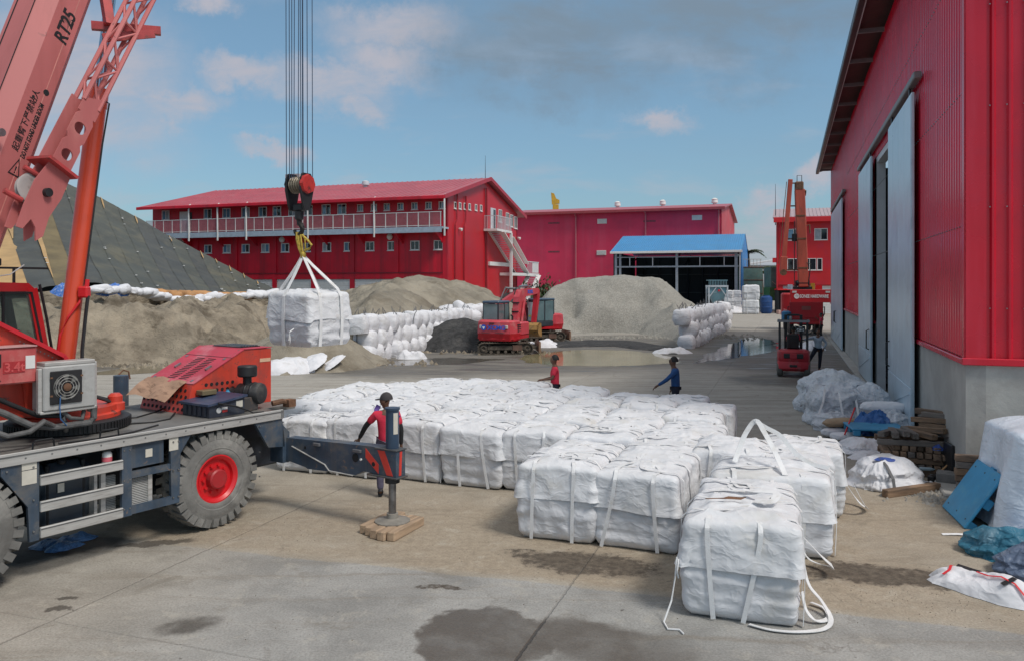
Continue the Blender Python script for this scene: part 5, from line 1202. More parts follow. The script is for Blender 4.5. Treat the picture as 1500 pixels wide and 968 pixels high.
m = MB(); m.tube([(-.62, -.62, .62), (-.63, -.66, .45), (-.66, -.72, .2), (-.72, -.85, .02), (-.66, -1.0, .015), (-.55, -.98, .015), (-.5, -1.06, .015)], .009, 5); part(m, 'string', webW, b_a)
m = MB(); m.tube([(-.60, -.62, .60), (-.61, -.68, .5), (-.60, -.66, .42), (-.62, -.66, .5)], .009, 5); part(m, 'string', webW, b_a)
lf = MB(); lf.add([(-.14, -.01, .012), (-.02, -.055, .02), (.10, -.03, .006), (.17, .01, .02), (.08, .05, .008), (-.02, .055, .025)], [(0, 1, 2, 3, 4, 5)]); lf.tube([(-.3, -.015, .015), (.0, .0, .02), (.17, .01, .022)], .006, 5)
o = link('leaf', lf.mesh('leaf', M('dead_leaf', (.17, .085, .045), .8, var=.3, vs=8), 0)); o.location = b_a.location + RA * -.12 + UA * .02 + Vector((0, 0, 1.15)); tag(o, 'dead brown leaf lying on top of the nearest bulk bag', 'leaf')
redink = M('red_print', (.6, .02, .03), .6)
for b_, x_, z_, l_ in ((b_c1, .12, .88, .14), (b_c2, -.2, .72, .08), (b_a2, .1, .9, .10)):      # small red print marks
    for q in range(2): m = MB(); p_, n_ = bag_surface((x_, -BD - .2, z_ - .07 * q), .05); m.strip([p_, p_ + Vector((l_ * (1 - .5 * q), 0, -.02))], [n_] * 2, .018, .003); part(m, 'red_print', redink, b_, 0)

# ------------------------------------------------------------------ bag hanging from the hook
HK = Vector(((440 - 750) / F * 15.6, 15.6, 0))
def hanging_bag():
    z0 = 2.42; c = Vector((at(454, 470, 15.6).x, 15.6, z0)); t = thing('hanging_bag', 'white bulk bag hanging from the crane hook on pale slings', 'bulk bag', c, R(58))
    me = make_bag_body(31, 120, 1.6); me2 = make_bag_cover(33, 120, 1.6)
    b = link('lower_body', me, t); k = link('cover', me2, t); b.scale = (.97, .97, 1.0); k.scale = (.97, .97, 1.0)
    hk = Vector((at(444, 376, 15.6) - c)); hk = Matrix.Rotation(-R(58), 3, 'Z') @ hk
    top = hk
    for q, (x, y) in enumerate([(-.30, -.53), (.26, -.53), (.52, -.25), (.52, .28), (-.3, .53), (-.52, .1)]):
        n = Vector((x, y, 0)); n = Vector((0, math.copysign(1, y), 0)) if abs(y) > .5 else Vector((math.copysign(1, x), 0, 0))
        p = Vector((x, y, 0)); pts = [p + n * .0 + Vector((0, 0, z)) + n * (.045 + .028 * math.sin(z / BH * math.pi)) for z in (.02, .25, .5, .75, .95)]
        pts += [p * .93 + Vector((0, 0, 1.10)), (p * .86 + Vector((0, 0, 1.14))).lerp(top, .35), (p * .86 + Vector((0, 0, 1.14))).lerp(top, .7), top + Vector((p.x * .03, p.y * .03, 0))]
        m = MB(); m.strip(pts, [n] * 5 + [n + Vector((0, 0, .4))] * 4, .075, .008); part(m, 'sling', webW, t, 0)
    m = MB(); m.tube([(-.60, -.2, .35), (-.75, -.25, .30), (-.80, -.3, .15), (-.7, -.2, .08), (-.6, -.1, .22)], .014, 5); part(m, 'loose_string', webW, t)
    return t
hanging_bag()
def hook_block():
    Y = 15.6; c = at(440, 276, Y); t = thing('hook_block', 'black and red crane hook block with yellow rope slings', 'hook block', c, R(-28))
    m = MB(); oct_ = [(.19 * math.cos(a * .7854 + .39), .19 * math.sin(a * .7854 + .39) + .05) for a in range(8)]
    for x in (-.22, -.02, .18):
        pass
    def plate(x, th, mat, name):
        m = MB(); m.prism([(-.17, .18), (-.10, .28), (.10, .28), (.17, .18), (.18, -.05), (.12, -.30), (.07, -.44), (-.07, -.44), (-.12, -.30), (-.18, -.05)], (x, 0, 0), (0, 1, 0), (0, 0, 1), (th, 0, 0)); return part(m, name, mat, t, 0)
    plate(-.235, .04, black, 'side_plate'); plate(.135, .04, black, 'side_plate')
    for x in (-.16, -.10, -.04, .02, .08):
        m = MB(); m.lathe([(.05, 0), (.165, .0), (.14, .018), (.165, .036), (.05, .036)], (x, 0, .06), (1, 0, 0), 20); part(m, 'sheave', M('sheave_tan', (.30, .26, .20), .5, .4), t)
    m = MB(); m.lathe([(0, .06), (.18, .05), (.20, .0), (.20, -.02)], (.175, 0, .07), (1, 0, 0), 8); part(m, 'red_cap', M('cap_red', (.50, .035, .03), .5, dirt=((.03, .02, .02), .8, 7)), t, 0)
    m = MB(); m.lathe([(0, .04), (.17, .03), (.19, .0)], (-.235, 0, .07), (-1, 0, 0), 8); part(m, 'end_cap', black, t, 0)
    m = MB(); m.span((-.15, -.07, -.46), (.10, .07, -.30), .03); m.lathe([(.05, 0), (.085, -.02), (.085, -.16), (.05, -.2)], (-.03, 0, -.44), (0, 0, 1), 14); part(m, 'trunnion', black, t)
    m = MB(); pts = [(-.03, 0, -.60), (-.03, 0, -.66)] + [(-.03 + .10 * math.cos(a) - .02, 0, -.80 + .11 * math.sin(a)) for a in [R(80 - k * 28) for k in range(10)]]
    m.tube(pts, [.045, .05] + [.055 - .0025 * k for k in range(10)], 10); part(m, 'hook', M('hook_dark', (.03, .028, .026), .5, .5), t)
    yl = M('yellow_rope', (.50, .36, .06), .7, var=.3, vs=12, bump=.6, bs=60)
    top = Vector((-.03, 0, -.86)); bot = (at(444, 374, Y) - c); bot = Matrix.Rotation(R(28), 3, 'Z') @ bot
    rr = random.Random(4)
    for k in range(7):
        a = rr.uniform(-.075, .075); b = rr.uniform(-.06, .06); m = MB()
        m.tube([top + Vector((a, b * .4, .0)), top.lerp(bot, .3) + Vector((a * 1.2, b, 0)), top.lerp(bot, .7) + Vector((a * .9, b, 0)), bot + Vector((a * .35, b * .3, -.03))], .017, 6); part(m, 'sling_rope', yl, t)
    m = MB(); m.tube([top + Vector((.06, 0, -.05)), top.lerp(bot, .35) + Vector((.18, 0, 0)), top.lerp(bot, .58) + Vector((.26, 0, 0)), top.lerp(bot, .72) + Vector((.20, 0, 0)), top.lerp(bot, .80) + Vector((.06, 0, 0))], .022, 7); part(m, 'sling_rope', yl, t)
    m = MB(); m.lathe([(.03, 0), (.055, .04), (.055, .12), (.03, .16)], bot - Vector((0, 0, .08)), (0, 0, 1), 10); part(m, 'knot', yl, t)
hook_block()

# ------------------------------------------------------------------ rough-terrain crane
TD = Vector((.555, .832, 0)); TN = Vector((-.832, .555, 0)); TO = Vector((-4.35, 11.8, 0)); TA = math.atan2(.832, .555)
def TL(p):
    """world -> crane frame"""
    r = Vector(p) - TO; return Vector((r.dot(TD), r.dot(TN), r.z))
def tyre_wheel(t, x, y, r, w, face):
    """tyre with lugs, red rim and hub; face = +1/-1 side that shows along y"""
    n = 40; prof = [(.44, .12), (.49, .03), (.56, .0), (.60, .012), (.62, -.004), (.66, .008), (.72, .0), (.74, .014), (.80, .03), (.88, .08), (.90, .14)]
    full = [(a * r, b * w) for a, b in prof] + [(a * r, (1 - b) * w) for a, b in reversed(prof)]
    m = MB(); m.lathe(full, (x, y, r), (0, 1, 0), n, False); rub = M('dusty_tyre', (.17, .165, .155), .9, var=.2, vs=3, bump=.4, bs=18, dirt=((.29, .28, .26), .8, 2.4)); ty = part(m, 'tyre', rub, t)
    lugs = MB(); k_ = 30
    for k in range(k_):
        a = 2 * math.pi * k / k_
        for sd in (0, 1):
            aa = a + (math.pi / k_ if sd else 0); er = Vector((math.cos(aa), 0, math.sin(aa))); et = Vector((-math.sin(aa), 0, math.cos(aa)))
            y0, y1 = (0.02, .56) if not sd else (.44, .98)
            vs = []
            for yy, rad in ((y0, .80 if not sd else .885), (y1, .885 if not sd else .80)):
                sk = .055 * (1 if (yy == y0) == (not sd) else -1)
                for rad2 in (rad * r, (1.0 if rad > .85 else .965) * r):
                    for q in (-.5, .5): vs.append(Vector((x, y, r)) + er * rad2 + et * ((q * .125 + sk) * r) + Vector((0, yy * w, 0)))
            lugs.add(vs, [(0, 1, 3, 2), (4, 6, 7, 5), (0, 4, 5, 1), (2, 3, 7, 6), (0, 2, 6, 4), (1, 5, 7, 3)])
    part(lugs, 'tread', rub, ty, 0)
    f0 = y if face < 0 else y + w; s = 1 if face < 0 else -1
    m = MB(); m.lathe([(.0, .16 * w), (.20, .16 * w), (.36, .22 * w), (.40, .10 * w), (.43, .02 * w), (.45, .015 * w), (.46, .05 * w), (.45, .4 * w)][0:0] + [(r * a, w * b) for a, b in ((.0, .20), (.20, .20), (.37, .26), (.40, .10), (.46, .030), (.488, .035), (.488, .2))], (x, f0, r), (0, s, 0), 36); rim = part(m, 'rim', brightR, t)
    m = MB(); m.lathe([(r * .20, w * .22), (r * .20, -.02 * w), (r * .17, -.06 * w), (0, -.07 * w)], (x, f0, r), (0, s, 0), 24); part(m, 'hub', M('hub_red', (.40, .02, .025), .5, dirt=((.24, .08, .07), .6, 9)), rim)
    for k in range(10):
        a = k * .6283; m = MB(); m.cyl((x + math.cos(a) * r * .27, f0 + s * .20 * w, r + math.sin(a) * r * .27), (x + math.cos(a) * r * .27, f0 + s * .12 * w, r + math.sin(a) * r * .27), .024, n=6); part(m, 'nut', brightR, rim, 0)
def crane():
    t = thing('mobile_crane', 'red rough-terrain crane with navy chassis, raised boom and big dusty tyres', 'crane', TO, TA)
    X, Y, Z = Vector((1, 0, 0)), Vector((0, 1, 0)), Vector((0, 0, 1))
    # chassis
    m = MB(); m.span((-6.2, .0, 1.50), (1.18, 2.6, 1.58)); m.span((1.18, .45, 1.50), (1.85, 2.2, 1.578)); part(m, 'deck', M('oily_deck', (.16, .155, .145), .55, var=.25, vs=1.2, dirt=((.022, .022, .024), .9, 1.1), rvar=.2), t, 0)
    m = MB(); m.span((-6.2, -.03, 1.46), (1.19, .0, 1.61), .006); r = part(m, 'side_rail', alu, t); m = MB(); m.span((-6.2, -.037, 1.565), (1.19, -.03, 1.58)); part(m, 'rail_groove', M('groove', (.10, .10, .10), .6), r, 0)
    m = MB(); m.span((1.14, -.036, 1.475), (1.196, .02, 1.60)); part(m, 'rail_end_cap', M('cap_grey', (.16, .16, .16), .6), r, 0)
    m = MB(); m.span((-6.2, .75, .55), (1.75, 1.85, 1.10), .03); m.span((-6.2, .6, 1.10), (1.6, 2.0, 1.50)); part(m, 'frame', M('frame_dark', (.018, .024, .034), .6, var=.3), t, 0)
    m = MB(); m.cyl((0, .1, .73), (0, 2.5, .73), .16, n=12); m.cyl((-3.4, .1, .73), (-3.4, 2.5, .73), .16, n=12); m.lathe([(.1, -.3), (.34, -.15), (.34, .15), (.1, .3)], (0, 1.3, .73), (0, 1, 0), 16); part(m, 'axle', blackm, t)
    for x in (0, -3.4):
        tyre_wheel(t, x, .0, .73, .48, -1); tyre_wheel(t, x, 2.12, .73, .48, 1)
    # near side framework
    pl = (0, .05, 0)
    def plate(poly, y=.0, th=.05, name='side_plate', mat=navy): m = MB(); m.prism(poly, (0, y, 0), X, Z, (0, th, 0)); return part(m, name, mat, t, 0)
    plate([(-2.96, 1.46), (-2.53, 1.46), (-2.53, .50), (-2.64, .50), (-2.66, .93), (-2.96, 1.36)])
    plate([(-1.49, 1.46), (-1.35, 1.46), (-1.35, .52), (-1.49, .52)], -.012)
    plate([(-.78, 1.46), (-.45, 1.46), (-.62, 1.22), (-.64, .53), (-.76, .53)])
    plate([(-1.35, 1.10), (-.78, 1.10), (-.78, 1.01), (-1.35, 1.01)], -.004, .05, 'cross_rail'); plate([(-1.35, .64), (-.76, .64), (-.76, .53), (-1.35, .53)], -.004, .05, 'cross_rail')
    plate([(-1.35, 1.455), (-.87, 1.455), (-.87, 1.14), (-1.35, 1.14)], .02, .35, 'locker')
    plate([(.66, 1.46), (1.19, 1.46), (1.24, 1.10), (1.24, 1.00), (.92, 1.04)], .0, .05)
    plate([(1.20, 1.36), (1.34, 1.22), (1.34, .74), (1.20, .74)], .0, .3, 'rear_bracket')
    plate([(1.34, 1.30), (1.72, 1.12), (1.72, 1.0), (1.34, 1.0)], .5, .08, 'rear_bracket'); plate([(1.34, 1.30), (1.72, 1.18), (1.72, 1.0), (1.34, 1.0)], .95, .08, 'rear_bracket')
    plate([(-.45, 1.46), (.66, 1.46), (.66, 1.42), (-.45, 1.42)], .52, .04, 'wheel_arch', blackm)
    for z in (1.16, .84, .525):
        m = MB(); m.span((-2.53, -.045, z), (-1.485, -.0, z + .13), .008); b = part(m, 'step_rail', alu, t); m = MB(); m.span((-2.53, -.05, z + .104), (-1.485, -.045, z + .115)); part(m, 'rail_groove', M('groove', (.10, .10, .10), .6), b, 0)
    m = MB(); m.span((-2.50, .12, .52), (-1.80, .68, 1.36), .10); ft = part(m, 'fuel_tank', M('tank_black', (.025, .036, .05), .35, var=.2), t)
    for x in (-2.40, -1.95): m = MB(); m.span((x, .105, .51), (x + .05, .69, 1.37), .1); part(m, 'tank_band', blackm, ft)
    m = MB(); m.lathe([(.055, 0), (.055, .03), (.04, .045), (0, .05)], (-2.17, .2, 1.355), (0, -.4, 1), 14); part(m, 'filler_cap', blackm, ft)
    m = MB(); m.span((-1.72, .08, .55), (-1.66, .14, 1.15)); m.span((-1.80, .10, .55), (-1.76, .5, 1.18)); part(m, 'cooler_frame', alu, t, 0)
    def mesh_panel(x0, x1, z0, z1, y):
        f = part(MB().span((x0, y + .02, z0), (x1, y + .05, z1)), 'mesh_backing', M('mesh_grey', (.17, .17, .17), .6), t, 0); m = MB(); k = int((z1 - z0) / .022)
        for q in range(k): m.box(((x0 + x1) / 2, y + .01, z0 + (q + .5) * (z1 - z0) / k), (x1 - x0, .012, .012), Matrix.Rotation(.7, 3, 'X'))
        part(m, 'mesh', M('mesh_light', (.42, .42, .41), .5, .4), f, 0, kind='stuff')
    mesh_panel(-1.66, -1.51, .60, 1.08, .10); mesh_panel(-1.34, -1.08, .62, .99, .06)
    part(MB().span((-1.08, .05, .62), (-1.02, .09, 1.0)), 'cooler_frame', alu, t, 0)
    m = MB(); m.lathe([(.05, 0), (.062, .02), (.062, .16), (.05, .18), (.03, .2)], (-1.63, .10, 1.22), (0, 0, 1), 14); fc = part(m, 'oil_filter', white, t); m = MB(); m.lathe([(.0635, 0), (.0635, .06)], (-1.63, .10, 1.28), (0, 0, 1), 14); part(m, 'filter_label', M('label_red', (.6, .12, .15), .6), fc)
    m = MB(); m.lathe([(.08, 0), (.08, .05), (.05, .06), (0, .06)], (-1.63, .1, 1.42), (0, 0, 1), 10); part(m, 'filter_head', blackm, t)
    stick = M('aged_sticker', (.58, .55, .48), .7, var=.08, vs=5)
    for x0, x1, z0, z1, y in ((-2.73, -2.56, 1.38, 1.455, -.006), (-2.73, -2.56, 1.20, 1.37, -.006), (-2.26, -2.18, 1.0, 1.11, .1), (-1.14, -1.04, 1.25, 1.36, .014), (-.80, -.66, 1.28, 1.455, -.006)):
        part(MB().span((x0, y, z0), (x1, y + .006, z1)), 'sticker', stick, t, 0)
    for x in (-2.45, -1.62):
        m = MB(); m.tube([(x - .13, .06, 1.58), (x - .12, .06, 1.68), (x - .10, .06, 1.70), (x + .10, .06, 1.70), (x + .12, .06, 1.68), (x + .13, .06, 1.58)], .012, 6); part(m, 'deck_handle', blackm, t)
    # near outrigger: beam with hazard stripes, jack and float on timbers
    m = MB(); ob = [(-.02, 0), (-.02, .0)]
    m.prism([(.0, .78), (-.45, .72), (-.50, .70), (-1.55, .74), (-1.72, .82), (-2.36, .80), (-2.36, 1.19), (-1.9, 1.21), (.0, 1.14)], (1.27, 0, 0), Y, Z, (.20, 0, 0)); bm_ = part(m, 'outrigger_beam', navy, t, 0)
    m = MB(); m.span((1.25, -2.38, 1.185), (1.49, -1.95, 1.205), .006); part(m, 'beam_flange', M('flange', (.06, .065, .07), .6, dirt=((.15, .09, .06), .6, 6)), bm_); m = MB(); m.span((1.24, -2.39, .78), (1.50, -1.80, .805), .006); part(m, 'beam_flange', M('flange', (.06, .065, .07), .6, dirt=((.15, .09, .06), .6, 6)), bm_)
    hz = M('hazard_red', (.60, .05, .035), .5)
    for y0 in (-2.30, -2.02):
        m = MB(); m.prism([(y0, .82), (y0 - .0, .96), (y0 + .26, 1.17), (y0 + .26, 1.03)] if y0 > -2.2 else [(y0, .82), (y0 + .12, .82), (y0 + .30, 1.17), (y0 + .16, 1.17)], (1.265, 0, 0), Y, Z, (.005, 0, 0)); part(m, 'hazard_stripe', hz, bm_, 0)
    for x0 in (1.33,): m = MB(); m.prism([(x0, .82), (x0 + .05, .82), (x0 + .07, 1.17), (x0 + .02, 1.17)], (0, -2.365, 0), X, Z, (0, .005, 0)); part(m, 'hazard_stripe', hz, bm_, 0)
    m = MB(); m.cyl((1.264, -1.55, 1.0), (1.27, -1.55, 1.0), .065, n=18); m.cyl((1.264, -1.92, .95), (1.27, -1.92, .95), .035, n=12); m.cyl((1.264, -.45, 1.03), (1.27, -.45, 1.03), .025, n=10); part(m, 'beam_hole', dark, bm_, 0)
    m = MB(); m.cyl((1.25, -1.67, .99), (1.27, -1.67, .99), .018, n=8); part(m, 'bolt', white, bm_)
    m = MB(); m.span((1.23, -.80, 1.09), (1.27, -.66, 1.135), .005); m.span((1.23, -1.68, 1.09), (1.27, -1.52, 1.135), .005); part(m, 'cable_clip', M('clip', (.12, .12, .13), .6), bm_)
    m = MB(); m.tube([(1.258, -.15, 1.02), (1.258, -.9, .82), (1.258, -1.0, .735), (1.258, -1.5, .73)], .011, 6); part(m, 'cable', alu, bm_)
    jx, jy = 1.37, -2.20
    m = MB(); m.cyl((jx, jy, 1.20), (jx, jy, 1.77), .098, n=26); m.cyl((jx, jy, 1.77), (jx, jy, 1.80), .112, n=26); jk = part(m, 'jack_sleeve', M('navy_jack', (.030, .055, .095), .35, var=.2, vs=3), t)
    m = MB(); m.cyl((jx, jy, .70), (jx, jy, .78), .11, n=22); part(m, 'jack_collar', blackm, t)
    for k, (a0, a1, z0, z1) in enumerate(((-2.25, -1.5, 1.42, 1.73),)):
        m = MB(); vs = []; n = 8
        for q in range(n + 1):
            a = a0 + (a1 - a0) * q / n
            for z in (z0, z1): vs.append((jx + math.cos(a) * .101, jy + math.sin(a) * .101, z))
        m.add(vs, [(2 * q, 2 * q + 2, 2 * q + 3, 2 * q + 1) for q in range(n)]); part(m, 'sticker', stick, jk, 60)
    m = MB(); m.cyl((jx, jy, .20), (jx, jy, .80), .056, n=22); part(m, 'jack_rod', M('jack_steel', (.22, .22, .23), .3, .85, var=.3, vs=6), t)
    m = MB(); m.lathe([(.26, .13), (.26, .145), (.14, .165), (.085, .18), (.085, .25), (0, .25)], (jx, jy, 0), (0, 0, 1), 26); part(m, 'jack_float', M('float_grey', (.26, .24, .21), .7, .2, var=.2, vs=5), t)
    # far side outrigger posts
    m = MB(); m.cyl((.1, 2.75, 1.0), (.1, 2.75, 2.08), .12, n=14); part(m, 'far_jack', navy, t)
    m = MB(); m.span((.45, 2.4, 1.75), (.80, 2.65, 1.95)); m.tube([(.46, 2.42, 1.58), (.46, 2.42, 1.85)], .025, 6); part(m, 'far_bracket', navy, t, 0)
    # engine hood
    hp = [(.12, 1.58), (.26, 2.03), (1.22, 2.51), (1.79, 2.50), (1.79, 1.58)]
    m = MB(); m.prism(hp, (0, 1.0, 0), X, Z, (0, 1.22, 0)); hd = part(m, 'engine_hood', craneR, t, 0)
    sl = Vector((.96, 0, .48)).normalized(); nn = Vector((-sl.z, 0, sl.x))
    def on_slant(a, b, y0, y1, th, off=.0): # a..b along the slant
        o = Vector((.26, 0, 2.03)) + nn * off; m = MB(); m.prism([(a, y0), (b, y0), (b, y1), (a, y1)], o, sl, Y, nn * th); return m
    part(on_slant(.0, .79, .985, 2.235, .012), 'hood_panel', hoodR, hd, 0); part(on_slant(.80, 1.10, .985, 2.235, .014), 'hood_panel', hoodR, hd, 0)
    part(MB().span((1.215, .985, 2.515), (1.795, 2.235, 2.527)), 'hood_panel', hoodR, hd, 0)
    for q in range(2):
        for k in range(14):
            a = .10 + k * .047; y0 = 1.30 + q * .30; part(on_slant(a, a + .018, y0, y0 + .20, .004, .0125), 'louvre', dark, hd, 0)
    for y0 in (1.12, 1.95): part(on_slant(.38, .50, y0, y0 + .04, .03, .012), 'latch', steel, hd, 0)
    for a, y0 in ((.05, 1.08), (.05, 2.1), (.72, 1.08), (.72, 2.1)): part(on_slant(a, a + .05, y0, y0 + .05, .008, .012), 'hinge', steel, hd, 0)
    for a in (.792,): part(on_slant(a, a + .01, .985, 2.24, .003, .012), 'seam', dark, hd, 0)
    # perforations on side and front
    for k in range(6):
        for q in range(3): m = MB(); m.cyl((.50 + k * .10, .992, 1.80 + q * .10 + .0), (.50 + k * .10, 1.0, 1.80 + q * .10), .028, n=10); part(m, 'hole', dark, hd, 0)
    fn_ = Vector((-.45, 0, .14)).normalized()
    for k in range(10):
        for q in range(4):
            z = 1.64 + q * .095; x = .12 + (z - 1.58) * .311; m = MB(); c = Vector((x, 1.09 + k * .115 + (.05 if q % 2 else 0), z)); m.cyl(c, c + fn_ * .006, .028, n=10); part(m, 'hole', dark, hd, 0)
    part(MB().span((1.55, .993, 2.28), (1.775, 1.0, 2.34)), 'sticker', M('tan_strip', (.60, .38, .25), .7), hd, 0)
    part(MB().span((1.30, 1.2, 2.53), (1.72, 1.95, 2.54)), 'top_grille', blackm, hd, 0)
    for k in range(7): part(MB().span((1.31 + k * .06, 1.22, 2.54), (1.33 + k * .06, 1.93, 2.555)), 'grille_bar', steel, hd, 0)
    # air cleaner, exhaust stub, battery locker
    m = MB(); m.lathe([(.0, 0), (.10, .0), (.16, .02), (.175, .06), (.175, .30), (.155, .33), (.155, .42), (.12, .45), (.08, .46), (.08, .60)], (1.12, .38, 1.84), (-.35, 1, 0), 24); ac = part(m, 'air_cleaner', M('cleaner_black', (.028, .028, .03), .6, var=.3, vs=4, dirt=((.12, .115, .105), .6, 3)), t)
    for h in (.14, .24): m = MB(); m.lathe([(.176, 0), (.183, .01), (.183, .025), (.176, .035)], Vector((1.12, .38, 1.84)) + Vector((-.35, 1, 0)).normalized() * h, (-.35, 1, 0), 24); part(m, 'band', blackm, ac)
    m = MB(); m.cyl((1.0, .62, 1.99), (1.0, .62, 2.12), .07, n=16); m.lathe([(.07, 0), (.14, .01), (.155, .03), (.155, .17), (.14, .19), (0, .195)], (1.0, .62, 2.10), (0, 0, 1), 22); part(m, 'intake_cap', black, ac)
    m = MB(); m.tube([(1.28, .35, 1.66), (1.45, .3, 1.68), (1.62, .28, 1.62)], .045, 8); m.span((1.5, .2, 1.58), (1.65, .35, 1.70)); part(m, 'exhaust_stub', rust, t)
    bx = M('locker_navy', (.035, .042, .060), .5, var=.2, vs=3, dirt=((.08, .08, .085), .5, 4))
    m = MB(); m.prism([(.08, 1.582), (.72, 1.582), (.72, 1.84), (.08, 1.76)], (0, .33, 0), X, Z, (0, .66, 0)); bl = part(m, 'battery_locker', bx, t, 0)
    m = MB(); m.prism([(.03, 1.762), (.75, 1.846), (.75, 1.876), (.03, 1.795)], (0, .29, 0), X, Z, (0, .74, 0)); part(m, 'lid', M('locker_lid', (.035, .055, .11), .45, var=.25, vs=3, dirt=((.10, .11, .14), .5, 3)), bl, 0)
    for k in range(5): part(MB().span((.062, .40 + k * .12, 1.60), (.08, .46 + k * .12, 1.75), .006), 'rib', bx, bl)
    part(MB().span((.56, .322, 1.69), (.68, .33, 1.79)), 'sticker', stick, bl, 0)
    me = MB(); me.lathe([(0, .004), (.04, .004), (.045, 0)], (.25, .328, 1.68), (0, -1, 0), 16); part(me, 'emblem', M('emblem_white', (.6, .6, .6), .5), bl); part(MB().span((.295, .322, 1.685), (.40, .33, 1.72)), 'emblem', M('emblem_white', (.6, .6, .6), .5), bl, 0); part(MB().span((.31, .322, 1.645), (.40, .33, 1.68)), 'emblem', M('emblem_red', (.5, .04, .04), .5), bl, 0)
    part(MB().span((.78, .42, 1.582), (1.06, .78, 1.80), .01), 'tool_box', M('tool_box', (.06, .055, .055), .6, dirt=((.22, .12, .07), .7, 4)), t)
    part(MB().span((.30, .80, 1.86), (.56, .98, 1.94), .01), 'relay_box', M('brass_box', (.20, .16, .09), .5, .3), t)
    m = MB(); m.lathe([(.04, 0), (.045, .06), (.025, .08), (.025, .1)], (.80, .86, 1.80), (0, 0, 1), 12); part(m, 'blue_cap', M('cap_blue', (.06, .30, .50), .4), t)
    m = MB(); m.tube([(.2, .28, 1.80), (.5, .24, 1.72), (.75, .26, 1.62), (.78, .2, 1.59), (.95, .15, 1.585)], .014, 6); part(m, 'cable', black, t)
    # cardboard over the hood foot
    m = MB(); m.grid(10, 6, lambda i, j: Vector((.30 - .36 * j / 5 - .03 * math.sin(i * .9), 1.18 + 1.02 * i / 9 + .05 * j / 5, 2.04 - .27 * j / 5 + .035 * (i / 9) + .02 * math.sin(i * 1.3 + j))))
    cb = single(MB(), 'x', None, 'x y z w', 'x') if False else None
    m.v = [Vector((p.x - .015, p.y, p.z + .02)) for p in m.v]; m.f += [tuple(reversed(f)) for f in []]
    ca = link('cardboard_sheet', m.mesh('cardboard_sheet', M('wet_cardboard', (.40, .25, .17), .9, var=.15, vs=3, dirt=((.14, .085, .055), .8, 4), stretch=(3, 1, 1)), 60)); ca.location = TO; ca.rotation_euler = (0, 0, TA); tag(ca, 'brown stained cardboard sheet propped against the red engine hood', 'cardboard')
    # slewing ring and turret
    C = Vector((-1.5, 1.3, 0))
    m = MB(); m.lathe([(.76, 1.58), (.78, 1.60), (.78, 1.72), (.74, 1.74), (.60, 1.745)], (C.x, C.y, 0), (0, 0, 1), 56); rg = part(m, 'slew_ring', black, t)
    m = MB()
    for k in range(90):
        a = k * .0698; m.box((C.x + .785 * math.cos(a), C.y + .785 * math.sin(a), 1.66), (.02, .028, .10), a)
    part(m, 'ring_teeth', black, rg, 0, kind='stuff')
    m = MB(); m.lathe([(.66, 1.745), (.66, 1.80), (.62, 1.82), (.62, 1.90), (.0, 1.90)], (C.x, C.y, 0), (0, 0, 1), 40); part(m, 'turntable', craneR, t)
    for a in (-.55,): m = MB(); m.lathe([(.13, 0), (.13, .10), (.10, .12), (.10, .20), (.06, .24), (.0, .24)], (C.x + .58 * math.cos(a), C.y + .58 * math.sin(a), 1.80), (0, 0, 1), 16); part(m, 'slew_motor', craneR, t)
    m = MB(); m.tube([(-.95, 1.0, 2.30), (-.88, 1.0, 2.36), (-.80, 1.0, 2.33), (-.79, .98, 2.22)], .012, 6); part(m, 'lifting_eye', rust, t)
    prof = [(-5.2, 4.55), (-1.92, 2.64), (-1.74, 2.36), (-1.72, 1.88), (-2.32, 1.96), (-3.0, 2.32), (-5.2, 3.3)]
    for y in (.66, 1.9):
        m = MB(); m.prism(prof, (0, y, 0), X, Z, (0, .05, 0)); sp = part(m, 'turret_side', craneR, t, 0)
        a = Vector((-5.2, y, 4.56)); b = Vector((-1.93, y, 2.66)); m = MB(); m.bar(a + Vector((0, .0, 0)), b, .05, .17, Y); part(m, 'top_flange', M('flange_red', (.55, .018, .03), .42, var=.1), sp, 0)
        m = MB(); m.bar(b, (-1.73, y, 2.34), .05, .15, Y); part(m, 'top_flange', M('flange_red', (.55, .018, .03), .42, var=.1), sp, 0)
        m = MB(); m.bar((-2.46, y - .02, 2.85), (-2.38, y - .02, 2.0), .03, .02, Y); part(m, 'stiffener', craneR, sp, 0)
    m = MB(); m.span((-4.6, .72, 1.9), (-2.0, 1.88, 2.2)); part(m, 'turret_base', craneR, t, 0)
    # counterweight box with its tonnage plate
    m = MB(); m.span((-4.4, .36, 2.38), (-2.38, .60, 2.83), .02); cw = part(m, 'rear_box', M('box_faded_red', (.50, .085, .085), .5, dirt=((.58, .25, .22), .6, 1.5)), t)
    m = MB(); m.span((-4.4, .34, 2.83), (-2.39, .62, 2.845)); part(m, 'box_top', M('faded_top', (.52, .30, .29), .6), cw, 0)
    part(MB().span((-2.52, .353, 2.56), (-2.41, .36, 2.72)), 'sticker', white, cw, 0)
    part(MB().span((-2.78, .354, 2.52), (-2.53, .36, 2.66), .0), 'number_plate', M('plate_red', (.42, .03, .035), .5), cw, 0)
    lettering('3.4t', .155, M('number_pink', (.62, .10, .10), .5), cw, (-2.77, .352, 2.54), X, Z, .003, 0, .003)
    m = MB(); m.prism([(-3.2, 2.76), (-2.80, 2.76), (-2.80, 2.60), (-3.2, 2.52)], (0, .352, 0), X, Z, (0, .006, 0)); part(m, 'black_flash', black, cw, 0)
    m = MB(); m.prism([(-3.2, 2.50), (-2.80, 2.44), (-2.86, 2.385), (-3.2, 2.385)], (0, .352, 0), X, Z, (0, .006, 0)); part(m, 'black_flash', black, cw, 0)
    # oil cooler with fan
    x0, x1, z0, z1, y0 = -2.36, -1.70, 2.01, 2.57, .24
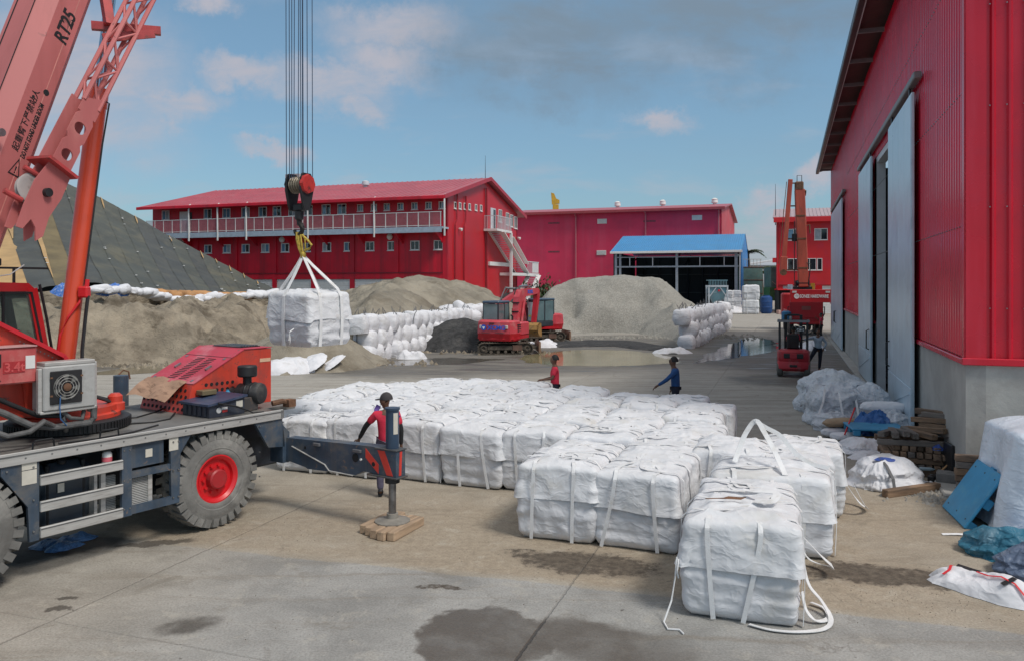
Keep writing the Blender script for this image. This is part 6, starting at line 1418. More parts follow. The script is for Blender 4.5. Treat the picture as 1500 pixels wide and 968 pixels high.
    m = MB(); m.span((x0, y0, z0), (x1, y0 + .30, z1), .015); oc = part(m, 'oil_cooler', M('cooler_grey', (.42, .42, .41), .5, .1, var=.1, vs=4, dirt=((.24, .23, .22), .6, 4)), t)
    m = MB(); m.span((x0 - .03, y0 + .02, z0 - .04), (x1 + .03, y0 + .26, z0), .01); m.span((x1, y0 + .06, z0 - .1), (x1 + .05, y0 + .24, z1 + .02), .01); m.span((x0 + .04, y0 + .05, z1), (x1 + .02, y0 + .28, z1 + .05), .01); m.span((x0 - .05, y0 + .03, z0 - .02), (x0, y0 + .1, z1 - .02), .01); part(m, 'cooler_frame', alu, oc)
    cx, cz = x0 + .27, z0 + .29
    m = MB(); m.span((cx - .20, y0 - .022, cz - .21), (cx + .20, y0 - .002, cz + .21), .008); part(m, 'fan_shroud', black, oc)
    m = MB(); m.cyl((cx, y0 - .026, cz), (cx, y0 - .022, cz), .165, n=28); part(m, 'fan_opening', M('fan_back', (.16, .16, .15), .6), oc, 0)
    for k in range(7):
        a = k * .8976 + .2; m = MB(); e1 = Vector((math.cos(a), 0, math.sin(a))); e2 = Vector((-math.sin(a), 0, math.cos(a))); c = Vector((cx, y0 - .03, cz))
        m.add([c + e1 * .04 - e2 * .02, c + e1 * .155 - e2 * .01, c + e1 * .155 + e2 * .05 + Vector((0, -.006, 0)), c + e1 * .04 + e2 * .025 + Vector((0, -.006, 0))], [(0, 1, 2, 3)]); part(m, 'fan_blade', black, oc, 0)
    m = MB(); m.lathe([(.05, 0), (.05, .02), (.03, .03), (0, .03)], (cx, y0 - .028, cz), (0, -1, 0), 14); part(m, 'fan_hub', rust, oc)
    for r_ in (.075, .11, .145):
        m = MB(); m.tube([(cx + r_ * math.cos(a), y0 - .045, cz + r_ * math.sin(a)) for a in [k * .2244 for k in range(29)]], .0035, 4); part(m, 'guard_ring', alu, oc)
    for dx in (-.19, .19):
        for dz in (-.10, .13): part(MB().box((cx + dx, y0 - .026, cz + dz), (.03, .014, .02)), 'clip', rust, oc, 0)
    # hoses under the cooler
    hose = M('grey_hose', (.10, .10, .10), .7, var=.3, vs=8)
    for k, (pts, rad, mt) in enumerate([([(-3.2, .35, 2.25), (-2.8, .3, 2.05), (-2.5, .28, 1.86), (-2.2, .3, 1.79), (-1.75, .3, 1.79), (-1.70, .3, 1.84), (-1.69, .3, 2.0)], .042, hose), ([(-3.2, .25, 2.0), (-2.8, .2, 1.78), (-2.55, .18, 1.80), (-2.38, .2, 1.90), (-2.2, .3, 1.80)], .034, hose), ([(-3.2, .45, 2.45), (-2.7, .42, 2.15), (-2.35, .4, 1.95), (-2.0, .4, 1.9)], .03, black), ([(-2.1, .35, 2.0), (-2.0, .3, 1.88), (-1.85, .3, 1.85), (-1.8, .35, 1.95)], .028, hose), ([(-2.05, .4, 1.95), (-2.0, .4, 1.75), (-1.98, .45, 1.7)], .03, steel)]):
        part(MB().tube(pts, rad, 10), 'hose', mt, t)
    m = MB(); m.tube([(cx - .08, y0 - .03, cz - .1), (cx - .1, y0 - .05, cz - .25), (cx - .08, y0 - .03, cz - .4), (cx + .02, y0 + .02, cz - .5)], .008, 5); part(m, 'wire', M('wire_blue', (.05, .15, .35), .5), t)
    # cab beyond the turret side
    CX0, CX1, CY0, CY1 = -3.6, -1.62, 1.95, 2.85
    cp = [(CX0, 2.4), (CX1 + .16, 2.4), (CX1 + .14, 2.85), (CX1 - .02, 3.52), (CX1 - .12, 3.62), (CX0, 3.66)]
    m = MB(); m.prism([(CX0, 3.50), (CX1 - .05, 3.50), (CX1 - .02, 3.52), (CX1 - .12, 3.62), (CX0, 3.66)], (0, CY0, 0), X, Z, (0, .9, 0)); cabp = part(m, 'cab', brightR, t, 0)
    for y in (CY0, CY1 - .06):
        m = MB(); m.bar((CX1 - .07, y + .03, 3.54), (CX1 + .12, y + .03, 2.5), .13, .08, Y); m.bar((CX0, y + .03, 2.75), (CX1 + .1, y + .03, 2.45), .06, .3, Y); part(m, 'cab_pillar', brightR if y == CY0 else blackm, cabp, 0)
    m = MB(); m.prism([(CX0, 2.75), (CX1 + .06, 2.75), (CX1 - .09, 3.49), (CX0, 3.49)], (0, CY0 + .01, 0), X, Z, (0, .012, 0)); gl = bpy.data.materials.get('cab_glass')
    if not gl:
        gl = bpy.data.materials.new('cab_glass'); gl.use_nodes = True; b = gl.node_tree.nodes['Principled BSDF']; b.inputs['Base Color'].default_value = (.34, .44, .42, 1); b.inputs['Roughness'].default_value = .03; b.inputs['Transmission Weight'].default_value = .86; b.inputs['IOR'].default_value = 1.06; b.inputs['Specular IOR Level'].default_value = 1
    part(m, 'side_glass', gl, cabp, 0)
    for a, b in (((CX1 + .055, 2.76), (CX1 - .09, 3.49)), ((CX0, 3.48), (CX1 - .09, 3.48)), ((-2.08, 2.7), (-2.08, 3.5)), ((CX0, 2.76), (CX1 + .06, 2.76))):
        m = MB(); m.bar((a[0], CY0 - .005, a[1]), (b[0], CY0 - .005, b[1]), .03, .03, Y); part(m, 'glass_seal', black, cabp, 0)
    m = MB(); m.span((-2.55, CY0 + .3, 2.5), (-2.1, CY0 + .7, 2.9), .08); m.box((-2.5, CY0 + .5, 3.1), (.12, .38, .5), Matrix.Rotation(-.15, 3, 'Y'), .05); part(m, 'seat', black, cabp)
    m = MB(); m.span((-1.95, CY0 + .2, 2.5), (-1.72, CY0 + .8, 2.95), .04); m.tube([(-1.95, CY0 + .45, 2.95), (-1.98, CY0 + .45, 3.2)], .012, 5); part(m, 'dashboard', black, cabp)
    m = MB(); m.span((-2.13, CY0 - .02, 2.95), (-2.09, CY0 - .0, 3.08)); part(m, 'door_latch', black, cabp, 0)
    m = MB(); m.tube([(CX1 + .02, CY0 - .02, 3.6), (CX1 + .12, CY0 - .02, 3.1), (CX1 + .2, CY0 - .02, 2.6)], .022, 6); part(m, 'wiper_pipe', black, cabp)
    m = MB(); m.span((CX0, CY0 + .1, 3.82), (CX1 + .2, CY0 + .13, 3.85)); 
    for x in (-2.4, -1.9): m.span((x, CY0 + .1, 3.62), (x + .03, CY0 + .13, 3.82))
    rk = part(m, 'roof_rack', black, cabp, 0); m = MB(); m.span((-2.27, CY0 + .05, 3.86), (-2.07, CY0 + .15, 3.97), .015); part(m, 'work_lamp', black, rk)
    m = MB(); m.tube([(-2.9, CY0 - .03, 3.75), (-2.3, CY0 - .03, 3.69), (-2.0, CY0 - .03, 3.74), (-1.8, CY0, 3.88)], .009, 5); part(m, 'lamp_wire', white, rk)
    part(MB().span((CX0, CY0 + .05, 2.40), (CX1 + .05, CY1 - .05, 2.60)).span((CX0, CY1 - .1, 2.6), (-2.7, CY1 - .05, 3.5)), 'cab_interior', black, cabp, 0)
    part(MB().prism([(CX1 - .09, CY0 + .08), (CX1 - .09, CY1 - .08), (CX1 - .10, CY1 - .08), (CX1 - .10, CY0 + .08)], (0, 0, 3.40), X, Y, (.0, 0, .10)), 'sun_visor', black, cabp, 0)
    m = MB()
    for k in range(16): m.cyl((-2.45 + .05 * k, .655, 2.92 - .029 * k - .04), (-2.45 + .05 * k, .662, 2.92 - .029 * k - .04), .010, n=6)
    for k in range(12): m.cyl((-2.5 + .34 * k * .9 - .2, -.036, 1.53), (-2.5 + .34 * k * .9 - .2, -.03, 1.53), .011, n=6)
    for x in (-2.9, -2.6, -1.46, -1.38, -.74, -.66, .74, 1.2):
        for z in (.62, 1.0, 1.40):
            if -2.7 < x < 1 or z > 1.05: m.cyl((x, -.018, z), (x, -.0, z), .012, n=6)
    part(m, 'bolts', steel, t, 0, kind='stuff')
    for k, pts in enumerate([[(-1.0, .9, 1.6), (-.6, .7, 1.59), (-.3, .75, 1.59), (.05, 1.15, 1.6)], [(-.9, 1.5, 1.6), (-.5, 1.3, 1.59), (-.1, 1.5, 1.59), (.15, 1.6, 1.62)], [(-2.2, .2, 1.6), (-1.7, .14, 1.59), (-1.2, .2, 1.59), (-.7, .42, 1.59)]]): part(MB().tube(pts, .014, 6), 'deck_hose', black, t)
    # boom ---------------------------------------------------------------
    Fp = Vector((-6.83, 9.03, 2.5)); Tp = Vector((-4.3, 16.0, 22.0)); e1 = (Tp - Fp).normalized(); e2 = e1.cross(Z).normalized(); e3 = e1.cross(e2)
    if e3.z > 0: e3 = -e3
    L_ = (Tp - Fp).length
    def section(w, h, c, s0, s1, name, mat, parent, off=Vector((0, 0, 0))):
        poly = [(-w + c * .4, -h), (w - c * 1.7, -h), (w, -h + c * 1.9), (w, h - c * 1.2), (w - c * 1.2, h), (-w + c * 1.2, h), (-w, h - c * 1.2), (-w, -h + c)]
        m = MB(); m.prism(poly, Fp + e1 * s0 + off, e2, e3, e1 * (s1 - s0)); return part(m, name, mat, parent, 0, world=True)
    b0 = section(.30, .34, .10, -.6, 9.4, 'boom', boomR, t); section(.25, .29, .09, 9.4, 15, 'boom_section', boomR, b0); section(.20, .24, .08, 15, L_ - .4, 'boom_section', boomR, b0)
    for (q2, q3, w2, w3, mt) in ((.135, -.343, .006, .004, 'l'), (-.20, -.343, .012, .004, 'l')):
        m = MB(); m.prism([(q2, q3), (q2 + w2 * 2, q3), (q2 + w2 * 2, q3 + .006), (q2, q3 + .006)], Fp, e2, e3, e1 * 9.3); part(m, 'boom_seam', dark, b0, 0, world=True)
    m = MB(); m.prism([(.30, .10), (.303, .10), (.303, .112), (.30, .112)], Fp, e2, e3, e1 * 9.3); part(m, 'boom_weld', M('weld_pink', (.60, .24, .21), .6), b0, 0, world=True)
    def s_at(px, py, a, b):
        """distance along the boom that shows at a photo point, for a side offset"""
        best = min(((lambda p: ((750 + p.x / p.y * F - px) ** 2 + (HOR - (p.z - EYE) / p.y * F - py) ** 2, s))(Fp + e1 * s + e2 * a + e3 * b)) for s in [k * .01 for k in range(0, 900)]); return best[1]
    inv = RM[t.name].inverted(); rot = inv.to_3x3(); l1, l2, l3 = rot @ e1, rot @ e2, rot @ e3
    def on_side(s, q3, lift=.302): return inv @ (Fp + e1 * s + e2 * lift + e3 * q3)
    sR = s_at(90, 66, .3, .14)
    lettering('RT25', .27, ink, b0, on_side(sR, .14), l1, -l3, .002, .12, .007, sx=.80)
    sW = s_at(23, 236, .3, .14)
    lettering('DO NOT STAND UNDER BOOM', .088, ink, b0, on_side(sW + .06, .150), l1, -l3, .002, .1, .003, sx=.62)
    lettering('起重臂下严禁站人', .112, ink, b0, on_side(sW + .10, .035), l1, -l3, .002, .1, .0006, sx=.98)
    m = MB()
    tri = [(0, -.02), (.24, .06), (0, .14)]; o = Fp + e1 * (sW - .20) + e2 * .302 + e3 * .03
    def trip(k): c = Vector((sum(p[0] for p in tri) / 3, sum(p[1] for p in tri) / 3, 0)); return [tuple(c + (Vector((p[0], p[1], 0)) - c) * k)[:2] for p in tri]
    A, B = trip(1), trip(.80)
    for k in range(3):
        q = (k + 1) % 3; m.prism([A[k], A[q], B[q], B[k]], o, e1, e3, e2 * .003)
    m.prism([(.065, .055), (.12, .050), (.12, .070), (.065, .065)], o, e1, e3, e2 * .003); m.prism([(.035, .053), (.05, .053), (.05, .067), (.035, .067)], o, e1, e3, e2 * .003)
    part(m, 'warning_triangle', ink, b0, 0, world=True)
    for px, py, q3, r_ in ((60, 134, .12, .042), (45, 140, -.02, .02)):
        s = s_at(px, py, .3, q3); m = MB(); c = Fp + e1 * s + e2 * .30 + e3 * q3; m.cyl(c, c + e2 * .003, r_, n=14); part(m, 'boom_hole', dark, b0, 0, world=True)
    s = s_at(3, 200, .3, -.25); c = Fp + e1 * s + e2 * .28 + e3 * -.30; m = MB(); m.cyl(c, c + e2 * .14, .05, n=12); part(m, 'boom_pin', steel, b0, world=True)
    # lift cylinder and rod
    cb_ = TO + TD * -1.58 + TN * 1.29 + Z * 2.40; ct = Fp + e1 * (L_ * .40) + e3 * .2; cd = (ct - cb_).normalized(); lc = 4.05
    m = MB(); m.cyl(cb_, cb_ + cd * lc, .125, n=28); m.cyl(cb_ + cd * (lc - .25), cb_ + cd * (lc + .02), .135, n=28); cy = part(m, 'lift_cylinder', M('cylinder_red', (.66, .075, .03), .38, var=.08, vs=1.5, coat=.3), t, world=True)
    m = MB(); m.cyl(cb_ + cd * lc, ct, .075, n=20); part(m, 'lift_rod', M('chrome_rod', (.42, .50, .56), .12, .9), cy, world=True)
    sx_ = cd.cross(Vector((0, 1, 0))).normalized()
    m = MB(); g0 = cb_ + cd * .55; rgt = Vector((1, -.2, 0)).normalized(); frw = Vector((-.35, -.94, 0)).normalized()
    m.tube([cb_ + cd * .1 + rgt * .02 + frw * .15, cb_ + cd * .5 + rgt * .03 + frw * .16, cb_ + cd * .75 + rgt * .09 + frw * .13, cb_ + cd * .95 + rgt * .17 + frw * .06, cb_ + cd * 1.1 + rgt * .18 + frw * .04], .018, 8); part(m, 'oil_pipe', brightR, cy, world=True)
    m = MB(); m.box(cb_ + cd * 1.10 + rgt * .20 + frw * .03, (.14, .12, .16), None, .02); m.cyl(cb_ + cd * 1.18 + rgt * .20, cb_ + cd * 1.28 + rgt * .20, .03, n=10); m.bar(cb_ + cd * 1.10 + rgt * .1, cb_ + cd * 1.10 + rgt * .2, .06, .05); part(m, 'valve_block', brightR, cy, world=True)
    for k in range(4):
        a = rgt * (.20 + .02 * k) + frw * (.02 * (k - 2)); m = MB(); b = TO + TD * (-1.02 + .03 * k) + TN * (.95 + .04 * k) + Z * 1.9
        m.tube([cb_ + cd * 1.05 + a, cb_ + cd * .8 + a, cb_ + cd * .3 + a * 1.05, cb_ + cd * -.1 + a * 1.25, cb_ + cd * -.3 + a * 1.2, b], .024, 7); part(m, 'hose', black, cy, world=True)
    m = MB(); m.tube([cb_ + cd * (lc - .15) + rgt * .1, cb_ + cd * (lc - .2) + rgt * .2, cb_ + cd * (lc - .8) + rgt * .17, cb_ + cd * 1.2 + rgt * .16], .012, 6); part(m, 'oil_pipe', black, cy, world=True)
    m = MB(); m.span((-1.75, 1.1, 2.3), (-1.45, 1.5, 2.5), .04); part(m, 'cylinder_foot', craneR, t)
    # stowed lattice jib
    TILT = .13; sA = s_at(178, 28, .60, .68); j1 = (e1 + e3 * TILT).normalized(); j3 = (e3 - e1 * TILT).normalized(); jm_ = boomR; JO = Fp + e2 * .60 + e3 * (.68 - TILT * sA)
    jw, jh = .085, .125
    def J(s, a, b): return JO + j1 * s + e2 * a + j3 * b
    s0 = min((((750 + p.x / p.y * F - 88) ** 2 + (HOR - (p.z - EYE) / p.y * F - 262) ** 2, s) for s, p in ((k * .01, J(k * .01, 0, 0)) for k in range(0, 900))))[1]; s1 = s0 + 6.0; root = None
    m = MB(); m.cyl(J(s0 + 1.1, jw, -jh), J(s1, jw, -jh), .032, n=8); root = part(m, 'jib', jm_, t, world=True)
    for a, b in ((jw, jh), (-jw, -jh), (-jw, jh)): m = MB(); m.cyl(J(s0 + 1.1, a, b), J(s1, a, b), .032, n=8); part(m, 'chord', jm_, root, world=True)
    nb = 14; pit = (s1 - s0 - 1.1) / nb
    for k in range(nb):
        q0, q1 = s0 + 1.1 + k * pit, s0 + 1.1 + (k + 1) * pit
        for a in (jw, -jw): m = MB(); m.cyl(J(q0, a, -jh if k % 2 else jh), J(q1, a, jh if k % 2 else -jh), .018, n=6); part(m, 'lacing', jm_, root, world=True)
        for b in (jh, -jh): m = MB(); m.cyl(J(q0, -jw if k % 2 else jw, b), J(q1, jw if k % 2 else -jw, b), .016, n=6); part(m, 'lacing', jm_, root, world=True)
        if k % 2 == 0:
            m = MB(); m.cyl(J(q0, jw, -jh), J(q0, jw, jh), .018, n=6); part(m, 'lacing', jm_, root, world=True)
    # plated foot of the jib with round holes, sheave head
    for a in (jw, -jw):
        m = MB(); th = e2 * .018; segs = [(s0 + .02, .30, .05), (s0 + .50, .50, .11)]
        holes = [(s0 + .30, .075), (s0 + .72, .08)]
        # ring-shaped pieces leave the holes open
        for cs, hr in holes:
            n = 20; outer = []; inner = []
            for q in range(n):
                an = 2 * math.pi * q / n + math.pi / n; dx, dy = math.cos(an), math.sin(an); k_ = min(.21 / max(abs(dx), 1e-6), (jh + .02) / max(abs(dy), 1e-6)); outer.append((cs + dx * k_, dy * k_)); inner.append((cs + dx * hr, dy * hr * 1.15))
            for q in range(n): r_ = (q + 1) % n; m.prism([outer[q], outer[r_], inner[r_], inner[q]], JO + e2 * a, j1, j3, th)
        m.prism([(s0 + .93, -jh - .02), (s0 + 1.12, -jh - .02), (s0 + 1.30, jh + .02), (s0 + .93, jh + .02)], JO + e2 * a, j1, j3, th); part(m, 'jib_plate', jm_, root, 0, world=True)
    m = MB(); m.bar(J(s0 + .1, 0, -jh), J(s0 + 1.1, 0, -jh), .24, .02, e2); part(m, 'jib_cover', jm_, root, 0, world=True)
    hr = M('jib_head_red', (.42, .05, .05), .5, var=.2, vs=4, dirt=((.12, .06, .05), .7, 5))
    m = MB(); m.bar(J(s0 + .08, -.2, -.02), J(s0 + .08, .2, -.02), .46, .04, j1); part(m, 'head_plate', hr, root, 0, world=True)
    for a in (.085, -.10):
        m = MB(); m.prism([(s0 + .08, -.16), (s0 + .08, .18), (s0 - .25, .20), (s0 - .55, .16), (s0 - .80, .20), (s0 - .90, .14), (s0 - .76, .06), (s0 - .70, -.04), (s0 - .86, -.08), (s0 - .88, -.16), (s0 - .6, -.20), (s0 - .25, -.22)], JO + e2 * a, j1, j3, e2 * .02); part(m, 'cheek_plate', boomR, root, 0, world=True)
    m = MB(); m.lathe([(.04, -.025), (.15, -.03), (.19, -.04), (.205, -.035), (.17, .0), (.205, .035), (.19, .04), (.15, .03), (.04, .025)], J(s0 - .30, -.02, -.10), (e2 - e3 * .35 + j1 * .1).normalized(), 30); sv = part(m, 'sheave', M('sheave_grey', (.33, .29, .28), .55, dirt=((.14, .10, .09), .8, 5)), root, world=True)
    m = MB(); m.cyl(J(s0 - .30, -.14, -.02), J(s0 - .30, .16, -.02), .055, n=14); part(m, 'sheave_pin', black, sv, world=True)
    for ds, b in ((-.12, -.32), (-.52, -.40), (-.62, -.10)): m = MB(); m.cyl(J(s0 + ds, -.05, b), J(s0 + ds, .0, b + .22), .035, n=10); part(m, 'head_pin', hr, root, world=True)
    # bracket that holds the jib to the boom
    sb = s_at(150, 40, .45, .5)
    m = MB(); m.bar(Fp + e1 * (sb + .9) + e2 * .15 + e3 * .36, Fp + e1 * (sb + .1) + e2 * .42 + e3 * .55, .12, .10); m.bar(Fp + e1 * (sb + .05) + e2 * .2 + e3 * .46, Fp + e1 * (sb + .30) + e2 * .84 + e3 * 1.02, .11, .11); m.bar(Fp + e1 * (sb - .16) + e2 * .45 + e3 * .50, Fp + e1 * (sb + .22) + e2 * .80 + e3 * .96, .04, .12); part(m, 'jib_bracket', hr, root, 0, world=True)
    # boom head and hoist ropes down to the hook block
    m = MB(); m.prism([(-.45, -.3), (.5, -.3), (.6, .3), (.2, .6), (-.4, .4)], Tp + e2 * -.3, e1, e3, e2 * .6); part(m, 'boom_head', boomR, b0, 0, world=True)
    rope = M('rope_blue_grey', (.055, .085, .14), .5, .3)
    hb = at(440, 268, 15.6); yaw = R(-28); ax = Vector((math.cos(yaw), math.sin(yaw), 0)); ay = Vector((-math.sin(yaw), math.cos(yaw), 0))
    tops = [(-.22, -.1), (-.14, -.1), (-.09, .1), (-.04, -.1), (.01, .1), (.06, -.1), (.11, .1), (.16, -.1), (.24, .1), (.10, .0)]
    bots = [(-.24, -.15), (-.14, -.16), (-.14, .16), (-.08, -.16), (-.08, .16), (-.02, -.16), (.04, .16), (.10, -.16), (.22, .12), (.06, .0)]
    for (a, b), (c, d_) in zip(tops, bots):
        m = MB(); m.cyl(Vector((at(433, 0, 15.8).x, 15.9, 21.5)) + ax * a * 1.1 + ay * b, hb + ax * c * .92 + ay * d_ + Z * .05, .0085, n=5, caps=False); part(m, 'hoist_rope', rope, b0, world=True)
    return t
crane()
def jack_timbers():
    a0 = TL(gnd(575, 793)); 
    for k in range(5):
        t0 = gnd(535, 789).lerp(gnd(578, 794), k / 4.5)
    c = TO + TD * 1.36 + TN * -2.19; ax = (gnd(623, 768) - gnd(575, 794)).normalized(); ay = Vector((-ax.y, ax.x, 0)); rr = random.Random(8)
    for k in range(5):
        off = (k - 2) * .135; ln = (.86, .92, .84, .90, .70)[k]; m = MB(); m.box((0, 0, .065), (ln, .125, .13), None, .012)
        o = link('timber_block', m.mesh('timber_block', woodl, 30)); o.location = c + ay * off + ax * (rr.uniform(-.06, .06)) ; o.rotation_euler = (0, 0, math.atan2(ax.y, ax.x) + rr.uniform(-.02, .02))
        tag(o, '%s squared timber under the outrigger float, counted from the camera side' % ordw[k], 'timber', 'timbers under the outrigger')
jack_timbers()
# ------------------------------------------------------------------ excavators
exR = M('excavator_red', (.54, .055, .075), .5, var=.15, vs=1.2, dirt=((.52, .20, .20), .65, 1.5), chips=((.12, .06, .05), .7, 8))
exD = M('excavator_deep_red', (.48, .010, .02), .42, var=.1)
trk = M('muddy_track', (.085, .07, .055), .85, var=.4, vs=4, bump=.4, dirt=((.20, .165, .125), .7, 3))
cabG = M('cab_grey', (.035, .045, .055), .45, var=.2)
def turn(m, a, c=(0, 0, 0)):
    q = Matrix.Rotation(a, 3, 'Z'); c = Vector(c); m.v = [q @ p + c for p in m.v]; return m
def excavator(loc, up, under, label, pose, near):
    """up / under: headings (clockwise from +Y) of the house and of the tracks"""
    t = thing('excavator', label, 'excavator', loc, 0, 'red excavators by the gravel heap'); A, B = -up, -under
    X, Y, Z = Vector((1, 0, 0)), Vector((0, 1, 0)), Vector((0, 0, 1))
    def U(m, name, mat, par=None, sm=35, **k): return part(turn(m, A), name, mat, par or t, sm, **k)
    def D(m, name, mat, par=None, sm=35, **k): return part(turn(m, B), name, mat, par or t, sm, **k)
    # tracks run along local y
    D(MB().span((-.75, -.8, .28), (.75, .8, .62), .05).cyl((0, 0, .6), (0, 0, .76), .5, n=20), 'track_frame', trk)
    for sx in (-1, 1):
        x0, x1 = (sx * 1.12 - .22, sx * 1.12 + .22); m = MB(); n = 46; loop = []
        for k in range(n):
            s = k / n; per = 2 * 2.26 + 2 * math.pi * .3; d = s * per
            if d < 2.26: p = (-1.13 + d, .02); nr = (0, -1)
            elif d < 2.26 + math.pi * .3: a = -math.pi / 2 + (d - 2.26) / .3; p = (1.13 + .3 * math.cos(a), .32 + .3 * math.sin(a)); nr = (math.cos(a), math.sin(a))
            elif d < 4.52 + math.pi * .3: p = (1.13 - (d - 2.26 - math.pi * .3), .62); nr = (0, 1)
            else: a = math.pi / 2 + (d - 4.52 - math.pi * .3) / .3; p = (-1.13 + .3 * math.cos(a), .32 + .3 * math.sin(a)); nr = (math.cos(a), math.sin(a))
            loop.append((p, nr))
        belt = MB(); vs = []; 
        for (p, nr) in loop:
            for x in (x0, x1):
                for o in (-.035, .0): vs.append((x, p[0] + nr[0] * o, p[1] + nr[1] * o))
        fs = []
        for k in range(n):
            a, b = k * 4, ((k + 1) % n) * 4
            fs += [(a + 1, b + 1, b + 3, a + 3), (a, a + 2, b + 2, b), (a, b, b + 1, a + 1), (a + 2, a + 3, b + 3, b + 2)]
        belt.add(vs, fs); tb = D(belt, 'track', trk)
        lug = MB()
        for (p, nr) in loop: lug.box(((x0 + x1) / 2, p[0] + nr[0] * .012, p[1] + nr[1] * .012), (x1 - x0, .035, .035), Matrix.Rotation(math.atan2(nr[1], nr[0]), 3, 'X'))
        D(lug, 'grouser', trk, tb, 0, kind='stuff')
        for yy, r_ in ((-1.13, .25), (1.13, .25)):
            m = MB(); m.lathe([(.06, -.1), (.1, -.16), (r_ * .7, -.14), (r_ * .72, -.1), (r_, -.1), (r_, .1), (r_ * .72, .1), (r_ * .7, .14), (.1, .16), (.06, .1)], (sx * 1.12, yy, .32), (1, 0, 0), 18); D(m, 'sprocket' if yy < 0 else 'idler', trk)
        for k in range(5): m = MB(); m.cyl((sx * 1.12 - .14, -.75 + k * .375, .14), (sx * 1.12 + .14, -.75 + k * .375, .14), .085, n=12); D(m, 'roller', trk)
        m = MB(); m.span((sx * 1.12 - .13, -.95, .22), (sx * 1.12 + .13, .95, .46), .03); D(m, 'side_beam', trk)
        m = MB(); m.span((sx * 1.12 - .17, .35, .20), (sx * 1.12 + .17, .85, .50), .02); D(m, 'guard', M('guard_brown', (.14, .08, .06), .8, var=.3), sm=0)
    m = MB(); m.prism([(0, .12), (.06, .04), (.10, .10), (.10, .62), (.05, .66), (.0, .5)], (-1.15, 1.75, 0), Y, Z, (2.3, 0, 0)); bl = D(m, 'dozer_blade', M('blade_brown', (.30, .19, .13), .75, var=.25, vs=2, dirt=((.16, .10, .07), .6, 3)), sm=0)
    for x in (-.5, .5): D(MB().bar((x, .7, .35), (x, 1.75, .3), .14, .16), 'blade_arm', trk, bl, 0)
    # house
    m = MB(); m.prism([(-.98, .55), (-1.08, .1), (-1.12, -.6), (-1.0, -1.12), (-.6, -1.36), (0, -1.44), (.6, -1.36), (1.0, -1.12), (1.12, -.6), (1.1, .2), (1.05, .9), (.15, .9), (.15, .55)], (0, 0, .78), X, Y, (0, 0, .16)); U(m, 'house_floor', exD, sm=25)
    def shell(z0, z1, k0, k1, name, mat, par=None):
        out = [(-1.12, -.45), (-1.06, -.95), (-.9, -1.25), (-.5, -1.40), (0, -1.44), (.5, -1.40), (.9, -1.25), (1.06, -.95), (1.12, -.45)]
        m = MB(); n = len(out); vs = [(x * k0, y * k0, z0) for x, y in out] + [(x * k1, y * k1, z1) for x, y in out] + [(1.0 * k0, -.2, z0), (-1.0 * k0, -.2, z0), (1.0 * k1, -.2, z1), (-1.0 * k1, -.2, z1)]
        fs = [(i, i + 1, n + i + 1, n + i) for i in range(n - 1)] + [tuple(range(n, 2 * n)) + (2 * n + 2, 2 * n + 3), tuple(range(n))[::-1] + (2 * n + 1, 2 * n), (n - 1, 2 * n, 2 * n + 2, 2 * n - 1), (2 * n + 1, 0, n, 2 * n + 3), (2 * n, 2 * n + 1, 2 * n + 3, 2 * n + 2)]
        m.add(vs, fs); return U(m, name, mat, par, 30)
    shell(.70, 1.08, .97, 1.03, 'counterweight', exD); ch = shell(1.08, 1.66, 1.03, 1.0, 'engine_cover', exR); shell(1.66, 1.74, 1.0, .93, 'engine_lid', exR)
    U(MB().span((.35, -.25, .94), (1.1, .85, 1.62), .06), 'side_tank', exR); U(MB().span((.40, .86, .98), (1.06, .90, 1.3)), 'side_trim', cabG, sm=0)
    for k in range(4): U(MB().span((1.06, -.75, 1.15 + k * .11), (1.14, -.35, 1.21 + k * .11)), 'vent', black, ch, 0)
    for k in range(2): U(MB().span((-.78 if k else .70, -1.42 + .0, 1.32), (-.66 if k else .82, -1.22, 1.50), .02), 'tail_lamp', M('lamp_white', (.55, .52, .5), .4), ch)
    U(MB().span((-.62, -1.47, 1.10), (.70, -1.43, 1.13)), 'trim_line', M('trim_dark', (.20, .05, .06), .5), ch, 0)
    U(MB().span((-.18, -1.48, 1.58), (.10, -1.42, 1.63)), 'number_label', black, ch, 0)
    def words(s, size, o, ux, uy, mat=blueink, **k):
        q = Matrix.Rotation(A, 3, 'Z'); return lettering(s, size, mat, ch, q @ Vector(o), q @ Vector(ux), q @ Vector(uy), .006, **k)
    words('XCMG', .30, (-.26, -1.50, 1.28), X, Z, bold=.012, sx=1.15)
    m = MB(); m.lathe([(0, .004), (.15, .004), (.15, 0)], (-.50, -1.455, 1.38), (0, -1, 0), 20); em = U(m, 'emblem', blueink, ch, 0)
    m = MB(); m.prism([(-.09, .05), (.09, .05), (0, -.10)], (-.50, -1.462, 1.38), X, Z, (0, -.004, 0)); U(m, 'emblem_mark', whiteink, ch, 0)
    # cab, left of the boom
    cx0, cx1, cy0, cy1, z0, z1 = -1.08, -.12, -.45, 1.05, .94, 2.68
    m = MB(); m.span((cx0, cy0, z0), (cx1, cy1, 1.30), .04); cb = U(m, 'cab', cabG)
    for x in (cx0 + .04, cx1 - .04):
        for y in (cy0 + .05, .35, cy1 - .05): U(MB().bar((x, y, 1.28), (x * (.97 if x < -.5 else 1.0), y - (.10 if y > .9 else 0), z1 - .05), .07, .07), 'cab_pillar', cabG, cb, 0)
    U(MB().span((cx0 - .0, cy0 - .03, z1 - .10), (cx1 + .02, cy1 - .05, z1 + .05), .05), 'cab_roof', M('roof_slate', (.06, .10, .15), .4), cb)
    gla = M('cab_pane', (.10, .16, .17), .05, var=.3, vs=.8, spec=1.0)
